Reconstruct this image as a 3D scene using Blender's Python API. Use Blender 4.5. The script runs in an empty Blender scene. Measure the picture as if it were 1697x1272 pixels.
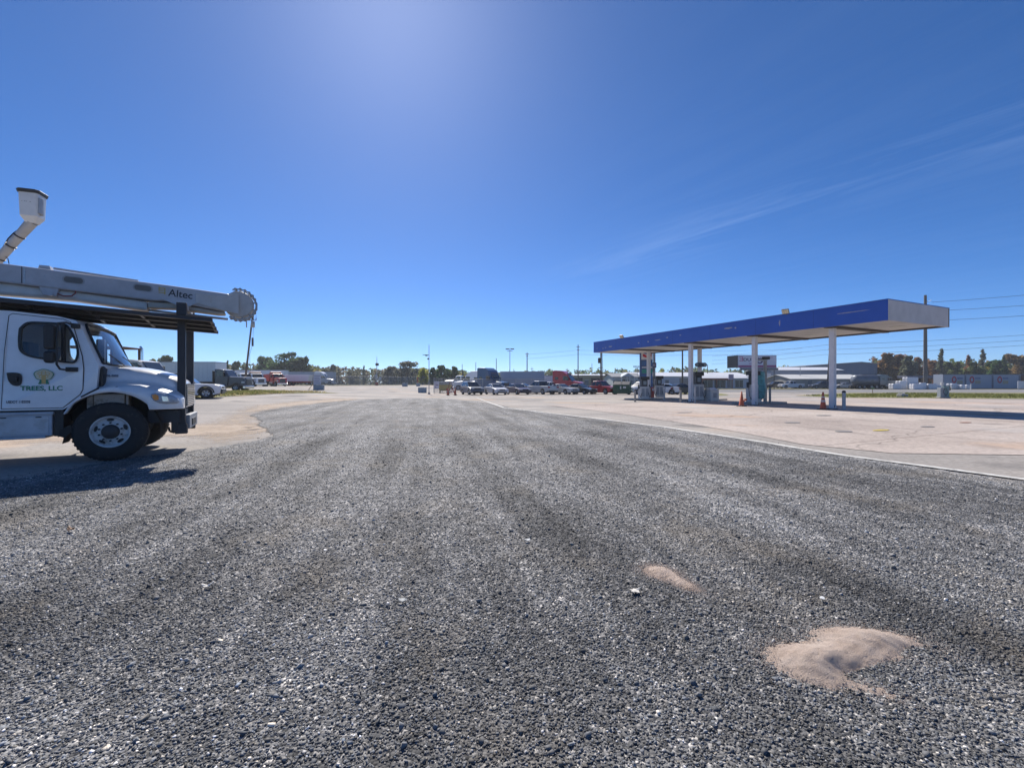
import bpy, bmesh, math, random
import numpy as np
from mathutils import Vector, Matrix
random.seed(7); RNG = np.random.default_rng(11)
S = bpy.context.scene; COL = S.collection
R = math.radians; PI = math.pi
FPX, CX, CY, EYE = 720.0, 848.5, 636.0, 1.45

# ---------------------------------------------------------------- terrain and placing
def ss(a, b, x):
    t = min(1.0, max(0.0, (x - a) / (b - a)))
    return t * t * (3 - 2 * t)
def g(x, y):
    return (0.45 * ss(60, 140, y) + 0.40 * ss(12, 42, y) * ss(6, 26, -x) + 0.30 * ss(40, 110, y) * ss(6, 26, -x))
def X(px, Y): return (px - CX) / FPX * Y
def ZP(py, Y): return EYE + (CY - py) * Y / FPX
def P(px, Y, dz=0.0):
    x = X(px, Y); return (x, Y, g(x, Y) + dz)
def depth(px, py):
    """forward distance of the ground point seen at a height in the picture"""
    lo, hi = 1.0, 900.0
    for _ in range(60):
        m = (lo + hi) / 2; x = X(px, m)
        if CY + FPX * (EYE - g(x, m)) / m > py: lo = m
        else: hi = m
    return lo
def G(px, py):
    Y = depth(px, py); return (X(px, Y), Y)

# ---------------------------------------------------------------- materials
def nd(nt, t, **kw):
    n = nt.nodes.new(t)
    for k, v in kw.items(): setattr(n, k, v)
    return n
MC = {}
def mat(name, col, rough=0.5, metal=0.0, var=0.12, scale=6.0, bump=0.0, bscale=40.0, spec=0.5, coat=0.0, dirt=None, wave=None, leaf=False):
    if name in MC: return MC[name]
    m = bpy.data.materials.new(name); m.use_nodes = True; nt = m.node_tree; lk = nt.links.new
    b = nt.nodes['Principled BSDF']
    b.inputs['Roughness'].default_value = rough; b.inputs['Metallic'].default_value = metal
    b.inputs['Specular IOR Level'].default_value = spec
    if coat: b.inputs['Coat Weight'].default_value = coat; b.inputs['Coat Roughness'].default_value = 0.04
    tc = nd(nt, 'ShaderNodeTexCoord'); n = nd(nt, 'ShaderNodeTexNoise')
    n.inputs['Scale'].default_value = scale; n.inputs['Detail'].default_value = 5
    lk(tc.outputs['Object'], n.inputs['Vector'])
    mr = nd(nt, 'ShaderNodeMapRange'); mr.inputs[1].default_value = 0.25; mr.inputs[2].default_value = 0.75
    mr.inputs[3].default_value = 1 - var; mr.inputs[4].default_value = 1 + var
    lk(n.outputs['Fac'], mr.inputs[0])
    mx = nd(nt, 'ShaderNodeMix', data_type='RGBA', blend_type='MULTIPLY'); mx.inputs[0].default_value = 1
    mx.inputs[6].default_value = (*col, 1); lk(mr.outputs[0], mx.inputs[7])
    out = mx.outputs[2]
    if dirt:
        n2 = nd(nt, 'ShaderNodeTexNoise'); n2.inputs['Scale'].default_value = dirt[2]; n2.inputs['Detail'].default_value = 8
        n2.inputs['Roughness'].default_value = 0.65
        lk(tc.outputs['Object'], n2.inputs['Vector'])
        r2 = nd(nt, 'ShaderNodeMapRange'); r2.inputs[1].default_value = dirt[1]; r2.inputs[2].default_value = dirt[1] + 0.12
        r2.inputs[4].default_value = dirt[3] if len(dirt) > 3 else 0.8
        lk(n2.outputs['Fac'], r2.inputs[0])
        m2 = nd(nt, 'ShaderNodeMix', data_type='RGBA'); m2.inputs[7].default_value = (*dirt[0], 1)
        lk(r2.outputs[0], m2.inputs[0]); lk(out, m2.inputs[6]); out = m2.outputs[2]
    if leaf:
        gm = nd(nt, 'ShaderNodeNewGeometry'); r3 = nd(nt, 'ShaderNodeMapRange')
        r3.inputs[3].default_value = 0.45; r3.inputs[4].default_value = 1.7
        lk(gm.outputs['Random Per Island'], r3.inputs[0])
        m3 = nd(nt, 'ShaderNodeMix', data_type='RGBA', blend_type='MULTIPLY'); m3.inputs[0].default_value = 1
        lk(out, m3.inputs[6]); lk(r3.outputs[0], m3.inputs[7]); out = m3.outputs[2]
        oi = nd(nt, 'ShaderNodeObjectInfo'); hs = nd(nt, 'ShaderNodeHueSaturation')
        r4 = nd(nt, 'ShaderNodeMapRange'); r4.inputs[3].default_value = 0.475; r4.inputs[4].default_value = 0.53
        lk(oi.outputs['Random'], r4.inputs[0]); lk(r4.outputs[0], hs.inputs['Hue'])
        lk(out, hs.inputs['Color']); out = hs.outputs[0]
    lk(out, b.inputs['Base Color'])
    if leaf:
        tr = nd(nt, 'ShaderNodeBsdfTranslucent'); lk(out, tr.inputs['Color'])
        ms = nd(nt, 'ShaderNodeMixShader'); ms.inputs[0].default_value = 0.5
        lk(b.outputs[0], ms.inputs[1]); lk(tr.outputs[0], ms.inputs[2])
        lk(ms.outputs[0], nt.nodes['Material Output'].inputs[0])
    h = None
    if wave:
        w = nd(nt, 'ShaderNodeTexWave', bands_direction=wave[0], wave_profile='SIN'); w.inputs['Scale'].default_value = wave[1]
        lk(tc.outputs['Object'], w.inputs['Vector'])
        bp = nd(nt, 'ShaderNodeBump'); bp.inputs['Strength'].default_value = wave[2]; bp.inputs['Distance'].default_value = 0.03
        lk(w.outputs['Fac'], bp.inputs['Height']); lk(bp.outputs[0], b.inputs['Normal'])
    elif bump:
        n3 = nd(nt, 'ShaderNodeTexNoise'); n3.inputs['Scale'].default_value = bscale; n3.inputs['Detail'].default_value = 6
        lk(tc.outputs['Object'], n3.inputs['Vector'])
        bp = nd(nt, 'ShaderNodeBump'); bp.inputs['Strength'].default_value = bump; bp.inputs['Distance'].default_value = 0.02
        lk(n3.outputs['Fac'], bp.inputs['Height']); lk(bp.outputs[0], b.inputs['Normal'])
    MC[name] = m; return m
def paint(name, col, **k):
    k.setdefault('dirt', (tuple(0.35 + 0.3 * c for c in (0.42, 0.36, 0.28)), 0.66, 3.0, 0.35))
    return mat(name, col, rough=0.32, coat=0.5, var=0.06, **k)
def glass_mat(name, tint, fac=0.55):
    if name in MC: return MC[name]
    m = bpy.data.materials.new(name); m.use_nodes = True; nt = m.node_tree; lk = nt.links.new
    nt.nodes.remove(nt.nodes['Principled BSDF'])
    tr = nd(nt, 'ShaderNodeBsdfTransparent'); tr.inputs[0].default_value = (*tint, 1)
    gl = nd(nt, 'ShaderNodeBsdfGlossy'); gl.inputs['Roughness'].default_value = 0.03; gl.inputs[0].default_value = (0.9, 0.95, 1, 1)
    lw = nd(nt, 'ShaderNodeFresnel'); lw.inputs['IOR'].default_value = 1.5
    n = nd(nt, 'ShaderNodeTexNoise'); n.inputs['Scale'].default_value = 3; mm = nd(nt, 'ShaderNodeMath', operation='MULTIPLY_ADD')
    lk(n.outputs['Fac'], mm.inputs[0]); mm.inputs[1].default_value = 0.05; mm.inputs[2].default_value = 1.46; lk(mm.outputs[0], lw.inputs['IOR'])
    ms = nd(nt, 'ShaderNodeMixShader'); lk(lw.outputs[0], ms.inputs[0]); lk(tr.outputs[0], ms.inputs[1]); lk(gl.outputs[0], ms.inputs[2])
    lk(ms.outputs[0], nt.nodes['Material Output'].inputs[0]); MC[name] = m; return m

WHITE = paint('white_paint', (0.79, 0.80, 0.82)); OFFWHITE = paint('offwhite_paint', (0.62, 0.62, 0.6))
BLACKP = mat('black_plastic', (0.018, 0.019, 0.021), 0.5, bump=0.1); RUBBER = mat('tyre_rubber', (0.022, 0.022, 0.023), 0.8, bump=0.3, bscale=60, dirt=((0.12, 0.105, 0.085), 0.58, 9.0, 0.5))
STEEL = mat('steel', (0.42, 0.43, 0.44), 0.35, 0.85); CHROME = mat('chrome', (0.75, 0.76, 0.78), 0.12, 1.0, var=0.03)
DARKMETAL = mat('dark_metal', (0.045, 0.045, 0.05), 0.55, 0.3, dirt=((0.10, 0.06, 0.035), 0.62, 5.0, 0.5), bump=0.1)
CARGLASS = mat('dark_car_glass', (0.015, 0.02, 0.026), 0.06, var=0.3, scale=2.0, spec=0.8)
LAMP = mat('headlight_lens', (0.55, 0.57, 0.6), 0.1, var=0.2, scale=20, spec=0.8); AMBER = mat('amber_lens', (0.75, 0.26, 0.03), 0.2)
REDLENS = mat('red_lens', (0.35, 0.01, 0.012), 0.2); GLASS = glass_mat('cab_glass', (0.84, 0.90, 0.93))
CONC = mat('concrete_grey', (0.36, 0.35, 0.33), 0.9, var=0.25, bump=0.4, dirt=((0.2, 0.18, 0.15), 0.6, 4.0, 0.6))
WOODPOLE = mat('pole_wood', (0.115, 0.085, 0.065), 0.85, var=0.3, scale=9, bump=0.4); WOOD = mat('raw_timber', (0.35, 0.23, 0.12), 0.8, var=0.2)
GALV = mat('galvanised', (0.38, 0.39, 0.40), 0.5, 0.5, var=0.15)
WIRE = mat('cable_black', (0.03, 0.03, 0.033), 0.6)

# ---------------------------------------------------------------- mesh helper
class MB:
    def __init__(s): s.v = []; s.f = []; s.m = []; s.sm = []
    def add(s, vs, fs, mi=0, smooth=False):
        o = len(s.v); s.v += [tuple(v) for v in vs]
        for f in fs: s.f.append([o + i for i in f]); s.m.append(mi); s.sm.append(smooth)
        return s
    def box(s, x0, x1, y0, y1, z0, z1, mi=0, M=None):
        vs = [Vector((x, y, z)) for z in (z0, z1) for y in (y0, y1) for x in (x0, x1)]
        if M is not None: vs = [M @ v for v in vs]
        return s.add(vs, [(0, 2, 3, 1), (4, 5, 7, 6), (0, 1, 5, 4), (2, 6, 7, 3), (0, 4, 6, 2), (1, 3, 7, 5)], mi)
    def tube(s, p0, p1, r0, r1=None, n=10, mi=0, caps=True, smooth=True):
        r1 = r0 if r1 is None else r1; p0 = Vector(p0); p1 = Vector(p1); d = (p1 - p0).normalized()
        a = d.orthogonal().normalized(); b = d.cross(a); vs = []
        for p, r in ((p0, r0), (p1, r1)):
            for i in range(n):
                t = 2 * PI * i / n; vs.append(p + a * (r * math.cos(t)) + b * (r * math.sin(t)))
        s.add(vs, [(i, (i + 1) % n, n + (i + 1) % n, n + i) for i in range(n)], mi, smooth)
        if caps: s.add(vs, [tuple(range(n))[::-1], tuple(range(n, 2 * n))], mi)
        return s
    def path(s, pts, r, n=6, mi=0):
        for a, b in zip(pts, pts[1:]): s.tube(a, b, r, n=n, mi=mi)
        return s
    def lathe(s, prof, org=(0, 0, 0), ax='Y', n=24, mi=0, smooth=True, ang=0.0):
        ox, oy, oz = org; vs = []; k = len(prof)
        for i in range(n):
            t = 2 * PI * i / n + ang; c, q = math.cos(t), math.sin(t)
            for r, h in prof:
                vs.append((ox + r * c, oy + h, oz + r * q) if ax == 'Y' else ((ox + h, oy + r * c, oz + r * q) if ax == 'X' else (ox + r * c, oy + r * q, oz + h)))
        fs = []
        for i in range(n):
            j = (i + 1) % n
            for q in range(k - 1): fs.append((i * k + q, i * k + q + 1, j * k + q + 1, j * k + q))
        return s.add(vs, fs, mi, smooth)
    def prism(s, poly, w0, w1, fn, mi=0, caps=True):
        n = len(poly); vs = [fn(a, b, w0) for a, b in poly] + [fn(a, b, w1) for a, b in poly]
        fs = [(i, (i + 1) % n, n + (i + 1) % n, n + i) for i in range(n)]
        if caps: fs += [tuple(range(n))[::-1], tuple(range(n, 2 * n))]
        return s.add(vs, fs, mi)
    def loft(s, rings, closed=True, caps=True, mi=0, smooth=False):
        n = len(rings[0]); vs = [v for r in rings for v in r]; fs = []
        for k in range(len(rings) - 1):
            for i in range(n if closed else n - 1):
                j = (i + 1) % n; fs.append((k * n + i, k * n + j, (k + 1) * n + j, (k + 1) * n + i))
        s.add(vs, fs, mi, smooth)
        if caps: s.add([v for r in (rings[0], rings[-1]) for v in r], [tuple(range(n))[::-1], tuple(range(n, 2 * n))], mi)
        return s
    def mesh(s, name, mats):
        me = bpy.data.meshes.new(name); me.from_pydata(s.v, [], s.f)
        for m in (mats if isinstance(mats, (list, tuple)) else [mats]): me.materials.append(m)
        me.polygons.foreach_set('material_index', s.m); me.polygons.foreach_set('use_smooth', s.sm)
        bm = bmesh.new(); bm.from_mesh(me); bmesh.ops.recalc_face_normals(bm, faces=bm.faces); bm.to_mesh(me); bm.free()
        return me
    def build(s, name, mats, parent=None, bevel=0.0, seg=2, smooth_all=False):
        o = bpy.data.objects.new(name, s.mesh(name, mats)); COL.objects.link(o)
        if parent is not None: o.parent = parent
        if bevel:
            b = o.modifiers.new('bevel', 'BEVEL'); b.width = bevel; b.segments = seg; b.limit_method = 'ANGLE'; b.angle_limit = R(35)
        return o
XZ = lambda a, b, w: (a, w, b)      # profile in x,z extruded along y
XY = lambda a, b, w: (a, b, w)
YZ = lambda a, b, w: (w, a, b)

def tag(o, label=None, cat=None, group=None, kind=None):
    if label: o['label'] = label
    if cat: o['category'] = cat
    if group: o['group'] = group
    if kind: o['kind'] = kind
    return o
def thing(name, label, cat, loc=(0, 0, 0), rz=0.0, group=None, scale=1.0):
    o = bpy.data.objects.new(name, None); COL.objects.link(o); o.empty_display_size = 0.3
    o.location = loc; o.rotation_euler = (0, 0, rz); o.scale = (scale,) * 3
    return tag(o, label, cat, group)
def dup(root, loc, rz, label, scale=None):
    r = root.copy(); COL.objects.link(r); r.location = loc; r.rotation_euler = (0, 0, rz); r['label'] = label
    if scale is not None: r.scale = scale if isinstance(scale, tuple) else (scale,) * 3
    for ch in list(root.children):
        c = ch.copy(); COL.objects.link(c); c.parent = r
        for q in list(ch.children):
            d = q.copy(); COL.objects.link(d); d.parent = c
    return r
def text(body, size, name, parent, M, material, extrude=0.002, bold=0.0, align='LEFT', sx=1.0):
    cu = bpy.data.curves.new(name, 'FONT'); cu.body = body; cu.size = size; cu.extrude = extrude; cu.offset = bold; cu.align_x = align
    o = bpy.data.objects.new(name, cu); COL.objects.link(o)
    dg = bpy.context.evaluated_depsgraph_get(); dg.update()
    me = bpy.data.meshes.new_from_object(o.evaluated_get(dg)); bpy.data.objects.remove(o)
    me.transform(M @ Matrix.Diagonal((sx, 1, 1, 1))); me.materials.clear(); me.materials.append(material)
    q = bpy.data.objects.new(name, me); COL.objects.link(q); q.parent = parent; return q
def boolean(mb, cutters, solver='EXACT'):
    o = bpy.data.objects.new('work', mb.mesh('work', WHITE)); COL.objects.link(o); cs = []
    for c in cutters:
        q = bpy.data.objects.new('cut', c.mesh('cut', WHITE)); COL.objects.link(q); cs.append(q)
        md = o.modifiers.new('b', 'BOOLEAN'); md.object = q; md.operation = 'DIFFERENCE'; md.solver = solver
    dg = bpy.context.evaluated_depsgraph_get(); dg.update()
    me = bpy.data.meshes.new_from_object(o.evaluated_get(dg))
    for q in cs + [o]: bpy.data.objects.remove(q)
    return me
def meshobj(name, me, mats, parent=None, bevel=0.0):
    me.materials.clear()
    for m in (mats if isinstance(mats, (list, tuple)) else [mats]): me.materials.append(m)
    me.polygons.foreach_set('material_index', [0] * len(me.polygons))
    o = bpy.data.objects.new(name, me); COL.objects.link(o); o.parent = parent
    if bevel:
        b = o.modifiers.new('bevel', 'BEVEL'); b.width = bevel; b.segments = 2; b.limit_method = 'ANGLE'; b.angle_limit = R(40)
    return o

# ---------------------------------------------------------------- camera, light, sky
cam = bpy.data.cameras.new('camera'); co = bpy.data.objects.new('camera', cam); COL.objects.link(co)
co.location = (0, 0, EYE); co.rotation_euler = (R(90), 0, 0); cam.sensor_width = 36; cam.lens = 36 * FPX / 1697
cam.clip_end = 9000; cam.clip_start = 0.05; S.camera = co
SUN_EL, SUN_AZ = 43.0, -16.0          # degrees; azimuth from straight ahead, negative to the left
sl = bpy.data.lights.new('sun', 'SUN'); sl.energy = 4.2; sl.angle = R(0.5); sl.color = (1.0, 0.94, 0.86)
so = bpy.data.objects.new('sun', sl); COL.objects.link(so)
sd = Vector((math.sin(R(SUN_AZ)) * math.cos(R(SUN_EL)), math.cos(R(SUN_AZ)) * math.cos(R(SUN_EL)), math.sin(R(SUN_EL))))
so.rotation_euler = sd.to_track_quat('Z', 'Y').to_euler(); so.location = (-20, 60, 60)
W = bpy.data.worlds.new('World'); S.world = W; W.use_nodes = True; nt = W.node_tree; lk = nt.links.new
bg = nt.nodes['Background']; sk = nd(nt, 'ShaderNodeTexSky', sky_type='NISHITA'); sk.sun_disc = False
sk.sun_elevation = R(SUN_EL); sk.sun_rotation = R(SUN_AZ); sk.air_density = 0.6; sk.dust_density = 0.2; sk.ozone_density = 9.0; sk.altitude = 0
tc = nd(nt, 'ShaderNodeTexCoord'); sx = nd(nt, 'ShaderNodeSeparateXYZ'); lk(tc.outputs['Generated'], sx.inputs[0])
# thin cirrus drawn out in streaks on a plane far overhead
ad = nd(nt, 'ShaderNodeMath', operation='MAXIMUM'); lk(sx.outputs['Z'], ad.inputs[0]); ad.inputs[1].default_value = 0.06
dx = nd(nt, 'ShaderNodeMath', operation='DIVIDE'); lk(sx.outputs['X'], dx.inputs[0]); lk(ad.outputs[0], dx.inputs[1])
dy = nd(nt, 'ShaderNodeMath', operation='DIVIDE'); lk(sx.outputs['Y'], dy.inputs[0]); lk(ad.outputs[0], dy.inputs[1])
cb = nd(nt, 'ShaderNodeCombineXYZ'); lk(dx.outputs[0], cb.inputs[0]); lk(dy.outputs[0], cb.inputs[1])
mp = nd(nt, 'ShaderNodeMapping'); mp.inputs['Rotation'].default_value = (0, 0, R(-33)); m2 = nd(nt, 'ShaderNodeMapping'); m2.inputs['Scale'].default_value = (4.5, 0.7, 1)
lk(cb.outputs[0], mp.inputs[0]); lk(mp.outputs[0], m2.inputs[0])
cn = nd(nt, 'ShaderNodeTexNoise'); cn.inputs['Scale'].default_value = 0.9; cn.inputs['Detail'].default_value = 9; cn.inputs['Roughness'].default_value = 0.68; cn.inputs['Distortion'].default_value = 0.9
lk(m2.outputs[0], cn.inputs['Vector'])
sr = nd(nt, 'ShaderNodeSeparateXYZ'); lk(mp.outputs[0], sr.inputs[0])
b0_ = nd(nt, 'ShaderNodeMath', operation='SUBTRACT'); lk(sr.outputs['X'], b0_.inputs[0]); b0_.inputs[1].default_value = 2.58
b1_ = nd(nt, 'ShaderNodeMath', operation='ABSOLUTE'); lk(b0_.outputs[0], b1_.inputs[0])
bd = nd(nt, 'ShaderNodeMapRange', interpolation_type='SMOOTHSTEP'); bd.inputs[1].default_value = 0.5; bd.inputs[2].default_value = 0.0; bd.inputs[3].default_value = 0.3; bd.inputs[4].default_value = 1.6; lk(b1_.outputs[0], bd.inputs[0])
cr = nd(nt, 'ShaderNodeMapRange'); cr.inputs[1].default_value = 0.42; cr.inputs[2].default_value = 0.85; cr.inputs[4].default_value = 0.12
lk(cn.outputs['Fac'], cr.inputs[0])
cs_ = nd(nt, 'ShaderNodeMapRange'); cs_.inputs[1].default_value = 0.0; cs_.inputs[2].default_value = 0.9
lk(dx.outputs[0], cs_.inputs[0])
c0 = nd(nt, 'ShaderNodeMath', operation='MULTIPLY'); lk(cr.outputs[0], c0.inputs[0]); lk(cs_.outputs[0], c0.inputs[1])
cm = nd(nt, 'ShaderNodeMath', operation='MULTIPLY'); lk(c0.outputs[0], cm.inputs[0]); lk(bd.outputs[0], cm.inputs[1])
hs = nd(nt, 'ShaderNodeHueSaturation'); hs.inputs['Saturation'].default_value = 1.13; hs.inputs['Hue'].default_value = 0.502; lk(sk.outputs[0], hs.inputs['Color'])
mx = nd(nt, 'ShaderNodeMix', data_type='RGBA'); lk(cm.outputs[0], mx.inputs[0]); lk(hs.outputs[0], mx.inputs[6]); mx.inputs[7].default_value = (4.6, 6.2, 9.0, 1)
lk(mx.outputs[2], bg.inputs[0]); bg.inputs[1].default_value = 0.088
S.view_settings.view_transform = 'Standard'; S.view_settings.look = 'None'; S.view_settings.exposure = 0.6; S.view_settings.gamma = 1.0
S.render.engine = 'CYCLES'; S.cycles.max_bounces = 8; S.cycles.transparent_max_bounces = 16
S.cycles.use_denoising = True
# ---------------------------------------------------------------- ground sheets
def edges_axis(lim0, lim1, step, far):
    a = list(np.arange(lim0, lim1 + 0.01, step)); s = step
    lo, hi = a[0], a[-1]; L, H = [], []
    while hi < far: s *= 1.35; hi += s; H.append(hi)
    s = step
    while lo > -far: s *= 1.35; lo -= s; L.append(lo)
    return L[::-1] + a + H
GX = edges_axis(-150, 150, 2.0, 6000); GY = edges_axis(-30, 170, 2.0, 6000)
def big_ground(material):
    nx, ny = len(GX), len(GY); vs = [(x, y, g(x, y)) for y in GY for x in GX]
    fs = [(j * nx + i, j * nx + i + 1, (j + 1) * nx + i + 1, (j + 1) * nx + i) for j in range(ny - 1) for i in range(nx - 1)]
    m = MB().add(vs, fs, 0, True); o = m.build('ground', material); tag(o, kind='structure'); return o
def wob(poly, seg, amp, seed):
    """subdivide an outline and make it ragged"""
    r = random.Random(seed); out = []
    n = len(poly)
    for i in range(n):
        a, b = poly[i], poly[(i + 1) % n]; d = math.hypot(b[0] - a[0], b[1] - a[1]); k = max(1, int(d / seg))
        nx, ny = -(b[1] - a[1]) / (d + 1e-9), (b[0] - a[0]) / (d + 1e-9); off = 0
        for q in range(k):
            t = q / k; w = math.sin(PI * min(1, t * 4, (1 - t) * 4 + 0.25) / 2); off = off * 0.6 + r.uniform(-amp, amp)
            out.append((a[0] + (b[0] - a[0]) * t + nx * off * w, a[1] + (b[1] - a[1]) * t + ny * off * w))
    return out
def sheet(name, poly, dz, material, cell=2.0, kind='structure', fine=False, fade=0.0):
    bm = bmesh.new(); vs = [bm.verts.new((x, y, 0)) for x, y in poly]; bm.faces.new(vs)
    bmesh.ops.triangulate(bm, faces=bm.faces[:])
    xs = [p[0] for p in poly]; ys = [p[1] for p in poly]
    def cut(axis, vals):
        for v in vals:
            co_ = (v, 0, 0) if axis == 0 else (0, v, 0); no = (1, 0, 0) if axis == 0 else (0, 1, 0)
            bmesh.ops.bisect_plane(bm, geom=bm.verts[:] + bm.edges[:] + bm.faces[:], plane_co=co_, plane_no=no, dist=1e-5)
    cut(0, [v for v in GX if min(xs) < v < max(xs)]); cut(1, [v for v in GY if min(ys) < v < max(ys)])
    if fine:
        cut(0, list(np.arange(-16, 16, 0.5))); cut(1, list(np.arange(2, 34, 0.5)))
    for v in bm.verts: v.co.z = g(v.co.x, v.co.y) + dz
    bmesh.ops.recalc_face_normals(bm, faces=bm.faces)
    for f in bm.faces:
        if f.normal.z < 0: f.normal_flip()
        f.smooth = True
    me = bpy.data.meshes.new(name); bm.to_mesh(me); bm.free(); me.materials.append(material)
    if fade:
        pts = np.array([v.co[:2] for v in me.vertices]); d = np.full(len(pts), 9.0); A = np.array(poly); B = np.roll(A, -1, axis=0)
        for a, b in zip(A, B):
            ab = b - a; t = np.clip(((pts - a) @ ab) / (ab @ ab + 1e-12), 0, 1); d = np.minimum(d, np.linalg.norm(pts - a - t[:, None] * ab, axis=1))
        at = me.attributes.new('edge', 'FLOAT', 'POINT'); at.data.foreach_set('value', np.clip(d / fade, 0, 1).astype(np.float32))
    o = bpy.data.objects.new(name, me); COL.objects.link(o); tag(o, kind=kind); return o

def ground_mat(name, cols, nscale, fine, bump, stretch=None, cracks=False, spots=None, fade=False):
    m = bpy.data.materials.new(name); m.use_nodes = True; nt = m.node_tree; lk = nt.links.new; b = nt.nodes['Principled BSDF']
    b.inputs['Roughness'].default_value = 0.92; b.inputs['Specular IOR Level'].default_value = 0.25
    tc = nd(nt, 'ShaderNodeTexCoord'); vec = tc.outputs['Object']
    mp0 = nd(nt, 'ShaderNodeMapping'); lk(vec, mp0.inputs[0]); mp = nd(nt, 'ShaderNodeMapping'); lk(mp0.outputs[0], mp.inputs[0])
    if stretch: mp0.inputs['Rotation'].default_value = (0, 0, stretch[0]); mp.inputs['Scale'].default_value = (stretch[1], stretch[2], 1)
    n = nd(nt, 'ShaderNodeTexNoise'); n.inputs['Scale'].default_value = nscale; n.inputs['Detail'].default_value = 7; n.inputs['Roughness'].default_value = 0.6
    lk(mp.outputs[0], n.inputs['Vector'])
    rp = nd(nt, 'ShaderNodeValToRGB'); e = rp.color_ramp.elements
    while len(e) < len(cols): e.new(0.5)
    for i, c in enumerate(cols): e[i].position = 0.3 + 0.4 * i / (len(cols) - 1); e[i].color = (*c, 1)
    lk(n.outputs['Fac'], rp.inputs[0]); out = rp.outputs[0]
    f = nd(nt, 'ShaderNodeTexNoise'); f.inputs['Scale'].default_value = fine; f.inputs['Detail'].default_value = 6; f.inputs['Roughness'].default_value = 0.7; lk(vec, f.inputs['Vector'])
    mr = nd(nt, 'ShaderNodeMapRange'); mr.inputs[1].default_value = 0.3; mr.inputs[2].default_value = 0.7; mr.inputs[3].default_value = 0.72; mr.inputs[4].default_value = 1.28
    lk(f.outputs['Fac'], mr.inputs[0])
    mx = nd(nt, 'ShaderNodeMix', data_type='RGBA', blend_type='MULTIPLY'); mx.inputs[0].default_value = 1; lk(out, mx.inputs[6]); lk(mr.outputs[0], mx.inputs[7]); out = mx.outputs[2]
    if spots:
        for (col, sc, th, op) in spots:
            q = nd(nt, 'ShaderNodeTexNoise'); q.inputs['Scale'].default_value = sc; q.inputs['Detail'].default_value = 5; lk(vec, q.inputs['Vector'])
            r = nd(nt, 'ShaderNodeMapRange'); r.inputs[1].default_value = th; r.inputs[2].default_value = th + 0.07; r.inputs[4].default_value = op; lk(q.outputs['Fac'], r.inputs[0])
            m2 = nd(nt, 'ShaderNodeMix', data_type='RGBA'); m2.inputs[7].default_value = (*col, 1); lk(r.outputs[0], m2.inputs[0]); lk(out, m2.inputs[6]); out = m2.outputs[2]
    if cracks:
        v = nd(nt, 'ShaderNodeTexVoronoi', feature='DISTANCE_TO_EDGE'); v.inputs['Scale'].default_value = 0.13
        nz = nd(nt, 'ShaderNodeTexNoise'); nz.inputs['Scale'].default_value = 0.8; nz.inputs['Detail'].default_value = 5; lk(vec, nz.inputs['Vector'])
        am = nd(nt, 'ShaderNodeVectorMath', operation='MULTIPLY_ADD'); lk(nz.outputs['Color'], am.inputs[0]); am.inputs[1].default_value = (1.2, 1.2, 0); lk(vec, am.inputs[2])
        lk(am.outputs[0], v.inputs['Vector'])
        r = nd(nt, 'ShaderNodeMapRange'); r.inputs[1].default_value = 0.0; r.inputs[2].default_value = 0.006; r.inputs[3].default_value = 0.55; r.inputs[4].default_value = 0; lk(v.outputs['Distance'], r.inputs[0])
        m2 = nd(nt, 'ShaderNodeMix', data_type='RGBA'); m2.inputs[7].default_value = (0.08, 0.07, 0.06, 1); lk(r.outputs[0], m2.inputs[0]); lk(out, m2.inputs[6]); out = m2.outputs[2]
        jm = nd(nt, 'ShaderNodeMapping'); jm.inputs['Rotation'].default_value = (0, 0, -0.4339); lk(vec, jm.inputs[0]); br = nd(nt, 'ShaderNodeTexBrick', offset=0.0); br.inputs['Scale'].default_value = 1.0
        br.inputs['Brick Width'].default_value = 5.2; br.inputs['Row Height'].default_value = 6.1; br.inputs['Mortar Size'].default_value = 0.018; br.inputs['Color1'].default_value = (1, 1, 1, 1); br.inputs['Color2'].default_value = (0.88, 0.885, 0.9, 1); br.inputs['Mortar'].default_value = (0.42, 0.4, 0.38, 1); lk(jm.outputs[0], br.inputs['Vector'])
        m3 = nd(nt, 'ShaderNodeMix', data_type='RGBA', blend_type='MULTIPLY'); m3.inputs[0].default_value = 1; lk(out, m3.inputs[6]); lk(br.outputs['Color'], m3.inputs[7]); out = m3.outputs[2]
    lk(out, b.inputs['Base Color'])
    bp = nd(nt, 'ShaderNodeBump'); bp.inputs['Strength'].default_value = bump; bp.inputs['Distance'].default_value = 0.02; lk(f.outputs['Fac'], bp.inputs['Height']); lk(bp.outputs[0], b.inputs['Normal'])
    if fade:
        ea = nd(nt, 'ShaderNodeAttribute', attribute_name='edge'); en = nd(nt, 'ShaderNodeTexNoise'); en.inputs['Scale'].default_value = 3.5; en.inputs['Detail'].default_value = 9; en.inputs['Roughness'].default_value = 0.7; lk(vec, en.inputs['Vector'])
        ee = nd(nt, 'ShaderNodeMath', operation='MULTIPLY_ADD'); lk(ea.outputs['Fac'], ee.inputs[0]); ee.inputs[1].default_value = 0.5; lk(en.outputs['Fac'], ee.inputs[2])
        eg = nd(nt, 'ShaderNodeMapRange'); eg.inputs[1].default_value = 0.62; eg.inputs[2].default_value = 0.95; eg.inputs[4].default_value = 0.85; lk(ee.outputs[0], eg.inputs[0]); lk(eg.outputs[0], b.inputs['Alpha'])
    return m
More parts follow.
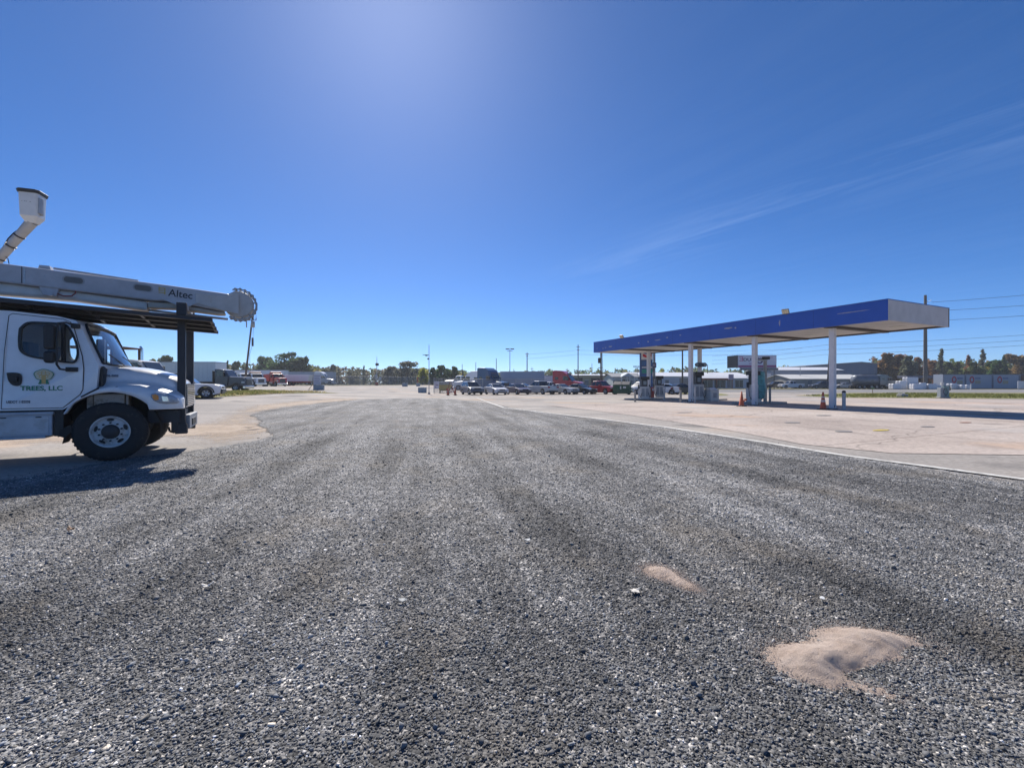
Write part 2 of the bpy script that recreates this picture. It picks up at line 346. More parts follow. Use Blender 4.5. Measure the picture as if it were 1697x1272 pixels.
def tracks(nt, vec):
    """how freshly turned or packed the gravel is (a factor) and how dusty (a mask)"""
    lk = nt.links.new; mp0 = nd(nt, 'ShaderNodeMapping'); mp0.inputs['Rotation'].default_value = (0, 0, R(-11)); lk(vec, mp0.inputs[0])
    mp = nd(nt, 'ShaderNodeMapping'); mp.inputs['Scale'].default_value = (1.0, 0.10, 1); lk(mp0.outputs[0], mp.inputs[0])
    def noise(sc, det, v, dist=0.0):
        n = nd(nt, 'ShaderNodeTexNoise'); n.inputs['Scale'].default_value = sc; n.inputs['Detail'].default_value = det; n.inputs['Roughness'].default_value = 0.62; n.inputs['Distortion'].default_value = dist; lk(v, n.inputs['Vector']); return n.outputs['Fac']
    def rng(s_, a, b, c, d):
        r = nd(nt, 'ShaderNodeMapRange'); r.inputs[1].default_value = a; r.inputs[2].default_value = b; r.inputs[3].default_value = c; r.inputs[4].default_value = d; lk(s_, r.inputs[0]); return r.outputs[0]
    def mul(a, b): m = nd(nt, 'ShaderNodeMath', operation='MULTIPLY'); lk(a, m.inputs[0]); lk(b, m.inputs[1]); return m.outputs[0]
    st = rng(noise(1.5, 5, mp.outputs[0]), 0.38, 0.62, 0.72, 1.32); br = rng(noise(0.5, 8, vec), 0.36, 0.64, 0.76, 1.26)
    # wheel paths sweeping round to the gate
    w = nd(nt, 'ShaderNodeTexWave', bands_direction='X', wave_profile='SIN'); w.inputs['Scale'].default_value = 0.17; w.inputs['Distortion'].default_value = 5.0; w.inputs['Detail'].default_value = 3; w.inputs['Detail Scale'].default_value = 0.35; lk(mp0.outputs[0], w.inputs['Vector'])
    wm = rng(noise(0.35, 4, vec), 0.42, 0.6, 0.0, 1.0); wv = rng(w.outputs['Fac'], 0.62, 0.95, 0.0, 1.0); wd = rng(mul(wv, wm), 0.0, 1.0, 1.0, 0.58)
    blot = rng(noise(1.1, 9, vec, 0.6), 0.62, 0.70, 1.0, 0.62)
    f = mul(mul(st, br), mul(wd, blot)); dust = rng(noise(0.8, 9, vec, 0.4), 0.52, 0.70, 0.0, 0.55)
    return f, dust
def gravel_mat():
    m = bpy.data.materials.new('gravel_chippings'); m.use_nodes = True; nt = m.node_tree; lk = nt.links.new; b = nt.nodes['Principled BSDF']
    b.inputs['Roughness'].default_value = 0.85; b.inputs['Specular IOR Level'].default_value = 0.3
    tc = nd(nt, 'ShaderNodeTexCoord'); vec = tc.outputs['Object']; outs = []; hs_ = []
    v = nd(nt, 'ShaderNodeTexVoronoi'); v.inputs['Scale'].default_value = 62; lk(vec, v.inputs['Vector'])
    sp = nd(nt, 'ShaderNodeSeparateColor'); lk(v.outputs['Color'], sp.inputs[0])
    rp = nd(nt, 'ShaderNodeValToRGB'); e = rp.color_ramp.elements
    for pos, c in ((0.0, (0.06, 0.061, 0.062)), (0.4, (0.125, 0.125, 0.126)), (0.7, (0.19, 0.188, 0.185)), (0.92, (0.29, 0.28, 0.27)), (1.0, (0.55, 0.52, 0.48))):
        q = e.new(pos) if pos not in (0.0, 1.0) else (e[0] if pos == 0.0 else e[len(e) - 1]); q.color = (*c, 1)
    lk(sp.outputs[0], rp.inputs[0])
    # bigger chips that still read far off
    v2 = nd(nt, 'ShaderNodeTexVoronoi'); v2.inputs['Scale'].default_value = 17; lk(vec, v2.inputs['Vector'])
    s2 = nd(nt, 'ShaderNodeSeparateColor'); lk(v2.outputs['Color'], s2.inputs[0])
    r2 = nd(nt, 'ShaderNodeMapRange'); r2.inputs[3].default_value = 0.6; r2.inputs[4].default_value = 1.4; lk(s2.outputs[1], r2.inputs[0])
    tf, du = tracks(nt, vec); k = nd(nt, 'ShaderNodeMath', operation='MULTIPLY'); lk(r2.outputs[0], k.inputs[0]); lk(tf, k.inputs[1])
    mx = nd(nt, 'ShaderNodeMix', data_type='RGBA', blend_type='MULTIPLY'); mx.inputs[0].default_value = 1; lk(rp.outputs[0], mx.inputs[6]); lk(k.outputs[0], mx.inputs[7])
    # tan dust trodden in
    m4 = nd(nt, 'ShaderNodeMix', data_type='RGBA'); m4.inputs[7].default_value = (0.22, 0.19, 0.15, 1); lk(du, m4.inputs[0]); lk(mx.outputs[2], m4.inputs[6])
    lk(m4.outputs[2], b.inputs['Base Color'])
    ea = nd(nt, 'ShaderNodeAttribute', attribute_name='edge'); en = nd(nt, 'ShaderNodeTexNoise'); en.inputs['Scale'].default_value = 7; en.inputs['Detail'].default_value = 9; en.inputs['Roughness'].default_value = 0.75; lk(vec, en.inputs['Vector'])
    ee = nd(nt, 'ShaderNodeMath', operation='MULTIPLY_ADD'); lk(ea.outputs['Fac'], ee.inputs[0]); ee.inputs[1].default_value = 1.1; lk(en.outputs['Fac'], ee.inputs[2])
    eg = nd(nt, 'ShaderNodeMath', operation='GREATER_THAN'); lk(ee.outputs[0], eg.inputs[0]); eg.inputs[1].default_value = 0.86; lk(eg.outputs[0], b.inputs['Alpha'])
    bp = nd(nt, 'ShaderNodeBump'); bp.inputs['Strength'].default_value = 0.8; bp.inputs['Distance'].default_value = 0.012; bp.invert = True; lk(v.outputs['Distance'], bp.inputs['Height'])
    b2 = nd(nt, 'ShaderNodeBump'); b2.inputs['Strength'].default_value = 0.5; b2.inputs['Distance'].default_value = 0.05; lk(tf, b2.inputs['Height']); lk(bp.outputs[0], b2.inputs['Normal'])
    lk(b2.outputs[0], b.inputs['Normal']); return m

M_FIELD = ground_mat('field_grass', [(0.055, 0.075, 0.025), (0.11, 0.10, 0.045), (0.19, 0.16, 0.09)], 0.25, 9, 0.6)
M_VERGE = ground_mat('verge_grass', [(0.12, 0.14, 0.04), (0.20, 0.195, 0.07), (0.31, 0.265, 0.13)], 0.8, 14, 0.6)
M_LOT = ground_mat('worn_lot', [(0.235, 0.22, 0.205), (0.34, 0.31, 0.28), (0.45, 0.40, 0.35)], 0.16, 12, 0.4, stretch=(R(4), 0.5, 1.3),
                   spots=[((0.48, 0.355, 0.25), 0.17, 0.57, 0.7), ((0.12, 0.115, 0.11), 0.21, 0.60, 0.65), ((0.52, 0.48, 0.43), 0.3, 0.6, 0.6), ((0.14, 0.135, 0.13), 0.6, 0.66, 0.5)])
M_PAD = ground_mat('pink_concrete', [(0.36, 0.30, 0.26), (0.46, 0.39, 0.34), (0.53, 0.465, 0.415)], 0.22, 10, 0.25, cracks=True,
                   spots=[((0.52, 0.36, 0.25), 0.16, 0.58, 0.6), ((0.22, 0.19, 0.17), 0.33, 0.62, 0.6), ((0.30, 0.26, 0.23), 1.3, 0.60, 0.5), ((0.42, 0.41, 0.40), 0.12, 0.6, 0.6)])
M_APRON = ground_mat('grey_apron', [(0.26, 0.255, 0.25), (0.34, 0.33, 0.32), (0.41, 0.39, 0.37)], 0.3, 12, 0.3, spots=[((0.13, 0.125, 0.12), 0.4, 0.66, 0.5)])
M_ROAD = ground_mat('road_asphalt', [(0.17, 0.17, 0.17), (0.23, 0.225, 0.22), (0.28, 0.27, 0.26)], 0.1, 8, 0.3)
M_GRAVEL = gravel_mat()
M_LINE = mat('road_paint', (0.60, 0.59, 0.55), 0.8, var=0.25, dirt=((0.27, 0.255, 0.235), 0.52, 5.0, 0.85))
M_SAND = ground_mat('dry_sand', [(0.56, 0.435, 0.35), (0.66, 0.53, 0.44), (0.72, 0.60, 0.51)], 7.0, 220, 0.9)

big_ground(M_FIELD)
lot = [(-75, -25), (-75, 60), (-90, 128), G(560, 639.3), G(760, 639.6), (-3, 104), (10, 75), (30, 74), (44, 72), (90, 71.5), (90, -25)]
sheet('parking_lot', wob(lot, 3.0, 0.5, 3), 0.010, M_LOT)
pad = [G(905, 671.5), G(1010, 684), G(1150, 704), G(1330, 737), G(1480, 752), G(1697, 755), (40, 6.0), (48, 20), (42, 44), (26, 44), (14, 40), (9.5, 33)]
sheet('concrete_pad', wob(pad, 2.0, 0.12, 5), 0.020, M_PAD)
gravel = [(-14, -12), (-14, 6.1), G(0, 800), G(100, 782), G(190, 768), G(245, 757), G(300, 752), G(370, 742), G(440, 730), G(462, 722), G(440, 708), G(420, 690), G(440, 681), G(490, 673), G(560, 665.5),
          G(600, 662), G(680, 660), G(740, 661), G(800, 667), G(855, 678), G(960, 692), G(1100, 709), G(1250, 733), G(1400, 760), G(1550, 782), G(1697, 802), (13, 3.2), (13, -12)]
GRAVEL = wob(gravel, 0.8, 0.16, 9)
GROWN = []
for i, p in enumerate(gravel):
    a, b = Vector(gravel[i - 1]), Vector(gravel[(i + 1) % len(gravel)]); d = (b - a).normalized(); n = Vector((-d.y, d.x)); GROWN.append((p[0] + n.x * 0.45, p[1] + n.y * 0.45))
sheet('gravel_lot', wob(GROWN, 0.7, 0.14, 9), 0.028, M_GRAVEL, fine=True, fade=1.0)
M_SANDY = ground_mat('sandy_drift', [(0.43, 0.34, 0.255), (0.50, 0.405, 0.315), (0.53, 0.45, 0.37)], 0.9, 30, 0.4, fade=True)
sheet('sand_drift', wob([G(320, 745), G(400, 737), G(470, 724), G(450, 702), G(440, 684), G(520, 672), G(620, 662), G(560, 659), G(470, 665), G(400, 672), G(350, 690), G(310, 705), G(280, 730)], 0.8, 0.15, 21), 0.0185, M_SANDY, fine=True, fade=1.6)
sheet('sand_drift', wob([(-12, 9.6), (-7.9, 11.6), (-5.5, 13.5), (-8, 17), (-14, 16), (-18, 12)], 0.8, 0.2, 22), 0.0185, M_SANDY, fine=True, fade=1.6)
line_c = [G(790, 659.5), G(812, 668), G(835, 676), G(900, 684), G(1000, 696), G(1100, 708.5), G(1250, 732), G(1400, 757), G(1550, 777), G(1697, 797), (10.6, 5.2)]
def strip(name, pts, w, dz, material):
    L_, R_ = [], []
    for i, p in enumerate(pts):
        a = Vector(pts[max(0, i - 1)]); b = Vector(pts[min(len(pts) - 1, i + 1)]); d = (b - a).normalized(); n = Vector((-d.y, d.x)) * w / 2
        L_.append((p[0] + n.x, p[1] + n.y)); R_.append((p[0] - n.x, p[1] - n.y))
    return sheet(name, wob(L_ + R_[::-1], 0.6, 0.02, 4), dz, material)
strip('painted_line', line_c, 0.17, 0.036, M_LINE)
sheet('grass_strip', wob([G(1318, 655.5), G(1390, 659), G(1500, 659.5), G(1697, 661), (85, 40), (110, 66), (62, 70), G(1500, 650.8), G(1400, 651.3)], 1.2, 0.25, 6), 0.030, M_VERGE)
sheet('grass_island', wob([G(1120, 652), G(1190, 656), G(1207, 654), G(1190, 651.5), G(1140, 650.5)], 1.0, 0.2, 8), 0.030, M_VERGE)
sheet('grass_verge', wob([G(300, 663), G(350, 659), G(400, 656), G(455, 652.6), G(520, 651.4), G(562, 652), G(520, 648.8), G(430, 646.6), (-38, 62), (-55, 62), (-50, 30), (-27, 26)], 1.0, 0.25, 10), 0.040, M_VERGE)
sheet('highway', [(16, 73), (60, 72), (180, 72), (180, 98), (60, 97), (16, 96)], 0.030, M_ROAD)

# ---- loose chippings, thick near the viewer, sparser further off
def inside(poly, x, y):
    r = np.zeros(len(x), bool); n = len(poly); j = n - 1
    for i in range(n):
        xi, yi = poly[i]; xj, yj = poly[j]
        c = ((yi > y) != (yj > y)) & (x < (xj - xi) * (y - yi) / (yj - yi + 1e-12) + xi); r ^= c; j = i
    return r
PILE = (1.78, 2.30)
def pile_h(x, y):
    """height of the spilled sand, two lobes with trodden hollows"""
    def gs(cx, cy, a, b, t, h):
        c, s_ = math.cos(t), math.sin(t); u = (x - cx) * c + (y - cy) * s_; v = -(x - cx) * s_ + (y - cy) * c
        return h * np.exp(-(u / a) ** 2 - (v / b) ** 2)
    h = gs(1.98, 2.40, 0.24, 0.12, -0.15, 0.06) + gs(1.56, 2.22, 0.20, 0.13, -0.25, 0.056) + gs(1.75, 2.28, 0.2, 0.10, 0.2, 0.03)
    h = h - gs(1.64, 2.13, 0.09, 0.055, 0, 0.03) - gs(2.13, 2.31, 0.10, 0.06, 0, 0.028) - gs(1.80, 2.14, 0.12, 0.06, 0, 0.02) + gs(1.50, 2.14, 0.13, 0.10, -0.3, 0.03)
    h = h + gs(1.12, 3.27, 0.10, 0.12, 0.6, 0.05) + gs(1.22, 3.08, 0.06, 0.12, 0.5, 0.036) + gs(1.72, 1.98, 0.10, 0.05, -0.6, 0.014)
    return h - 0.016
def stones():
    vs, cols = [], []; fr = []
    base = np.array([(-1, -1, -1), (1, -1, -1), (1, 1, -1), (-1, 1, -1), (-1, -1, 1), (1, -1, 1), (1, 1, 1), (-1, 1, 1)], float)
    for _ in (0,):
        n = 900000; y = 1.15 * np.exp(RNG.random(n) * math.log(17 / 1.15)); x = RNG.uniform(-1, 1, n) * (1.25 * y + 1.2)
        # chance of a stone: wanted stones per square metre over the sampling density
        want = 10500 * np.minimum(1, (2.4 / y) ** 2.5) * np.clip((17 - y) / 6, 0, 1); have = n / (y * math.log(17 / 1.15)) / (2 * (1.25 * y + 1.2))
        k = RNG.random(n) < want / have; x, y = x[k], y[k]; k = inside(GRAVEL, x + RNG.normal(0, 0.22, len(x)), y + RNG.normal(0, 0.22, len(x))); x, y = x[k], y[k]
        k = pile_h(x, y) < -0.006 + 0.034 * RNG.random(len(x)) ** 3; x, y = x[k], y[k]; n = len(x); lo = 0.003 + 0.0003 * y; hi = 0.0092 + 0.0006 * y
        sz = lo + (hi - lo) * RNG.random(n) ** 1.7; sz = np.where(RNG.random(n) < 0.018, sz * 2.0, sz)
        j = base[None] * (1 + RNG.uniform(-0.45, 0.35, (n, 8, 3))); j *= sz[:, None, None] * np.stack([RNG.uniform(0.7, 1.35, n), RNG.uniform(0.7, 1.2, n), RNG.uniform(0.3, 0.65, n)], 1)[:, None, :] * 0.62
        q = RNG.normal(size=(n, 4)) * np.array([1, 0.35, 0.35, 1]); q /= np.linalg.norm(q, axis=1)[:, None]; w, a, b, c = q.T
        Rm = np.stack([np.stack([1 - 2 * (b * b + c * c), 2 * (a * b - c * w), 2 * (a * c + b * w)], 1), np.stack([2 * (a * b + c * w), 1 - 2 * (a * a + c * c), 2 * (b * c - a * w)], 1), np.stack([2 * (a * c - b * w), 2 * (b * c + a * w), 1 - 2 * (a * a + b * b)], 1)], 1)
        p = np.einsum('nij,nkj->nki', Rm, j); z = np.where(inside(GRAVEL, x, y), 0.028, 0.014) + sz * RNG.uniform(-0.12, 0.28, n)
        p += np.stack([x, y, z], 1)[:, None, :]; vs.append(p.reshape(-1, 3))
        t = RNG.random(n); v = 0.062 + 0.105 * RNG.random(n) ** 1.1 + 0.06 * (RNG.random(n) < 0.28); v = np.where(t > 0.95, RNG.uniform(0.28, 0.62, n), v)
        tint = RNG.normal(0, 0.05, n); warm = np.where(t > 0.95, 0.06, -0.02)
        f_ = np.zeros(n); u_ = x * math.cos(R(11)) + y * math.sin(R(11)); w_ = -x * math.sin(R(11)) + y * math.cos(R(11))
        for q_, (a_, b_, p_) in enumerate(((1.9, 0.35, 0.3), (3.7, 0.6, 1.7), (6.1, 0.5, 4.0), (0.9, 0.8, 2.2), (2.8, 1.9, 5.1))): f_ += np.sin(u_ * a_ + 1.3 * np.sin(w_ * b_ + p_) + p_ * 2)
        v = v * 1.3 * np.clip(1 + 0.04 * f_ + RNG.normal(0, 0.12, n), 0.5, 1.7)
        cc = np.stack([v * (1 + tint + warm), v * (1 + tint * 0.2), v * (1 - tint - warm * 1.2), np.ones(n)], 1)
        cols.append(np.repeat(cc, 8, axis=0))
    V = np.concatenate(vs); C = np.concatenate(cols); N = len(V) // 8
    q = np.array([(0, 3, 2, 1), (4, 5, 6, 7), (0, 1, 5, 4), (1, 2, 6, 5), (2, 3, 7, 6), (3, 0, 4, 7)])
    F = (q[None] + (np.arange(N) * 8)[:, None, None]).reshape(-1)
    me = bpy.data.meshes.new('gravel_stones'); me.vertices.add(len(V)); me.vertices.foreach_set('co', V.ravel())
    me.loops.add(len(F)); me.loops.foreach_set('vertex_index', F.astype(np.int32)); me.polygons.add(N * 6)
    me.polygons.foreach_set('loop_start', np.arange(0, N * 24, 4, dtype=np.int32)); me.update(calc_edges=True)
    at = me.color_attributes.new('stone_colour', 'FLOAT_COLOR', 'POINT'); at.data.foreach_set('color', C.ravel())
    m = bpy.data.materials.new('loose_stone'); m.use_nodes = True; nt = m.node_tree; b = nt.nodes['Principled BSDF']; b.inputs['Roughness'].default_value = 0.75; b.inputs['Specular IOR Level'].default_value = 0.35
    an = nd(nt, 'ShaderNodeAttribute', attribute_name='stone_colour'); nz = nd(nt, 'ShaderNodeTexNoise'); nz.inputs['Scale'].default_value = 300
    mr = nd(nt, 'ShaderNodeMapRange'); mr.inputs[3].default_value = 0.75; mr.inputs[4].default_value = 1.25; nt.links.new(nz.outputs['Fac'], mr.inputs[0])
    mx = nd(nt, 'ShaderNodeMix', data_type='RGBA', blend_type='MULTIPLY'); mx.inputs[0].default_value = 1; nt.links.new(an.outputs['Color'], mx.inputs[6]); nt.links.new(mr.outputs[0], mx.inputs[7]); tc = nd(nt, 'ShaderNodeTexCoord'); tf, du = tracks(nt, tc.outputs['Object']); mz = nd(nt, 'ShaderNodeMix', data_type='RGBA', blend_type='MULTIPLY'); mz.inputs[0].default_value = 1; nt.links.new(mx.outputs[2], mz.inputs[6]); nt.links.new(tf, mz.inputs[7])
    md = nd(nt, 'ShaderNodeMix', data_type='RGBA'); nt.links.new(du, md.inputs[0]); nt.links.new(mz.outputs[2], md.inputs[6]); md.inputs[7].default_value = (0.23, 0.195, 0.15, 1); nt.links.new(md.outputs[2], b.inputs['Base Color'])
    me.materials.append(m); o = bpy.data.objects.new('loose_gravel', me); COL.objects.link(o)
    tag(o, 'dark grey crushed stone chippings strewn loose over the lot', 'gravel', kind='stuff'); return N
stones()
# ---- spilled sand
def sand(name, x0, x1, y0, y1, label):
    n = 90; xs = np.linspace(x0, x1, n); ys = np.linspace(y0, y1, n); Xg, Yg = np.meshgrid(xs, ys)
    H = pile_h(Xg, Yg) + 0.004 * np.sin(Xg * 55 + 9 * np.sin(Yg * 21)) * np.sin(Yg * 61) + RNG.normal(0, 0.0014, Xg.shape)
    m = MB(); m.add(np.stack([Xg, Yg, H + 0.03], -1).reshape(-1, 3).tolist(), [(j * n + i, j * n + i + 1, (j + 1) * n + i + 1, (j + 1) * n + i) for j in range(n - 1) for i in range(n - 1) if max(H[j, i], H[j + 1, i], H[j, i + 1], H[j + 1, i + 1]) > -0.006], 0, True)
    # stray grains round the edge
    k = 0
    while k < 4500:
        x, y = random.uniform(x0 - 0.1, x1 + 0.15), random.uniform(y0 - 0.15, y1 + 0.1); h = float(pile_h(np.array(x), np.array(y)))
        if -0.0158 < h < 0.012 and random.random() < (h + 0.016) / 0.012:
            r = random.uniform(0.0015, 0.0032); z = max(h, 0) + 0.034 + random.uniform(0, 0.004)
            m.add([(x + r, y, z), (x - r, y + r, z), (x - r * 0.6, y - r, z), (x, y, z + r * 0.5)], [(0, 1, 3), (1, 2, 3), (2, 0, 3)]); k += 1
        else: k += 0.02
    o = m.build(name, M_SAND); tag(o, label, 'sand', kind='stuff')
sand('spilled_sand', 1.2, 2.5, 1.7, 2.75, 'large two lobed pile of pale pink sand spilled on the gravel')
sand('spilled_sand', 0.85, 1.5, 2.8, 3.65, 'small narrow tongue of pale sand further back on the gravel')
# ---- litter
def scrap(name, px, py, w, h, rot, m_, label, cat, bend=0.25, lobes=0):
    x, y = G(px, py); r = random.Random(px); n = 14; ring = []
    for i in range(n):
        t = 2 * PI * i / n; k = 1 + 0.25 * r.uniform(-1, 1) + (0.35 * math.cos(lobes * t) if lobes else 0); ring.append((w * k * math.cos(t), h * k * math.sin(t)))
    c, s_ = math.cos(rot), math.sin(rot); f = lambda a, b, dz: (x + a * c - b * s_, y + a * s_ + b * c, 0.045 + bend * abs(a) * abs(a) / w + r.uniform(0, 0.004) + dz)
    top = [f(a, b, 0.003) for a, b in ring]; bot = [(p[0], p[1], p[2] - 0.0015) for p in top]; m = MB(); N = n
    m.add(top + bot + [f(0, 0, 0.006), f(0, 0, 0.0045)], [(i, (i + 1) % N, 2 * N) for i in range(N)] + [(N + (i + 1) % N, N + i, 2 * N + 1) for i in range(N)] + [(i, N + i, N + (i + 1) % N, (i + 1) % N) for i in range(N)], 0)
    tag(m.build(name, m_), label, cat)
LEAFW = mat('bleached_leaf', (0.66, 0.62, 0.55), 0.7, var=0.2, scale=40); LEAFB = mat('brown_leaf', (0.30, 0.17, 0.09), 0.7, var=0.3, scale=40); PAPER = mat('paper_scrap', (0.62, 0.63, 0.62), 0.7, var=0.1)
scrap('dead_leaf', 1052, 990, 0.035, 0.028, 0.3, LEAFW, 'bleached white lobed leaf lying near the narrow sand tongue', 'leaf', lobes=5)
scrap('dead_leaf', 343, 982, 0.04, 0.018, 0.2, LEAFW, 'pale cream curled leaf on the gravel at left', 'leaf', bend=0.6)
scrap('dead_leaf', 118, 886, 0.045, 0.022, -0.3, LEAFB, 'brown curled leaf near the left edge in front of the truck', 'leaf', bend=0.6)
scrap('paper_scrap', 874, 903, 0.03, 0.02, 0.5, PAPER, 'small white paper scrap on mid gravel', 'litter')
scrap('paper_scrap', 668, 1006, 0.028, 0.016, 0.1, mat('grey_scrap', (0.36, 0.38, 0.38), 0.6), 'small grey flat scrap left of centre on the gravel', 'litter')
scrap('paper_scrap', 1362, 1003, 0.02, 0.014, 0.8, PAPER, 'tiny white scrap above the large sand pile', 'litter')
# ---------------------------------------------------------------- the bucket truck at left; local x ahead, y across (0 = the side we see), z up
def crom(pts, n):
    """smooth curve through points of any dimension"""
    out = []; P_ = [pts[0]] + list(pts) + [pts[-1]]
    for i in range(1, len(P_) - 2):
        a, b, c, d = [np.array(P_[i + q], float) for q in (-1, 0, 1, 2)]
        for k in range(n):
            t = k / n; out.append(0.5 * ((2 * b) + (-a + c) * t + (2 * a - 5 * b + 4 * c - d) * t * t + (-a + 3 * b - 3 * c + d) * t ** 3))
    out.append(np.array(P_[-2], float)); return out
def interp(tab, x):
    if x <= tab[0][0]: return tab[0][1]
    for (a, u), (b, v) in zip(tab, tab[1:]):
        if x <= b: return u + (v - u) * (x - a) / (b - a)
    return tab[-1][1]
TW = 2.40; MID = TW / 2
def truck_wheel(t, s, l, out, steer=0.0, name='wheel'):
    """outer face at lateral l, out = -1 faces the near side"""
    M = MB(); ty = [(0.285, 0.0), (0.30, -0.012), (0.36, -0.03), (0.43, -0.03), (0.50, -0.012), (0.525, 0.012), (0.545, 0.05), (0.547, 0.14), (0.545, 0.23), (0.52, 0.275), (0.44, 0.29), (0.29, 0.27)]
    k = -out
    M.lathe([(r, h * k) for r, h in ty], (0, 0, 0), 'Y', 56)
    for i in range(44):    # tread lugs
        a = 2 * PI * i / 44; c, q = math.cos(a), math.sin(a)
        Mx = Matrix(((c, 0, -q, 0), (0, 1, 0, 0), (q, 0, c, 0), (0, 0, 0, 1)))
        y0, y1 = sorted((0.02 * k, 0.085 * k)); M.box(0.535, 0.5495, y0, y1, -0.022, 0.022, 0, Mx)
    w = M.build(name, RUBBER, t); w.location = (s, l, 0.545); w.rotation_euler = (0, 0, steer)
    Rm = MB(); Rm.lathe([(x, h * k) for x, h in [(0.298, 0.0), (0.292, -0.012), (0.280, -0.012), (0.268, 0.012), (0.258, 0.05), (0.245, 0.065), (0.20, 0.05), (0.165, 0.028), (0.13, 0.022)]], (0, 0, 0), 'Y', 48)
    Rm.lathe([(x, h * k) for x, h in [(0.135, 0.022), (0.128, 0.015), (0.120, -0.025), (0.10, -0.04), (0.0, -0.042)]], (0, 0, 0), 'Y', 30, 1)
    for i in range(10):
        a = 2 * PI * (i + 0.5) / 10; Rm.tube((0.168 * math.cos(a), 0.03 * k, 0.168 * math.sin(a)), (0.168 * math.cos(a), -0.012 * k, 0.168 * math.sin(a)), 0.0165, n=6, mi=1, smooth=False)
    for i in range(5):
        a = 2 * PI * i / 5 + 0.35; c, q = math.cos(a), math.sin(a); pts = []
        for j in range(16):
            b = 2 * PI * j / 16; u, v = 0.221 + 0.027 * math.cos(b), 0.056 * math.sin(b)
            pts.append((u * c - v * q, (0.0545 + (u - 0.20) * 0.33 - 0.014) * k, u * q + v * c))
        Rm.add(pts, [tuple(range(16))], 2)
    Rm.build('rim', [mat('wheel_white', (0.6, 0.6, 0.6), 0.4, dirt=((0.25, 0.2, 0.15), 0.52, 9, 0.6)), DARKMETAL, BLACKP], w)
    return w
def front_bulge(l): return 1 - ((l - MID) / (MID - 0.05)) ** 2
def tum(l, z): return MID + (l - MID) * (1 - 0.075 * max(0, z - 1.76))
CAB_PROF = [(-2.3, 0.98), (-0.64, 0.98), (-0.20, 1.325), (-0.172, 1.70), (-0.17, 1.775), (-0.43, 2.52), (-0.50, 2.60), (-0.74, 2.66), (-1.3, 2.705), (-2.3, 2.71)]
def cab_ring(l, d=0.0):
    ring = []
    for i, (s, z) in enumerate(CAB_PROF):
        b = max(0, front_bulge(l))
        if i in (4,): s += 0.24 * b
        if i in (5,): s += 0.12 * b
        if i in (6,): s += 0.10 * b
        if i >= 6: z += 0.03 * b
        if d: s += d if s < -1.8 else -d * 1.2; z += d if z < 1.3 else -d * 0.8
        ring.append((s, tum(l, z), z))
    return ring
def ws_s(l, z):      # windshield surface
    b = max(0, front_bulge(l)); t = (z - 1.775) / (2.52 - 1.775); return (-0.17 + 0.24 * b) + t * ((-0.43 + 0.12 * b) - (-0.17 + 0.24 * b))
SIDEWIN = [tuple(p) for p in crom([(-1.19, 2.40), (-1.10, 2.505), (-0.90, 2.52), (-0.70, 2.515), (-0.60, 2.475), (-0.50, 2.25), (-0.455, 2.02), (-0.49, 1.85), (-0.58, 1.835), (-0.86, 1.885), (-1.06, 1.93), (-1.17, 2.02), (-1.195, 2.2), (-1.19, 2.40)], 4)[:-1]]
def grow(poly, d):
    cx = sum(p[0] for p in poly) / len(poly); cz = sum(p[1] for p in poly) / len(poly); out = []
    n = len(poly)
    for i, p in enumerate(poly):
        a, b = poly[i - 1], poly[(i + 1) % n]; tx, tz = b[0] - a[0], b[1] - a[1]; L = math.hypot(tx, tz); nx, nz = tz / L, -tx / L
        if nx * (p[0] - cx) + nz * (p[1] - cz) < 0: nx, nz = -nx, -nz
        out.append((p[0] + nx * d, p[1] + nz * d))
    return out
def arch(s0, r, a0, a1, n, z0=0.545): return [(s0 + r * math.cos(a0 + (a1 - a0) * i / n), z0 + r * math.sin(a0 + (a1 - a0) * i / n)) for i in range(n + 1)]

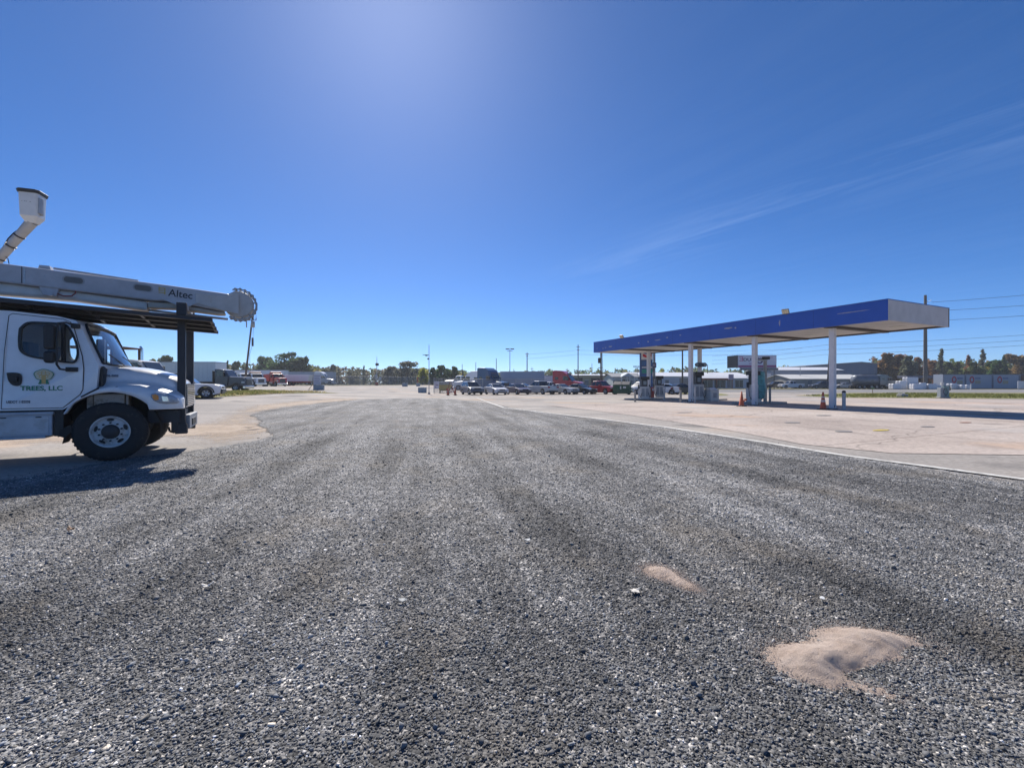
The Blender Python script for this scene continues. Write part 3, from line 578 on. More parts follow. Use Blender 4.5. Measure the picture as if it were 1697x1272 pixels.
def bucket_truck():
    T = thing('bucket_truck', 'white tree crew bucket truck with black overhead rack and long grey boom over its cab', 'truck', (-7.49, 8.09, g(-7.49, 8.09) + 0.012), R(30))
    LS = [0.05, 0.08, 0.28, 0.6, 0.9, 1.2, 1.5, 1.8, 2.12, 2.32, 2.35]
    outer = MB().loft([cab_ring(l) for l in LS]); inner = MB().loft([cab_ring(l, 0.06) for l in (0.12, 0.28, 0.6, 0.9, 1.2, 1.5, 1.8, 2.12, 2.28)])
    cs_ = MB().prism(SIDEWIN, -0.4, 0.5, XZ); cs2 = MB().prism(SIDEWIN, 1.9, 2.8, XZ)
    wsl = [(0.17, 1.83), (0.5, 1.80), (1.2, 1.80), (1.9, 1.80), (2.23, 1.83), (2.16, 2.50), (1.9, 2.53), (1.2, 2.545), (0.5, 2.53), (0.24, 2.50)]
    cw = MB().prism(wsl, -0.72, 0.6, YZ)
    cabin = meshobj('cab', boolean(outer, [inner, cs_, cs2, cw]), [WHITE], T, 0.012)
    # windshield pane and its seal
    m = MB(); rows = []
    for z in np.linspace(1.80, 2.535, 8):
        a = 0.15 + 0.09 * (z - 1.8) / 0.735; rows.append([(ws_s(l, z) - 0.018, tum(l, z) * 0 + l, z) for l in np.linspace(a, TW - a, 16)])
    n = 16; m.add([v for r in rows for v in r], [(j * n + i, j * n + i + 1, (j + 1) * n + i + 1, (j + 1) * n + i) for j in range(7) for i in range(n - 1)], 0, True)
    m.build('windshield', GLASS, T)
    m = MB(); pts = []
    wl = crom(wsl + [wsl[0]], 6)
    for l, z in wl: pts.append((ws_s(l, z) + 0.008, l, z))
    m.path(pts, 0.022, 5); m.build('windshield_seal', BLACKP, T)
    m = MB(); m.path([(0.06, 0.7, 1.815), (-0.02, 0.45, 1.93), (-0.07, 0.25, 2.0)], 0.01, 5).path([(0.10, 1.35, 1.82), (0.05, 1.0, 1.93), (0.02, 0.8, 1.98)], 0.01, 5); m.build('wiper', BLACKP, T)
    # doors, both sides
    for side in (0, 1):
        f = (lambda s, z, w: (s, tum(0.05 + w, z), z)) if side == 0 else (lambda s, z, w: (s, tum(TW - 0.05 - w, z), z))
        door = [(-1.40, 1.015), (-0.645, 1.015), (-0.42, 1.25), (-0.385, 1.34), (-0.375, 1.72), (-0.40, 1.95), (-0.52, 2.46), (-0.57, 2.56), (-0.66, 2.605), (-1.30, 2.655), (-1.335, 2.62), (-1.37, 2.0)]
        bx = MB().prism(door, -0.014, 0.03, f); cu = MB().prism(SIDEWIN, -0.5, 0.5, XZ) if side == 0 else MB().prism(SIDEWIN, 1.9, 2.9, XZ)
        d = meshobj('door', boolean(bx, [cu]), [WHITE], T, 0.006)
        m = MB(); dl = grow(door, 0.006); pts = [f(a, b, -0.001) for a, b in dl]; m.path(pts + [pts[0]], 0.007, 4); m.build('door_seam', BLACKP, T)
        m = MB(); o_, i_ = grow(SIDEWIN, 0.022), grow(SIDEWIN, -0.012); n = len(o_)
        vs = [f(a, b, -0.022) for a, b in o_] + [f(a, b, -0.024) for a, b in i_] + [f(a, b, 0.04) for a, b in i_] + [f(a, b, 0.0) for a, b in o_]
        m.add(vs, [(q * n + i, q * n + (i + 1) % n, (q + 1) * n + (i + 1) % n, (q + 1) * n + i) for q in range(2) for i in range(n)] + [(3 * n + i, 3 * n + (i + 1) % n, (i + 1) % n, i) for i in range(n)], 0)
        m.box(-0.655, -0.62, -0.004 + (0 if side == 0 else 2.33), 0.10 + (0 if side == 0 else 2.33), 1.85, 2.51); m.build('window_seal', BLACKP, d)
        m = MB().add([f(a, b, 0.012) for a, b in grow(SIDEWIN, 0.005)], [tuple(range(n))]); m.build('window', GLASS, d)
        hp = [tuple(p) for p in crom([(-1.34, 1.63), (-1.24, 1.635), (-1.165, 1.60), (-1.16, 1.46), (-1.20, 1.405), (-1.27, 1.42), (-1.32, 1.50), (-1.34, 1.63)], 4)[:-1]]
        m = MB().prism(hp, -0.022, 0.0, f); m.box(-1.30, -1.20, *((-0.018, 0.035) if side == 0 else (TW - 0.035, TW + 0.018)), 1.48, 1.56); m.build('door_handle', BLACKP, d, 0.004)
    D0 = [o for o in T.children if o.name.split('.')[0] == 'door'][0]
    # lettering on the near door
    TXT = lambda s, z, l=0.0335: Matrix.Translation((s, l, z)) @ Matrix.Rotation(R(90), 4, 'X')
    GREEN = mat('sign_green', (0.03, 0.22, 0.13), 0.4); YEL = mat('emblem_yellow', (0.62, 0.42, 0.15), 0.5); PALE = mat('emblem_pale', (0.62, 0.58, 0.42), 0.5); GREYT = mat('letter_grey', (0.10, 0.11, 0.14), 0.5)
    text('TREES, LLC', 0.112, 'door_lettering', D0, TXT(-1.175, 1.325), GREEN, 0.0015, 0.003, sx=0.98)
    text('USDOT 1183098', 0.066, 'number_lettering', D0, TXT(-1.345, 1.105), GREYT, 0.0015, 0.001, sx=0.62)
    def cloud(sc):
        out = []
        for i in range(80):
            t = 2 * PI * i / 80; r = (0.118 + 0.012 * abs(math.cos(2.5 * (t - PI / 2)))) * sc; out.append((-0.885 + r * math.cos(t) * 1.0, 1.60 + r * math.sin(t) * 0.80))
        return out
    fl = lambda s, z, w: (s, 0.0335 - w, z)
    m = MB().prism(cloud(1.0), 0, 0.001, fl, 0); m.prism(cloud(0.91), 0, 0.0022, fl, 1)
    for i in range(5):
        t = PI / 2 + 2 * PI * i / 5; c = (-0.885 + 0.052 * math.cos(t), 1.605 + 0.045 * math.sin(t)); m.prism([(c[0] + 0.03 * math.cos(2 * PI * j / 14), c[1] + 0.027 * math.sin(2 * PI * j / 14)) for j in range(14)], 0, 0.0032, fl, 2)
        m.prism([(c[0] + 0.02 * math.cos(2 * PI * j / 14), c[1] + 0.018 * math.sin(2 * PI * j / 14)) for j in range(14)], 0, 0.004, fl, 1)
    m.prism([(-0.915, 1.60), (-0.855, 1.60), (-0.86, 1.44), (-0.91, 1.44)], 0, 0.0045, fl, 2)
    m.prism([(-0.93, 1.515), (-0.912, 1.515), (-0.915, 1.435), (-0.955, 1.435)], 0, 0.003, fl, 0); m.prism([(-0.858, 1.515), (-0.84, 1.515), (-0.815, 1.435), (-0.855, 1.435)], 0, 0.003, fl, 0)
    m.build('tree_emblem', [GREEN, PALE, YEL], D0)
    # interior
    for y in (0.35, 1.55): MB().box(-1.25, -0.72, y, y + 0.5, 1.1, 1.5).box(-1.32, -1.18, y + 0.02, y + 0.48, 1.45, 2.2).build('seat', mat('seat_grey', (0.16, 0.17, 0.19), 0.8), T, 0.05, 3)
    m = MB().box(-0.5, -0.12, 0.15, 2.25, 1.3, 1.79); m.build('dashboard', BLACKP, T, 0.03)
    m = MB(); c = Vector((-0.62, 1.8, 1.75)); ring = [c + Vector((0.06 * math.sin(a) * -1, 0.21 * math.cos(a), 0.2 * math.sin(a))) for a in np.linspace(0, 2 * PI, 21)]; m.path(ring, 0.016, 6).tube(c, c + Vector((0.3, 0, -0.25)), 0.03); m.build('steering_wheel', BLACKP, T)
    # bonnet and wings as one smooth nose
    zh = [(-0.62, 1.30), (-0.37, 1.55), (-0.20, 1.755), (-0.05, 1.765), (0.15, 1.755), (0.35, 1.735), (0.55, 1.695), (0.75, 1.635), (0.92, 1.56), (1.02, 1.48), (1.06, 1.40)]
    zf = [(-0.62, 0.92), (-0.5, 1.16), (-0.35, 1.29), (-0.15, 1.385), (0.0, 1.41), (0.2, 1.415), (0.4, 1.395), (0.6, 1.35), (0.8, 1.285), (0.95, 1.22), (1.06, 1.15)]
    lo = [(-0.62, 0.03), (0.4, 0.0), (0.7, 0.02), (0.9, 0.07), (1.0, 0.14), (1.06, 0.24)]      # outline of the wing in plan
    hh = [(-0.62, 0.34), (-0.1, 0.34), (0.5, 0.40), (0.9, 0.48), (1.06, 0.56)]
    def zbot(s):
        if s < 0.565:
            q = 0.735 ** 2 - s * s
            return max(0.545 + (math.sqrt(q) if q > 0 else 0), 0.5) if s > -0.70 else 0.5
        return 0.94
    def section(s):
        H, Fz, L0, hi, zb = interp(zh, s), interp(zf, s), interp(lo, s), interp(hh, s), zbot(s)
        if s < -0.18: H = max(Fz + 0.02, min(H, 1.50)); hi = 0.3
        zb = min(zb, Fz - 0.03)
        pts = [(L0 + 0.02, zb), (L0, zb + 0.4 * (Fz - zb) * 0.6), (L0 + 0.008, Fz - 0.10 if Fz - 0.1 > zb + 0.05 else zb + 0.7 * (Fz - zb)), (L0 + 0.07, Fz - 0.012), (L0 + 0.16, Fz + 0.022), (max(L0 + 0.2, hi - 0.05), Fz + 0.05 + 0.1 * (H - Fz)), (max(hi, L0 + 0.22), H - 0.42 * (H - Fz - 0.05)), (hi + 0.05, H - 0.05), (hi + 0.17, H), (0.9, H + 0.028), (MID, H + 0.04)]
        c = [(p[0], p[1]) for p in crom(pts, 4)]; full = c + [(TW - a, b) for a, b in c[-2::-1]]
        return [(s, a, b) for a, b in full]
    st = [-0.62, -0.55, -0.48, -0.40, -0.30, -0.20, -0.17] + list(np.linspace(-0.1, 0.54, 15)) + [0.565, 0.6, 0.66, 0.72, 0.78, 0.84, 0.9, 0.95, 0.99, 1.02, 1.045, 1.06]
    rings = [section(s) for s in st]; m = MB().loft(rings, closed=False, caps=False, smooth=True)
    last = rings[-1]; m.add(last + [(1.075, p[1] * 0.9 + MID * 0.1, 0.95 + (p[2] - 0.95) * 0.93) for p in last], [(i, i + 1, len(last) + i + 1, len(last) + i) for i in range(len(last) - 1)], 0, True)
    m.add([(1.074, p[1] * 0.9 + MID * 0.1, 0.95 + (p[2] - 0.95) * 0.93) for p in last] + [(1.074, 2.05, 0.95), (1.074, 0.35, 0.95)], [tuple(range(len(last) + 2))], 0)
    hood = m.build('hood', WHITE, T); sol = hood.modifiers.new('s', 'SOLIDIFY'); sol.thickness = 0.02; sol.offset = -1
    text('896-8888', 0.062, 'hood_lettering', hood, Matrix.Translation((-0.13, 0.285, 1.575)) @ Matrix.Rotation(R(78), 4, 'X'), GREYT, 0.004, 0.001, sx=0.8)
    m = MB().tube((-0.16, 0.02, 1.36), (-0.40, 0.03, 1.20), 0.016, n=6).tube((-0.40, 0.04, 1.20), (-0.38, 0.1, 1.2), 0.012, n=6); m.build('hood_latch', BLACKP, hood)
    m = MB().tube((0.09, 0.05, 1.375), (0.09, 0.03, 1.375), 0.022, n=10); m.build('marker_lamp', mat('marker_grey', (0.2, 0.22, 0.26), 0.3), hood)
    # seam between hood and cowl
    m = MB().path([(-0.165, 0.27, 1.72), (-0.165, 0.19, 1.50), (-0.165, 0.12, 1.42), (-0.165, 0.02, 1.36)], 0.008, 4); m.build('hood_seam', BLACKP, hood)
    # headlights
    for side in (0, 1):
        k = lambda l: l if side == 0 else TW - l
        up = [(0.60, 1.235), (0.66, 1.262), (0.74, 1.262), (0.84, 1.24), (0.93, 1.20), (0.99, 1.14), (1.01, 1.09)]; dn = [(0.60, 1.19), (0.64, 1.12), (0.72, 1.07), (0.82, 1.05), (0.92, 1.05), (0.98, 1.055), (1.012, 1.075)]
        off = lambda s, z: interp(lo, s) - 0.006 + 0.05 * max(0, z - 1.17)
        m = MB(); vs = []
        for (a, b), (c, d) in zip(up, dn):
            for q in range(4): s, z = a + (c - a) * q / 3, b + (d - b) * q / 3; vs.append((s, k(off(s, z) - (0.012 if q in (1, 2) else 0)), z))
        m.add(vs, [(i * 4 + q, i * 4 + q + 1, (i + 1) * 4 + q + 1, (i + 1) * 4 + q) for i in range(6) for q in range(3)], 0, True)
        h = m.build('headlight', mat('lens_clear', (0.42, 0.46, 0.52), 0.12, var=0.3, scale=14), T); sol = h.modifiers.new('s', 'SOLIDIFY'); sol.thickness = 0.03; sol.offset = 0
        m = MB(); pa = [(0.615, 1.225), (0.67, 1.245), (0.715, 1.21), (0.72, 1.13), (0.665, 1.12), (0.63, 1.16)]; m.add([(s, k(off(s, z) - 0.033), z) for s, z in pa], [tuple(range(6))]); m.build('turn_signal', AMBER, h)
        m = MB().add([(s, k(off(s, z) - 0.035), z) for s, z in [(0.76, 1.20), (0.85, 1.19), (0.87, 1.10), (0.78, 1.10)]], [(0, 1, 2, 3)]); m.build('lamp_bowl', CHROME, h)
    m = MB()
    for i in range(11): z = 0.99 + i * 0.04; m.box(1.078, 1.10, 0.62 - 0.004 * i, 1.78 + 0.004 * i, z, z + 0.018, 1)
    m.box(1.076, 1.084, 0.58, 1.82, 0.97, 1.44, 0); m.build('grille', [BLACKP, CHROME], T)
    # wheel wells, chassis, axle, engine bay
    m = MB(); pr = arch(0, 0.73, R(-5), R(185), 18)
    for y0, y1 in ((0.10, 0.46), (TW - 0.46, TW - 0.10)):
        m.add([(s, y, z) for s, z in pr for y in (y0, y1)], [(2 * i, 2 * i + 1, 2 * i + 3, 2 * i + 2) for i in range(len(pr) - 1)])
    m.box(-0.7, 0.9, 0.46, 0.50, 0.75, 1.28).box(-0.7, 0.9, TW - 0.50, TW - 0.46, 0.75, 1.28); m.build('wheel_well', mat('well_black', (0.015, 0.014, 0.013), 0.9), T)
    m = MB().box(-0.26, 0.18, 0.14, 0.36, 1.02, 1.25).box(-0.36, -0.27, 0.16, 0.34, 0.98, 1.22).box(0.2, 0.24, 0.14, 0.36, 1.0, 1.25); m.build('air_cleaner', mat('air_box_grey', (0.36, 0.31, 0.26), 0.8, dirt=((0.12, 0.09, 0.06), 0.5, 6, 0.7)), T, 0.015)
    m = MB().box(-7.6, 1.02, 0.74, 0.83, 0.66, 0.92).box(-7.6, 1.02, TW - 0.83, TW - 0.74, 0.66, 0.92); m.tube((0, 0.3, 0.53), (0, TW - 0.3, 0.53), 0.06).box(0.5, 1.0, 0.3, TW - 0.3, 0.66, 0.90).box(-0.6, 0.5, 0.85, 1.55, 0.72, 1.3)
    m.path([(0.86, 0.46, 0.60), (0.93, 0.46, 0.52), (0.90, 0.46, 0.44), (0.82, 0.46, 0.47), (0.80, 0.46, 0.56)], 0.022, 6); m.build('chassis', DARKMETAL, T)
    # bumper and the two posts that carry the boom
    m = MB().box(0.86, 1.14, 0.585, TW - 0.585, 0.50, 0.79); m.box(1.14, 1.155, 0.9, 1.5, 0.55, 0.7, 1); m.build('bumper', [mat('bumper_steel', (0.30, 0.31, 0.33), 0.5, 0.4), BLACKP], T, 0.03)
    for y in (0.50, 1.72):
        m = MB().box(0.945, 1.08, y - 0.065, y + 0.065, 0.41, 3.10).box(0.85, 0.95, y - 0.1, y + 0.1, 0.46, 0.82).box(0.91, 1.11, y - 0.08, y + 0.08, 0.41, 0.62).box(0.93, 1.095, y - 0.08, y + 0.08, 2.86, 3.12)
        for z in (0.52, 0.72): m.tube((0.9, y - 0.1, z), (0.9, y - 0.115, z), 0.02, n=6)
        m.build('boom_post', DARKMETAL, T, 0.008)
    m = MB().box(0.94, 1.08, 0.58, 1.64, 3.02, 3.12).prism([(0.62, 3.235), (1.27, 3.225), (1.06, 3.10), (0.92, 3.10)], 0.90, 0.93, XZ); m.prism([(0.62, 3.235), (1.27, 3.225), (1.06, 3.10), (0.92, 3.10)], 1.36, 1.39, XZ); m.build('boom_saddle', mat('boom_grey', (0.5, 0.5, 0.51), 0.45), T)
    # wheels
    truck_wheel(T, 0, 0.03, -1); truck_wheel(T, 0, TW - 0.03, 1)
    for x in (-4.9,):
        truck_wheel(T, x, 0.03, -1); truck_wheel(T, x, TW - 0.03, 1)
    # step box and black panel under the door
    m = MB().box(-2.3, -0.79, 0.06, 0.60, 0.52, 0.93).box(-2.3, -0.765, 0.03, 0.62, 0.895, 0.945).box(-2.3, -0.87, 0.045, 0.5, 0.475, 0.518)
    sb = m.build('step_box', mat('step_box_grey', (0.46, 0.48, 0.52), 0.5, dirt=((0.3, 0.29, 0.28), 0.55, 4, 0.5)), T, 0.012)
    m = MB().box(-2.3, -0.83, 0.052, 0.062, 0.555, 0.86); m.build('lid', mat('step_lid_grey', (0.48, 0.5, 0.54), 0.4, 0.2, dirt=((0.3, 0.29, 0.28), 0.55, 4, 0.5)), sb, 0.005)
    for a in (-0.99, -1.42): MB().box(a, a + 0.07, 0.036, 0.056, 0.845, 0.862).build('latch', BLACKP, sb)
    m = MB().box(-2.3, -0.64, 0.06, 0.10, 0.94, 1.005).box(-0.77, -0.645, 0.08, 0.6, 0.50, 0.97); m.build('sill_panel', BLACKP, T, 0.01)
    m = MB().prism([(-0.70, 0.60), (-0.56, 0.70), (-0.50, 0.62), (-0.60, 0.50), (-0.66, 0.36), (-0.64, 0.47), (-0.70, 0.50)], 0.06, 0.40, XZ); m.build('mud_flap', RUBBER, T, 0.004)
    # mirrors
    for side in (0, 1):
        k = lambda l: l if side == 0 else TW - l
        m = MB().path([(-0.50, k(0.08), 2.50), (-0.56, k(-0.10), 2.53), (-0.64, k(-0.20), 2.50), (-0.65, k(-0.21), 2.2), (-0.65, k(-0.21), 1.78), (-0.62, k(-0.17), 1.70), (-0.52, k(-0.02), 1.68)], 0.018, 6)
        m.box(-0.60, -0.44, *sorted((k(0.0), k(0.07))), 1.66, 1.74).box(-0.54, -0.43, *sorted((k(0.03), k(0.12))), 2.45, 2.535)
        a = m.build('mirror_arm', BLACKP, T, 0.006)
        y = sorted((k(-0.26), k(-0.10))); m = MB().box(-0.81, -0.675, y[0], y[1], 2.04, 2.46); m.build('mirror', BLACKP, a, 0.035, 3)
        m = MB().box(-0.815, -0.68, y[0], y[1], 1.80, 2.01); m.build('spot_mirror', BLACKP, a, 0.05, 3)
    # overhead rack
    m = MB(); z = lambda s, y=0.0: 2.822 - 0.043 * s - 0.075 * y; RW = 1.42
    def slab(s0, s1, y0, y1, a, b, mi=0): m.add([(s0, y0, z(s0, y0) + a), (s1, y0, z(s1, y0) + a), (s1, y1, z(s1, y1) + a), (s0, y1, z(s0, y1) + a), (s0, y0, z(s0, y0) + b), (s1, y0, z(s1, y0) + b), (s1, y1, z(s1, y1) + b), (s0, y1, z(s0, y1) + b)], [(0, 3, 2, 1), (4, 5, 6, 7), (0, 1, 5, 4), (1, 2, 6, 5), (2, 3, 7, 6), (3, 0, 4, 7)], mi)
    slab(-2.4, 1.56, 0.0, RW, 0.02, 0.028, 1)
    for y in (0.0, 0.45, 0.9, RW - 0.06): slab(-2.4, 1.58, y, y + 0.06, -0.045, 0.018)
    for s in (-2.0, -1.2, -0.4, 0.4, 1.52): slab(s, s + 0.05, 0.061, RW - 0.061, -0.03, 0.016)
    m.build('overhead_rack', [DARKMETAL, mat('rack_plate', (0.05, 0.04, 0.035), 0.7, 0.2, dirt=((0.17, 0.07, 0.035), 0.55, 3, 0.8), bump=0.2)], T)
    m = MB()
    for y in (0.1,): m.box(-2.36, -2.26, y - 0.05, y + 0.05, 0.9, 2.9)
    m.build('rack_leg', DARKMETAL, T)
    # boom: a box beam, its lighter lower arm, the toothed elbow and the hydraulic rod
    BG = mat('boom_grey2', (0.46, 0.46, 0.48), 0.45, dirt=((0.3, 0.27, 0.24), 0.6, 2.5, 0.5)); y0, y1 = 0.93, 1.36
    def beam(name, pts_lo, pts_hi, ya, yb, material, bev, par=T):
        p = pts_lo + pts_hi[::-1]; return MB().prism(p, ya, yb, XZ).build(name, material, par, bev)
    bm_ = beam('boom', [(-4.2, 3.46), (-1.55, 3.31), (0.44, 3.19), (0.8, 3.20), (1.70, 3.07)], [(-4.2, 3.80), (-1.55, 3.665), (0.1, 3.575), (0.8, 3.54), (1.82, 3.47)], y0, y1, BG, 0.03)
    m = MB().prism([(-1.28, 3.655), (-1.10, 3.655), (-1.12, 3.73), (-1.26, 3.73)], 1.05, 1.2, XZ).tube((-1.08, 1.12, 3.70), (0.2, 1.12, 3.605), 0.025); m.build('top_cylinder', BG, bm_)
    ov = lambda cs, cz, L_, h: [(cs + (L_ if math.cos(t) > 0 else -L_) + h * math.cos(t), cz + h * math.sin(t) - 0.055 * (L_ if math.cos(t) > 0 else -L_)) for t in np.linspace(0, 2 * PI, 25)[:-1]]
    POCK = mat('boom_pocket', (0.16, 0.16, 0.155), 0.8)
    for c in ((-0.745, 3.472), (0.31, 3.435)):
        m = MB(); m.prism(ov(*c, 0.088, 0.075), y0 - 0.003, y0 + 0.02, XZ, 0).prism(ov(*c, 0.082, 0.056), y0 - 0.006, y0 + 0.01, XZ, 1)
        m.build('boom_window', [mat('pocket_rim', (0.33, 0.34, 0.35), 0.6), POCK], bm_)
    for i in range(5): zz = 3.36 + i * 0.065; MB().tube((-1.42, y0 - 0.008, zz), (-1.42, y0 + 0.02, zz), 0.016, n=6).build('boom_bolt', STEEL, bm_)
    for q in (-1.32, -1.15, -0.98): MB().tube((q, y0 - 0.005, 3.5), (q, y0 + 0.02, 3.5), 0.014, n=8).build('boom_bolt', STEEL, bm_)
    MB().box(-1.46, -1.452, y0 - 0.006, y0 - 0.001, 3.33, 3.645).build('boom_seam', DARKMETAL, bm_)
    sl_ = -0.055; TB = Matrix.Translation((0.47, y0 - 0.003, 3.325)) @ Matrix.Rotation(R(-3.2), 4, 'Y').inverted() @ Matrix.Rotation(R(90), 4, 'X')
    TB = Matrix.Translation((0.725, y0 - 0.003, 3.318)) @ Matrix.Rotation(R(4.5), 4, 'Y') @ Matrix.Rotation(R(90), 4, 'X')
    text('Altec', 0.215, 'boom_lettering', bm_, TB, mat('letter_dark', (0.035, 0.035, 0.045), 0.5), 0.002, 0.002, sx=0.92)
    m = MB(); YB = mat('emblem_ochre', (0.5, 0.38, 0.12), 0.5)
    for i in range(3): q = 0.038 * i; m.box(0.565, 0.68 - (0.03 if i == 1 else 0), y0 - 0.006, y0 - 0.002, 3.36 + q * 1.25, 3.38 + q * 1.25, 0)
    m.box(0.66, 0.68, y0 - 0.0065, y0 - 0.002, 3.335, 3.46, 0).box(0.565, 0.583, y0 - 0.0065, y0 - 0.002, 3.40, 3.49, 0); m.build('boom_emblem', YB, bm_)
    lb = beam('upper_boom', [(-6.5, 3.14), (-1.7, 3.10), (-0.76, 3.085), (0.37, 2.975)], [(-6.5, 3.50), (-1.7, 3.33), (-0.76, 3.27), (0.37, 3.18)], 1.02, 1.34, mat('fibreglass_white', (0.66, 0.64, 0.6), 0.4), 0.06)
    beam('boom_liner', [(0.375, 3.04), (0.85, 3.06), (1.60, 3.0), (1.74, 3.01)], [(0.375, 3.17), (0.85, 3.18), (1.60, 3.065), (1.74, 3.065)], 1.0, 1.30, mat('liner_tan', (0.52, 0.46, 0.38), 0.5), 0.03)
    m = MB().prism([(-1.25, 3.325), (-0.95, 3.315), (-1.0, 3.13), (-1.18, 3.14)], 0.95, 1.30, XZ).tube((-1.08, 0.93, 3.18), (-1.08, 0.96, 3.18), 0.05); m.build('boom_bracket', BG, T, 0.01)
    m = MB().path([(-1.0, 0.98, 3.2), (-0.9, 0.95, 3.15), (-0.78, 0.95, 3.16), (-0.72, 0.95, 3.23), (-0.73, 0.95, 3.3)], 0.012, 6); m.build('hose', mat('hose_red', (0.28, 0.05, 0.04), 0.5), T)
    m = MB().tube((0.2, 1.17, 3.02), (1.78, 1.17, 2.925), 0.028); m.build('hydraulic_rod', STEEL, T)
    C = (2.03, 3.265); m = MB(); m.lathe([(0.0, -0.14), (0.27, -0.14), (0.30, -0.11), (0.30, 0.14), (0.27, 0.17), (0, 0.17)], (C[0] - 0.03, 1.15, C[1]), 'Y', 40)
    m.prism([(1.2, 3.42), (1.7, 3.41), (2.0, 3.50), (2.0, 3.02), (1.7, 3.08), (1.2, 3.20)], y0 - 0.02, y0 + 0.02, XZ)
    m.build('elbow', mat('elbow_grey', (0.50, 0.49, 0.47), 0.5, dirt=((0.35, 0.24, 0.14), 0.62, 3, 0.5)), T, 0.01)
    m = MB(); n = 160; ro = [0.362 + 0.012 * math.sin(2 * PI * 15 * i / n) for i in range(n)]; a0, a1 = R(-122), R(112)
    pts = [(C[0] - 0.03 + r * math.cos(a0 + (a1 - a0) * i / (n - 1)), C[1] + r * math.sin(a0 + (a1 - a0) * i / (n - 1))) for i, r in enumerate(ro)] + [(C[0] - 0.03 + 0.325 * math.cos(a1 + (a0 - a1) * i / 59), C[1] + 0.325 * math.sin(a1 + (a0 - a1) * i / 59)) for i in range(60)]
    for ya in (0.99, 1.28): m.prism(pts, ya, ya + 0.03, XZ)
    for i in range(15):
        a = a0 + (a1 - a0) * (i + 0.25) / 15; p = (C[0] - 0.03 + 0.337 * math.cos(a), C[1] + 0.337 * math.sin(a)); m.tube((p[0], 0.985, p[1]), (p[0], 1.315, p[1]), 0.012, n=8)
    for i in range(8):
        a = a0 + (a1 - a0) * (i + 0.5) / 8; m.tube((C[0] - 0.03 + 0.29 * math.cos(a), 1.0, C[1] + 0.29 * math.sin(a)), (C[0] - 0.03 + 0.36 * math.cos(a), 1.0, C[1] + 0.36 * math.sin(a)), 0.016, n=5)
    m.build('elbow_chain', mat('chain_grey', (0.36, 0.36, 0.36), 0.5, 0.3), T)
    # what stands behind the cab, out of the picture at left: turret and chip box
    m = MB().lathe([(0.45, 0.95), (0.45, 1.5), (0.32, 1.55), (0.30, 3.2), (0.0, 3.2)], (-2.75, MID, 0), 'Z', 24); m.box(-3.3, -2.4, 0.9, 1.5, 2.9, 3.35); m.build('turret', WHITE, T, 0.02)
    m = MB().box(-7.8, -3.2, 0.0, TW, 0.95, 2.75); m.build('chip_box', WHITE, T, 0.03)
    m = MB()
    for i in range(6): m.box(-7.7 + i * 0.85, -7.64 + i * 0.85, -0.04, -0.002, 0.97, 2.73)
    m.build('chip_box_rib', WHITE, T)
    return T
bucket_truck()

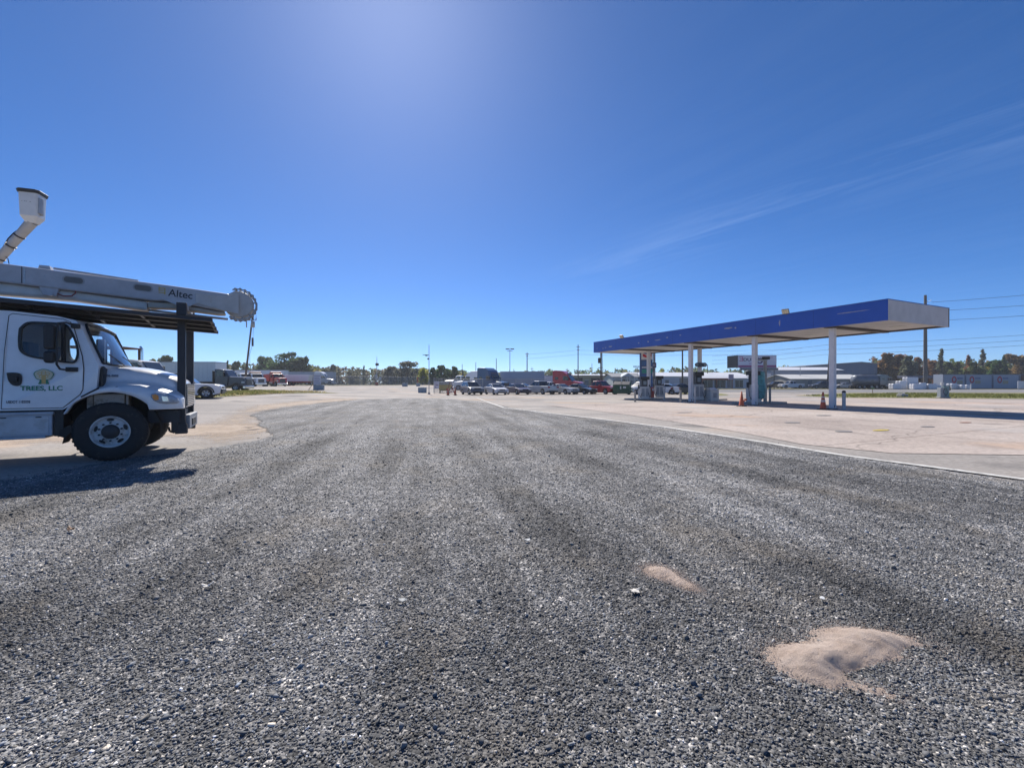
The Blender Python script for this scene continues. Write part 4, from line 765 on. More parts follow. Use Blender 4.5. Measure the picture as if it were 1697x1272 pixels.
def lift_truck():
    """the other bucket at upper left; its truck stands out of the picture"""
    b = Vector((X(54, 14), 14.0, 0)); gz = g(-19.75, 14)
    T = thing('bucket_lift', 'white lift bucket with black rim raised on a slim arm above the truck cab', 'bucket lift', (-19.75, 14.0, gz), 0.0)
    bx = b.x + 19.75; zb = ZP(371, 14) - gz; zt = ZP(320, 14) - gz
    m = MB(); q = R(20); c, s_ = math.cos(q), math.sin(q)
    def ring(z, hw, cut): return [(bx + x * c - y * s_, x * s_ + y * c, z) for x, y in ((-hw + cut, -hw), (hw - cut, -hw), (hw, -hw + cut), (hw, hw - cut), (hw - cut, hw), (-hw + cut, hw), (-hw, hw - cut), (-hw, -hw + cut))]
    m.loft([ring(zb, 0.12, 0.03), ring(zb + 0.2, 0.225, 0.05), ring(zt - 0.04, 0.245, 0.05)], True, True)
    bk = m.build('bucket', OFFWHITE, T, 0.015)
    m = MB(); m.loft([ring(zt - 0.07, 0.27, 0.06), ring(zt + 0.02, 0.295, 0.08), ring(zt + 0.04, 0.275, 0.08)], True, True); m.build('rim', BLACKP, bk, 0.012)
    m = MB().box(-0.15, 0.02, 0, 0.05, -0.3, 0.25, 0, Matrix.Translation((bx + 0.31, 0.0, zb + 0.55)) @ Matrix.Rotation(q, 4, 'Z')); m.box(-0.03, 0.03, -0.2, -0.1, -0.2, 0.3, 0, Matrix.Translation((bx + 0.31, 0.1, zb + 0.5))); m.build('control_panel', GALV, bk, 0.01)
    A = Vector((bx - 0.28, -0.39, zt - 0.36)); text('Altec', 0.13, 'bucket_lettering', bk, Matrix.Translation((bx - 0.05, -0.268, zt - 0.36)) @ Matrix.Rotation(q, 4, 'Z') @ Matrix.Rotation(R(90), 4, 'X'), mat('letter_dark', (0.035, 0.035, 0.045), 0.5), 0.002, 0.004, sx=0.8)
    m = MB()
    p1 = Vector((bx - 0.02, 0.0, zb + 0.06)); p0 = Vector((0.3, 0.0, 2.2)); m.tube(p0, p0 + (p1 - p0) * 0.82, 0.135, 0.125, 16).tube(p0 + (p1 - p0) * 0.82, p1, 0.115, 0.15, 16); m.build('arm', mat('arm_grey', (0.40, 0.39, 0.38), 0.4, dirt=((0.25, 0.23, 0.2), 0.55, 3, 0.6)), T)
    m = MB(); d = (p1 - p0)
    for f in (0.64, 0.74, 0.83, 0.9): pp = p0 + d * f; m.tube(pp - d.normalized() * 0.02, pp + d.normalized() * 0.02, 0.145, n=16)
    up = Vector((-0.75, 0, 0.66)).normalized(); m.path([p0 + d * f + up * (0.17 + 0.05 * math.sin(f * 31)) for f in np.linspace(0.4, 0.93, 14)], 0.02, 5)
    pp = p0 + d * 0.66; m.path([pp, pp + Vector((0.22, 0, -0.18)), pp + Vector((0.2, 0, -0.42)), pp + Vector((0.08, 0, -0.55))], 0.014, 5); pp = p0 + d * 0.76; m.path([pp, pp + Vector((0.18, 0, -0.1)), pp + Vector((0.22, 0, -0.28))], 0.012, 5)
    m.build('hose', WIRE, T)
    m = MB().lathe([(0.5, 0.9), (0.5, 1.3), (0.3, 1.4), (0.28, 2.5), (0, 2.5)], (0.1, 0, 0), 'Z', 20); m.build('pedestal', WHITE, T)
    m = MB().box(-5.2, 0.9, -1.15, 1.15, 0.75, 1.2).box(-4.8, -0.8, -1.15, 1.15, 1.2, 2.3); m.build('truck_bed', WHITE, T, 0.03)
    m = MB().prism([(1.0, 0.7), (3.4, 0.7), (3.4, 1.5), (2.3, 1.7), (1.9, 2.5), (1.0, 2.55)], -1.1, 1.1, XZ) if False else MB().prism([(-7.6, 0.7), (-5.3, 0.7), (-5.3, 2.55), (-6.2, 2.5), (-6.6, 1.7), (-7.6, 1.5)], -1.1, 1.1, XZ); m.build('cab', WHITE, T, 0.05)
    for x in (-0.6, -6.8):
        for y, o in ((-1.17, -1), (1.17, 1)): truck_wheel(T, x, y, o)
lift_truck()
# ---------------------------------------------------------------- filling station canopy: local x across it, y along it away from us
CAN = Vector((19.0, 21.95, 0)); CROT = math.atan2(0.42, 0.907); CL, CW_, CB, CT = 25.2, 6.4, 4.67, 5.72
def can(x, y, z=0.0):
    v = CAN + Matrix.Rotation(CROT, 3, 'Z') @ Vector((x, y, 0)); return (v.x, v.y, g(v.x, v.y) + z)
BLUE = mat('fascia_blue', (0.018, 0.085, 0.42), 0.42, var=0.08, scale=0.8, coat=0.2, dirt=((0.30, 0.30, 0.34), 0.735, 1.9, 0.7)); FGREY = mat('fascia_end_grey', (0.52, 0.505, 0.49), 0.6, var=0.12, scale=1.5, wave=('Y', 9.0, 0.25))
DECK = mat('canopy_deck', (0.58, 0.56, 0.53), 0.6, var=0.12, scale=1.0, wave=('X', 6.0, 0.15), dirt=((0.40, 0.34, 0.27), 0.62, 0.7, 0.5)); COLW = mat('column_white', (0.66, 0.65, 0.65), 0.55, var=0.08, dirt=((0.30, 0.26, 0.2), 0.64, 1.6, 0.5))
BROWN = mat('beam_brown', (0.06, 0.045, 0.04), 0.6)
def canopy():
    T = thing('canopy', 'long flat fuel canopy with scuffed blue front fascia on white columns', 'canopy', CAN, CROT)
    MB().box(0, 0.12, 0.0, CL, CB, CT).build('front_fascia', BLUE, T, 0.01)
    for i in range(1, 7): MB().box(-0.002, 0.001, i * 3.6 - 0.006, i * 3.6 + 0.006, CB + 0.01, CT - 0.01).build('panel_seam', mat('seam_dark_blue', (0.008, 0.02, 0.1), 0.6), T)
    r = random.Random(5)
    for (yy, zz, w, h) in ((1.6, 5.32, 1.6, 0.05), (5.6, 5.25, 0.10, 0.4), (9.3, 5.35, 0.9, 0.12), (8.7, 5.3, 0.2, 0.1), (16.1, 5.15, 0.9, 0.10), (17.2, 5.1, 0.25, 0.14), (18.4, 5.1, 0.2, 0.12), (15.0, 5.25, 0.25, 0.1), (13.6, 5.3, 0.2, 0.08), (22.4, 5.1, 0.8, 0.14), (23.2, 5.05, 0.25, 0.1), (23.6, 5.0, 0.2, 0.1), (24.6, 5.05, 0.3, 0.05)):
        n = 11; m = MB(); pts = [(yy + w / 2 * math.cos(2 * PI * i / n) * r.uniform(0.5, 1.2), zz + h / 2 * math.sin(2 * PI * i / n) * r.uniform(0.4, 1.2)) for i in range(n)]; m.prism(pts, -0.003, 0.001, YZ); m.build('bare_patch', mat('bare_metal', (0.36, 0.36, 0.38), 0.5, var=0.3, scale=12), T)
    MB().box(0.123, CW_ - 0.123, 0.0, 0.12, CB, CT).box(0.003, 0.122, -0.004, -0.001, CB, CT).build('end_fascia', FGREY, T)
    MB().box(0.123, CW_ - 0.123, CL - 0.12, CL, CB, CT).build('end_fascia', FGREY, T)
    MB().box(CW_ - 0.12, CW_, 0, CL, CB, CT).build('rear_fascia', [mat('fascia_inside_shade', (0.10, 0.085, 0.08), 0.7)], T)  # dark brown puts the shade on the inner face into the colour
    MB().box(0.123, CW_ - 0.123, 0.123, CL - 0.123, CB + 0.10, CB + 0.16).build('deck', DECK, T)
    MB().box(0.13, CW_ - 0.13, 0.13, CL - 0.13, CT - 0.25, CT - 0.2).build('roof_pan', GALV, T)
    MB().box(-0.02, 0.123, -0.01, CL + 0.01, CT + 0.002, CT + 0.04).box(0.125, CW_, -0.01, 0.1, CT + 0.002, CT + 0.04).build('coping', mat('coping_blue', (0.03, 0.07, 0.30), 0.4), T)
    for y in (2.95, 7.77, 13.2, 16.1, 20.55): MB().box(0.13, CW_ - 0.13, y - 0.16, y + 0.16, CB - 0.03, CB + 0.098).build('beam', BROWN, T)
    for (x, y) in ((0.69, 2.95), (0.69, 7.77), (0.69, 13.2), (4.9, 16.1), (3.1, 20.55)):
        p = can(x, y); c = MB().box(x - 0.135, x + 0.135, y - 0.135, y + 0.135, p[2] + 0.02, CB - 0.032).build('column', COLW, T, 0.015)
        MB().box(x - 0.2, x + 0.2, y - 0.2, y + 0.2, p[2] + 0.015, p[2] + 0.06).box(x - 0.1, x - 0.03, y - 0.14, y - 0.136, p[2] + 0.1, p[2] + 0.24).build('base_plate', DARKMETAL, c)
    for i in range(10):
        x = 1.9 if i % 2 else 4.4; y = 1.5 + i * 2.45; MB().box(x - 0.3, x + 0.3, y - 0.3, y + 0.3, CB + 0.085, CB + 0.099, 0).build('light_panel', mat('dead_lamp_glass', (0.42, 0.40, 0.36), 0.3), T, 0.004)
    for y in (5.15, 20.6):
        Mx = Matrix.Translation((-0.12, y, CT + 0.17)) @ Matrix.Rotation(R(16), 4, 'Z') @ Matrix.Rotation(R(-38), 4, 'Y')
        m = MB().box(-0.05, 0.04, -0.19, 0.19, -0.15, 0.15, 0, Mx); m.tube((0.02, y, CT - 0.05), (-0.06, y, CT + 0.16), 0.03)
        l = m.build('flood_light', mat('lamp_housing', (0.10, 0.09, 0.08), 0.5), T, 0.01)
        m = MB()
        for a in range(2):
            for b in range(3): m.box(-0.058, -0.051, -0.175 + b * 0.12, -0.065 + b * 0.12, -0.13 + a * 0.135, -0.01 + a * 0.135, 0, Mx)
        m.build('led_panel', mat('led_lens', (0.75, 0.66, 0.45), 0.3), l)
canopy()
def bollard(px, py, h, r, label, col, cap=False, mat_=None):
    x, y = G(px, py); T = thing('bollard', label, 'bollard', (x, y, g(x, y) + 0.02), 0, 'bollards guarding the fuel islands')
    p = MB().tube((0, 0, 0), (0, 0, h), r, n=14).build('post', mat_ or mat('bollard_' + col[0], col[1], 0.6, dirt=((0.3, 0.22, 0.15), 0.55, 5, 0.6)), T)
    MB().lathe([(r + 0.008, h - 0.06), (r + 0.008, h), (r * 0.7, h + r * 0.6), (0, h + r * 0.75)], (0, 0, 0), 'Z', 14).build('cap', DARKMETAL if cap else mat('bollard_' + col[0], col[1]), T)
BW = ('white', (0.5, 0.5, 0.49)); BG_ = ('grey', (0.30, 0.29, 0.27))
bollard(1398.5, 678.5, 1.0, 0.09, 'stout white bollard right of the nearest canopy column', BW, True)
bollard(1052.5, 666, 0.95, 0.08, 'grey bollard left of the farthest fuel pump', BG_, True)
bollard(1101, 664, 0.95, 0.07, 'thin pale bollard right of the rear fuel pump', BW)
bollard(1128, 667.5, 1.05, 0.085, 'grey bollard alone between the pumps and the pair of columns', BG_, True)
bollard(1152, 668, 1.2, 0.06, 'slim white post right in front of the pump by the column pair', BW)
bollard(1174, 665, 1.05, 0.06, 'dark post in front of the white bins', ('dark', (0.10, 0.10, 0.12)), True)
bollard(1276, 669.5, 1.25, 0.075, 'grey bollard right of the steel hose gantry', BG_, True)
# islands the pumps stand on
def island(px, py, w, l, label):
    x, y = G(px, py); T = tag(MB().box(-w / 2, w / 2, -l / 2, l / 2, 0, 0.12).build('fuel_island', CONC, None, 0.03), label, 'kerb', 'raised fuel islands'); T.location = (x, y, g(x, y) + 0.021); T.rotation_euler = (0, 0, CROT)
island(1082, 662.0, 5.6, 1.3, 'raised concrete island under the two farthest pumps'); island(1160, 663.5, 5.4, 1.2, 'raised concrete island between the column pair'); island(1259, 669, 4.4, 1.2, 'raised concrete island under the teal wrapped pump')
PUMPW = mat('pump_white', (0.55, 0.55, 0.53), 0.45, dirt=((0.3, 0.28, 0.25), 0.6, 3, 0.5)); PUMPG = mat('pump_grey', (0.28, 0.30, 0.32), 0.5)
def pump(px, py, h, label, wrapped=None, z0=0.12):
    x, y = G(px, py); T = thing('fuel_pump', label, 'fuel pump', (x, y, g(x, y) + z0 + 0.02), CROT - R(20), 'fuel pumps under the canopy')
    w = 0.82; MB().box(-w / 2, w / 2, -0.3, 0.3, 0.0, h * 0.56).build('cabinet', PUMPW, T, 0.02)
    MB().box(-w / 2 + 0.16, w / 2 - 0.16, -0.24, 0.24, h * 0.561, h * 0.86).build('display_head', mat('pump_black', (0.02, 0.02, 0.022), 0.4), T, 0.02)
    MB().box(-w / 2 + 0.03, w / 2 - 0.03, -0.36, 0.36, h * 0.862, h).build('sign_top', mat('pump_top_black', (0.03, 0.03, 0.032), 0.5), T, 0.03)
    MB().box(-0.14, 0.14, -0.252, -0.243, h * 0.64, h * 0.8).build('screen', mat('screen_grey', (0.25, 0.29, 0.3), 0.2), T)
    MB().box(-0.3, -0.05, -0.306, -0.301, h * 0.12, h * 0.48).box(0.05, 0.3, -0.306, -0.301, h * 0.12, h * 0.48).build('panel', PUMPG, T)
    for s in (-1, 1):
        MB().box(s * 0.48 - 0.04, s * 0.48 + 0.04, -0.1, 0.06, h * 0.46, h * 0.64).build('nozzle', BLACKP, T, 0.015)
        MB().path([(s * 0.48, -0.1, h * 0.62), (s * 0.56, -0.28, h * 0.45), (s * 0.54, -0.34, h * 0.2), (s * 0.40, -0.33, h * 0.08), (s * 0.28, -0.31, h * 0.3)], 0.02, 6).build('hose', WIRE, T)
    if wrapped:
        m = MB(); rr = random.Random(3); rings = []
        for i in range(7):
            z = 0.25 + i * (h - 0.3) / 6; k = 1.0 - 0.25 * abs(i - 2) / 5
            rings.append([((0.36 * k) * math.cos(t) * rr.uniform(0.85, 1.15) + 0.42, (0.36 * k) * math.sin(t) * rr.uniform(0.85, 1.15) - 0.08, z) for t in np.linspace(0, 2 * PI, 15)[:-1]])
        m.loft(rings, True, True, 0, True); m.build('plastic_wrap', mat('teal_wrap', (0.06, 0.26, 0.27), 0.35, var=0.45, scale=5, bump=0.5, bscale=8), T)
    return T
pump(1067, 663.5, 1.95, 'farthest fuel pump left of the price sign column'); pump(1091, 660.5, 2.1, 'fuel pump right behind the farthest column')
pump(1156, 665, 2.3, 'fuel pump with black head between the column pair'); pump(1249, 669, 2.25, 'fuel pump wrapped in teal plastic beside the second nearest column', True)
# hose gantry beside the teal pump
x, y = G(1268, 668.5); T = thing('hose_gantry', 'grey steel hose gantry with overhead arm right of the teal wrapped pump', 'gantry', (x, y, g(x, y) + 0.14), 0)
MB().box(-0.09, 0.09, -0.09, 0.09, 0, 3.0).build('post', mat('gantry_grey', (0.36, 0.34, 0.31), 0.6), T, 0.01)
MB().box(-0.75, 0.14, -0.05, 0.05, 3.0, 3.12).box(-0.7, -0.62, -0.05, 0.05, 2.85, 3.0).build('arm', GALV, T, 0.01)
MB().box(-0.2, 0.3, -0.12, 0.12, 3.12, 3.32).build('reel', DARKMETAL, T, 0.02)
MB().path([(-0.6, 0, 3.0), (-0.62, -0.05, 2.3), (-0.5, -0.1, 1.6), (-0.75, -0.1, 1.0)], 0.022, 6).build('hose', WIRE, T)
# white bins
x, y = G(1179, 665); T = thing('waste_bin', 'pair of joined white square bins beside the rear column', 'bin', (x, y, g(x, y) + 0.02), CROT)
MB().box(-0.48, 0.48, -0.35, 0.35, 0, 0.95).build('body', PUMPW, T, 0.04); MB().add([(-0.5, -0.37, 0.953), (0.5, -0.37, 0.953), (0.5, 0.37, 0.953), (-0.5, 0.37, 0.953), (-0.3, 0, 1.12), (0.3, 0, 1.12)], [(0, 1, 5, 4), (2, 3, 4, 5), (1, 2, 5), (3, 0, 4)]).build('lid', mat('bin_lid', (0.7, 0.7, 0.7), 0.4), T)
MB().box(-0.2, 0.2, -0.356, -0.351, 0.3, 0.7).build('panel', PUMPG, T)
# traffic cones
ORANGE = mat('cone_orange', (0.52, 0.11, 0.045), 0.55, var=0.2, dirt=((0.25, 0.12, 0.08), 0.55, 6, 0.5)); CONEB = mat('cone_base', (0.03, 0.03, 0.032), 0.7)
def cone(px, py, h, label, collar=False, lean=0.0, extra=False):
    x, y = G(px, py); T = thing('traffic_cone', label, 'traffic cone', (x, y, g(x, y) + 0.022), 0.4, 'traffic cones about the station')
    MB().box(-0.22, 0.22, -0.22, 0.22, 0, 0.045).build('base', CONEB, T, 0.015)
    m = MB().lathe([(0.17, 0.046), (0.16, 0.07), (0.035, h), (0.0, h + 0.01)], (0, 0, 0), 'Z', 20); b = m.build('cone_body', ORANGE, T)
    if collar:
        for a, c in ((0.42, 0.56), (0.66, 0.76)):
            r0 = 0.16 - (a * h - 0.07) / (h - 0.07) * 0.125; r1 = 0.16 - (c * h - 0.07) / (h - 0.07) * 0.125; MB().lathe([(r0 + 0.003, a * h), (r1 + 0.003, c * h)], (0, 0, 0), 'Z', 20).build('reflective_band', mat('reflect_white', (0.5, 0.42, 0.4), 0.4), T)
    if extra: MB().tube((0.12, 0, 0.3), (0.38, 0, 0.42), 0.05).box(0.3, 0.42, -0.06, 0.06, 0.36, 0.48).build('side_hook', ORANGE, T)
cone(1229, 673.5, 0.95, 'dull orange cone with a side stub left of the teal wrapped pump', False, extra=True)
cone(1364, 679, 0.98, 'orange cone with pale bands left of the nearest canopy column', True)
cone(742.5, 655, 0.95, 'orange cone left of the pair, against the barricade', False); cone(754.5, 655, 0.98, 'orange cone right of the pair, beside the blue grey SUV', False)
# price sign
Y = 46.5; T = thing('price_sign', 'tall dark blue fuel price sign with chevron emblem behind the farthest column', 'sign', P(1072, Y), R(-8)); x0, x1 = -0.72, 0.62
zt = ZP(578, Y) - T.location.z
DB = mat('sign_blue', (0.03, 0.07, 0.2), 0.3); MB().box(x0, x1, 0, 0.35, 0.9, zt).build('cabinet', DB, T, 0.02); [MB().box(a_, a_ + 0.15, 0.1, 0.25, 0, 0.9).build('leg', DARKMETAL, T) for a_ in (-0.55, 0.3)]
MB().box(x0 + 0.14, x1 - 0.03, -0.012, -0.002, zt - 1.15, zt - 0.05).build('logo_panel', mat('sign_white', (0.62, 0.64, 0.68), 0.3), T)
m = MB(); a = x0 + 0.3; b = x1 - 0.16; c = (a + b) / 2
m.prism([(a, zt - 0.18), (c, zt - 0.36), (b, zt - 0.18), (b, zt - 0.42), (c, zt - 0.60), (a, zt - 0.42)], -0.02, -0.013, XZ, 0); m.prism([(a, zt - 0.52), (c, zt - 0.70), (b, zt - 0.52), (b, zt - 0.80), (c, zt - 0.98), (a, zt - 0.80)], -0.02, -0.013, XZ, 1); m.build('chevron_emblem', [mat('emblem_blue', (0.02, 0.08, 0.35), 0.3), mat('emblem_red', (0.5, 0.02, 0.05), 0.3)], T)
m = MB()
for i, (z0, h, mi) in enumerate(((zt - 1.75, 0.45, 0), (zt - 2.05, 0.16, 1), (zt - 2.6, 0.42, 2), (zt - 3.2, 0.4, 0), (zt - 3.7, 0.35, 0))): m.box(x0 + 0.2, x1 - 0.05, -0.012, -0.002, z0, z0 + h, mi)
m.build('price_panel', [mat('price_blue', (0.05, 0.13, 0.32), 0.25), mat('price_white', (0.45, 0.48, 0.55), 0.25), mat('price_green', (0.03, 0.25, 0.2), 0.25)], T)
# oval double sign on the rear column
x, y, z = can(4.9, 16.1); T = thing('oval_sign', 'dark oval sign with two round faces on the rear column', 'sign', (x, y, ZP(604.5, y)), 0)
o = lambda r, L_: [(L_ * (1 if math.cos(t) > 0 else -1) + r * math.cos(t), r * math.sin(t)) for t in np.linspace(0, 2 * PI, 33)[:-1]]
MB().prism(o(0.19, 0.33), -0.30, -0.2, XZ).build('board', mat('sign_slate', (0.05, 0.07, 0.09), 0.4), T, 0.01)
for s in (-1, 1): MB().prism([(s * 0.35 + 0.115 * math.cos(t), 0.115 * math.sin(t)) for t in np.linspace(0, 2 * PI, 25)[:-1]], -0.308, -0.301, XZ).build('round_face', mat('sign_pale', (0.22, 0.27, 0.3), 0.4), T)
# small notice on the price sign side
T = thing('notice_board', 'small dark notice board on a grey post right of the farthest column', 'sign', P(1085.5, 47), 0); zc = ZP(606, 47) - T.location.z
MB().tube((0, 0, 0), (0, 0, zc + 1.6), 0.05).build('post', GALV, T); MB().box(-0.38, 0.12, -0.09, -0.055, zc - 0.2, zc + 0.35).build('board', mat('notice_blue', (0.06, 0.06, 0.12), 0.4), T); MB().box(-0.3, 0.05, -0.098, -0.091, zc - 0.05, zc + 0.2).build('face', mat('notice_face', (0.3, 0.28, 0.36), 0.4), T)
# red extinguisher box by the pump
x, y = G(1081.5, 661); T = thing('extinguisher', 'small red fire extinguisher box right of the farthest column', 'extinguisher', (x, y, g(x, y) + 0.14), 0)
MB().box(-0.13, 0.13, -0.1, 0.1, 0.0, 1.0).build('box', mat('box_red', (0.42, 0.06, 0.04), 0.5), T, 0.02); MB().box(-0.06, 0.06, -0.13, -0.1, 0.65, 0.9).build('label_plate', mat('plate_white', (0.6, 0.6, 0.6)), T)
# bits on the concrete: drain lids and a yellow mark
def lid(px, py, w, l, col, label, name='fill_lid'):
    x, y = G(px, py); r = random.Random(px); w *= 0.7; l *= 0.5; o = MB().prism([(w / 2 * math.cos(2 * PI * i / 20), l / 2 * math.sin(2 * PI * i / 20)) for i in range(20)], 0, 0.012, XY).build(name, mat('lid_' + label[:9], col, 0.7, dirt=((0.15, 0.13, 0.11), 0.5, 9, 0.5)), None, 0.004)
    o.location = (x, y, g(x, y) + 0.021); o.rotation_euler = (0, 0, CROT); tag(o, label, 'tank lid', 'tank lids set in the concrete')
lid(1460, 714, 1.1, 0.5, (0.55, 0.42, 0.05), 'yellow painted lid in the pink concrete'); lid(1398, 716, 0.9, 0.7, (0.22, 0.21, 0.2), 'dark grey lid left of the yellow one'); lid(1313, 701, 1.0, 0.8, (0.2, 0.2, 0.2), 'dark grey lid in the middle of the concrete'); lid(1365, 689, 1.2, 0.9, (0.22, 0.22, 0.22), 'dark grey lid nearest the canopy shadow'); lid(1600, 701, 0.9, 0.5, (0.30, 0.13, 0.08), 'rusty lid near the right edge beside the shadow'); lid(1537, 708, 0.8, 0.6, (0.2, 0.19, 0.18), 'small dark lid right of the yellow one'); lid(1135, 684, 1.3, 0.9, (0.2, 0.19, 0.19), 'dark lid at the far left of the concrete')
# air and water station on the grass edge at right
Y = 44; T = thing('air_station', 'grey tyre air and water station with hoses at the grass edge', 'air station', P(1563, Y, 0.02), R(-10))
MB().box(-0.45, 0.45, -0.3, 0.3, 0, 0.14).build('base', CONC, T, 0.02); MB().box(-0.38, -0.02, -0.24, 0.24, 0.14, 1.05).build('cabinet', PUMPG, T, 0.02); MB().box(0.02, 0.40, -0.2, 0.2, 0.14, 1.25).build('cabinet', mat('station_teal', (0.16, 0.25, 0.25), 0.5), T, 0.02)
MB().tube((-0.1, 0, 1.0), (-0.1, 0, 1.62), 0.05).box(-0.2, 0.05, -0.08, 0.08, 1.3, 1.6).build('post', PUMPW, T)
MB().path([(0.38, -0.15, 1.3), (0.46, -0.2, 1.1), (0.44, -0.2, 0.75), (0.5, -0.2, 0.9), (0.42, -0.2, 1.2)], 0.03, 6).build('hose', WIRE, T); MB().path([(-0.05, -0.27, 1.0), (-0.2, -0.3, 0.6), (0.05, -0.3, 0.25), (0.2, -0.27, 0.55), (0.1, -0.25, 1.0)], 0.018, 6).build('hose', WIRE, T)
Y = 47.5; T = thing('stone_block', 'low grey stone block with pale rubble on top at the grass edge', 'block', P(1495.5, Y, 0.03), 0.1); MB().box(-0.42, 0.42, -0.3, 0.3, 0, 0.32).build('block', CONC, T, 0.05)
m = MB(); rr = random.Random(2)
for i in range(9): a, b, c = rr.uniform(-0.35, 0.35), rr.uniform(-0.2, 0.2), rr.uniform(0.06, 0.11); m.lathe([(0, 0.32), (c, 0.34), (c * 0.8, 0.32 + c), (0, 0.34 + c * 1.2)], (a, b, 0), 'Z', 6, smooth=False)
m.build('rubble', mat('rubble_pale', (0.48, 0.48, 0.47), 0.9, var=0.3), T)
T = thing('small_sign', 'small green topped sign on a thin stake in the right grass strip', 'sign', P(1446, 58, 0.03), 0); MB().tube((0, 0, 0), (0, 0, 0.75), 0.035, n=6).build('stake', WOOD, T); MB().box(-0.22, 0.22, -0.05, -0.036, 0.72, 0.98).build('board', mat('small_sign_green', (0.12, 0.2, 0.1), 0.5), T)
# ---------------------------------------------------------------- vehicles; local x ahead, y to the left, z up
def side_solid(prof, w, edge=0.07, kx=0.985, kz=0.94, z0=0.5, mid=0.0):
    """a side outline given width, its outer skins drawn in a little"""
    def sh(p): return (p[0] * kx, z0 + (p[1] - z0) * kz if p[1] > z0 else p[1])
    rings = [[(sh(p)[0], -w / 2, sh(p)[1]) for p in prof], [(p[0], -w / 2 + edge, p[1]) for p in prof], [(p[0], w / 2 - edge, p[1]) for p in prof], [(sh(p)[0], w / 2, sh(p)[1]) for p in prof]]
    return MB().loft(rings, True, True)
def wheel(T, x, y, r, out, w=0.22, rimm=None, fr=0.62):
    k = out; m = MB().lathe([(r * fr, 0.0), (r * 0.72, 0.012 * k), (r * 0.93, 0.008 * k), (r, -0.03 * k), (r, -(w - 0.03) * k), (r * 0.93, -w * k), (r * fr, -w * k)], (0, 0, 0), 'Y', 22)
    a = m.build('wheel', RUBBER, T); a.location = (x, y, r)
    m = MB().lathe([(r * fr + 0.003, 0.002 * k), (r * fr * 0.92, -0.03 * k), (r * fr * 0.4, -0.05 * k), (r * fr * 0.28, -0.012 * k), (0, -0.01 * k)], (0, 0, 0), 'Y', 20)
    for i in range(5):
        t = 2 * PI * i / 5 + 0.3; c, q = math.cos(t), math.sin(t); Mx = Matrix(((c, 0, -q, 0), (0, 1, 0, 0), (q, 0, c, 0), (0, 0, 0, 1))); y0, y1 = sorted((-0.06 * k, -0.018 * k)); m.box(r * fr * 0.45, r * fr * 0.85, y0, y1, -r * 0.1, r * 0.1, 1, Mx)
    m.build('rim', [rimm or STEEL, DARKMETAL], a); return a
def carch(x, r): return [(x + r * math.cos(t), 0.32 + r * math.sin(t)) for t in np.linspace(PI, 0, 9)]
def pane(m, pts, push=0.012, inset=0.06, mi=0):
    c = Vector((0, 0, 0)); v = [Vector(p) for p in pts]
    for p in v: c += p / len(v)
    n = (v[1] - v[0]).cross(v[2] - v[0]).normalized(); mid = Vector((0, 0, 0.8)); n = n if n.dot(c - Vector((c.x * 0.6, 0, 0.9))) > 0 else -n
    a = []
    for p in v: d = (c - p); a.append(p + d.normalized() * min(inset, d.length * 0.3) + n * push)
    b = [p - n * (push + 0.03) for p in a]; N = len(a)
    m.add(a + b, [tuple(range(N))] + [(i, (i + 1) % N, N + (i + 1) % N, N + i) for i in range(N)], mi)
KINDS_ = {
 'sedan': dict(L=4.75, W=1.84, prof=[(-2.3, 0.34), (-2.37, 0.55), (-2.33, 0.92), (-2.2, 1.03), (-1.6, 1.06), (0.0, 1.00), (0.95, 0.96), (1.9, 0.80), (2.25, 0.68), (2.36, 0.5), (2.3, 0.24)], ax=(1.42, -1.4), r=0.34, cab=[(-1.75, 1.04), (-0.95, 1.43), (0.05, 1.45), (1.0, 0.97)], pill=(-0.35,)),
 'suv': dict(L=4.75, W=1.9, prof=[(-2.3, 0.42), (-2.36, 0.6), (-2.34, 1.05), (-2.22, 1.13), (0.0, 1.10), (1.0, 1.08), (1.95, 0.98), (2.25, 0.86), (2.36, 0.6), (2.32, 0.3)], ax=(1.42, -1.38), r=0.37, cab=[(-2.24, 1.11), (-1.85, 1.68), (0.1, 1.72), (0.98, 1.08)], pill=(-1.15, -0.2)),
 'pickup': dict(L=5.8, W=2.0, prof=[(-2.85, 0.5), (-2.9, 0.7), (-2.88, 1.15), (-1.0, 1.16), (0.0, 1.16), (1.2, 1.14), (2.5, 1.08), (2.8, 1.0), (2.9, 0.7), (2.86, 0.42)], ax=(1.9, -1.75), r=0.41, cab=[(-0.85, 1.15), (-0.65, 1.82), (0.55, 1.84), (1.3, 1.13)], pill=(-0.05,), bed=True),
 'coupe': dict(L=4.9, W=1.92, prof=[(-2.4, 0.4), (-2.46, 0.62), (-2.43, 1.0), (-2.3, 1.06), (-1.5, 1.06), (0.0, 1.0), (0.7, 0.98), (2.1, 0.88), (2.42, 0.8), (2.46, 0.5), (2.4, 0.27)], ax=(1.5, -1.42), r=0.36, cab=[(-1.55, 1.05), (-0.75, 1.40), (-0.1, 1.42), (0.8, 0.98)], pill=(-0.45,)),
}
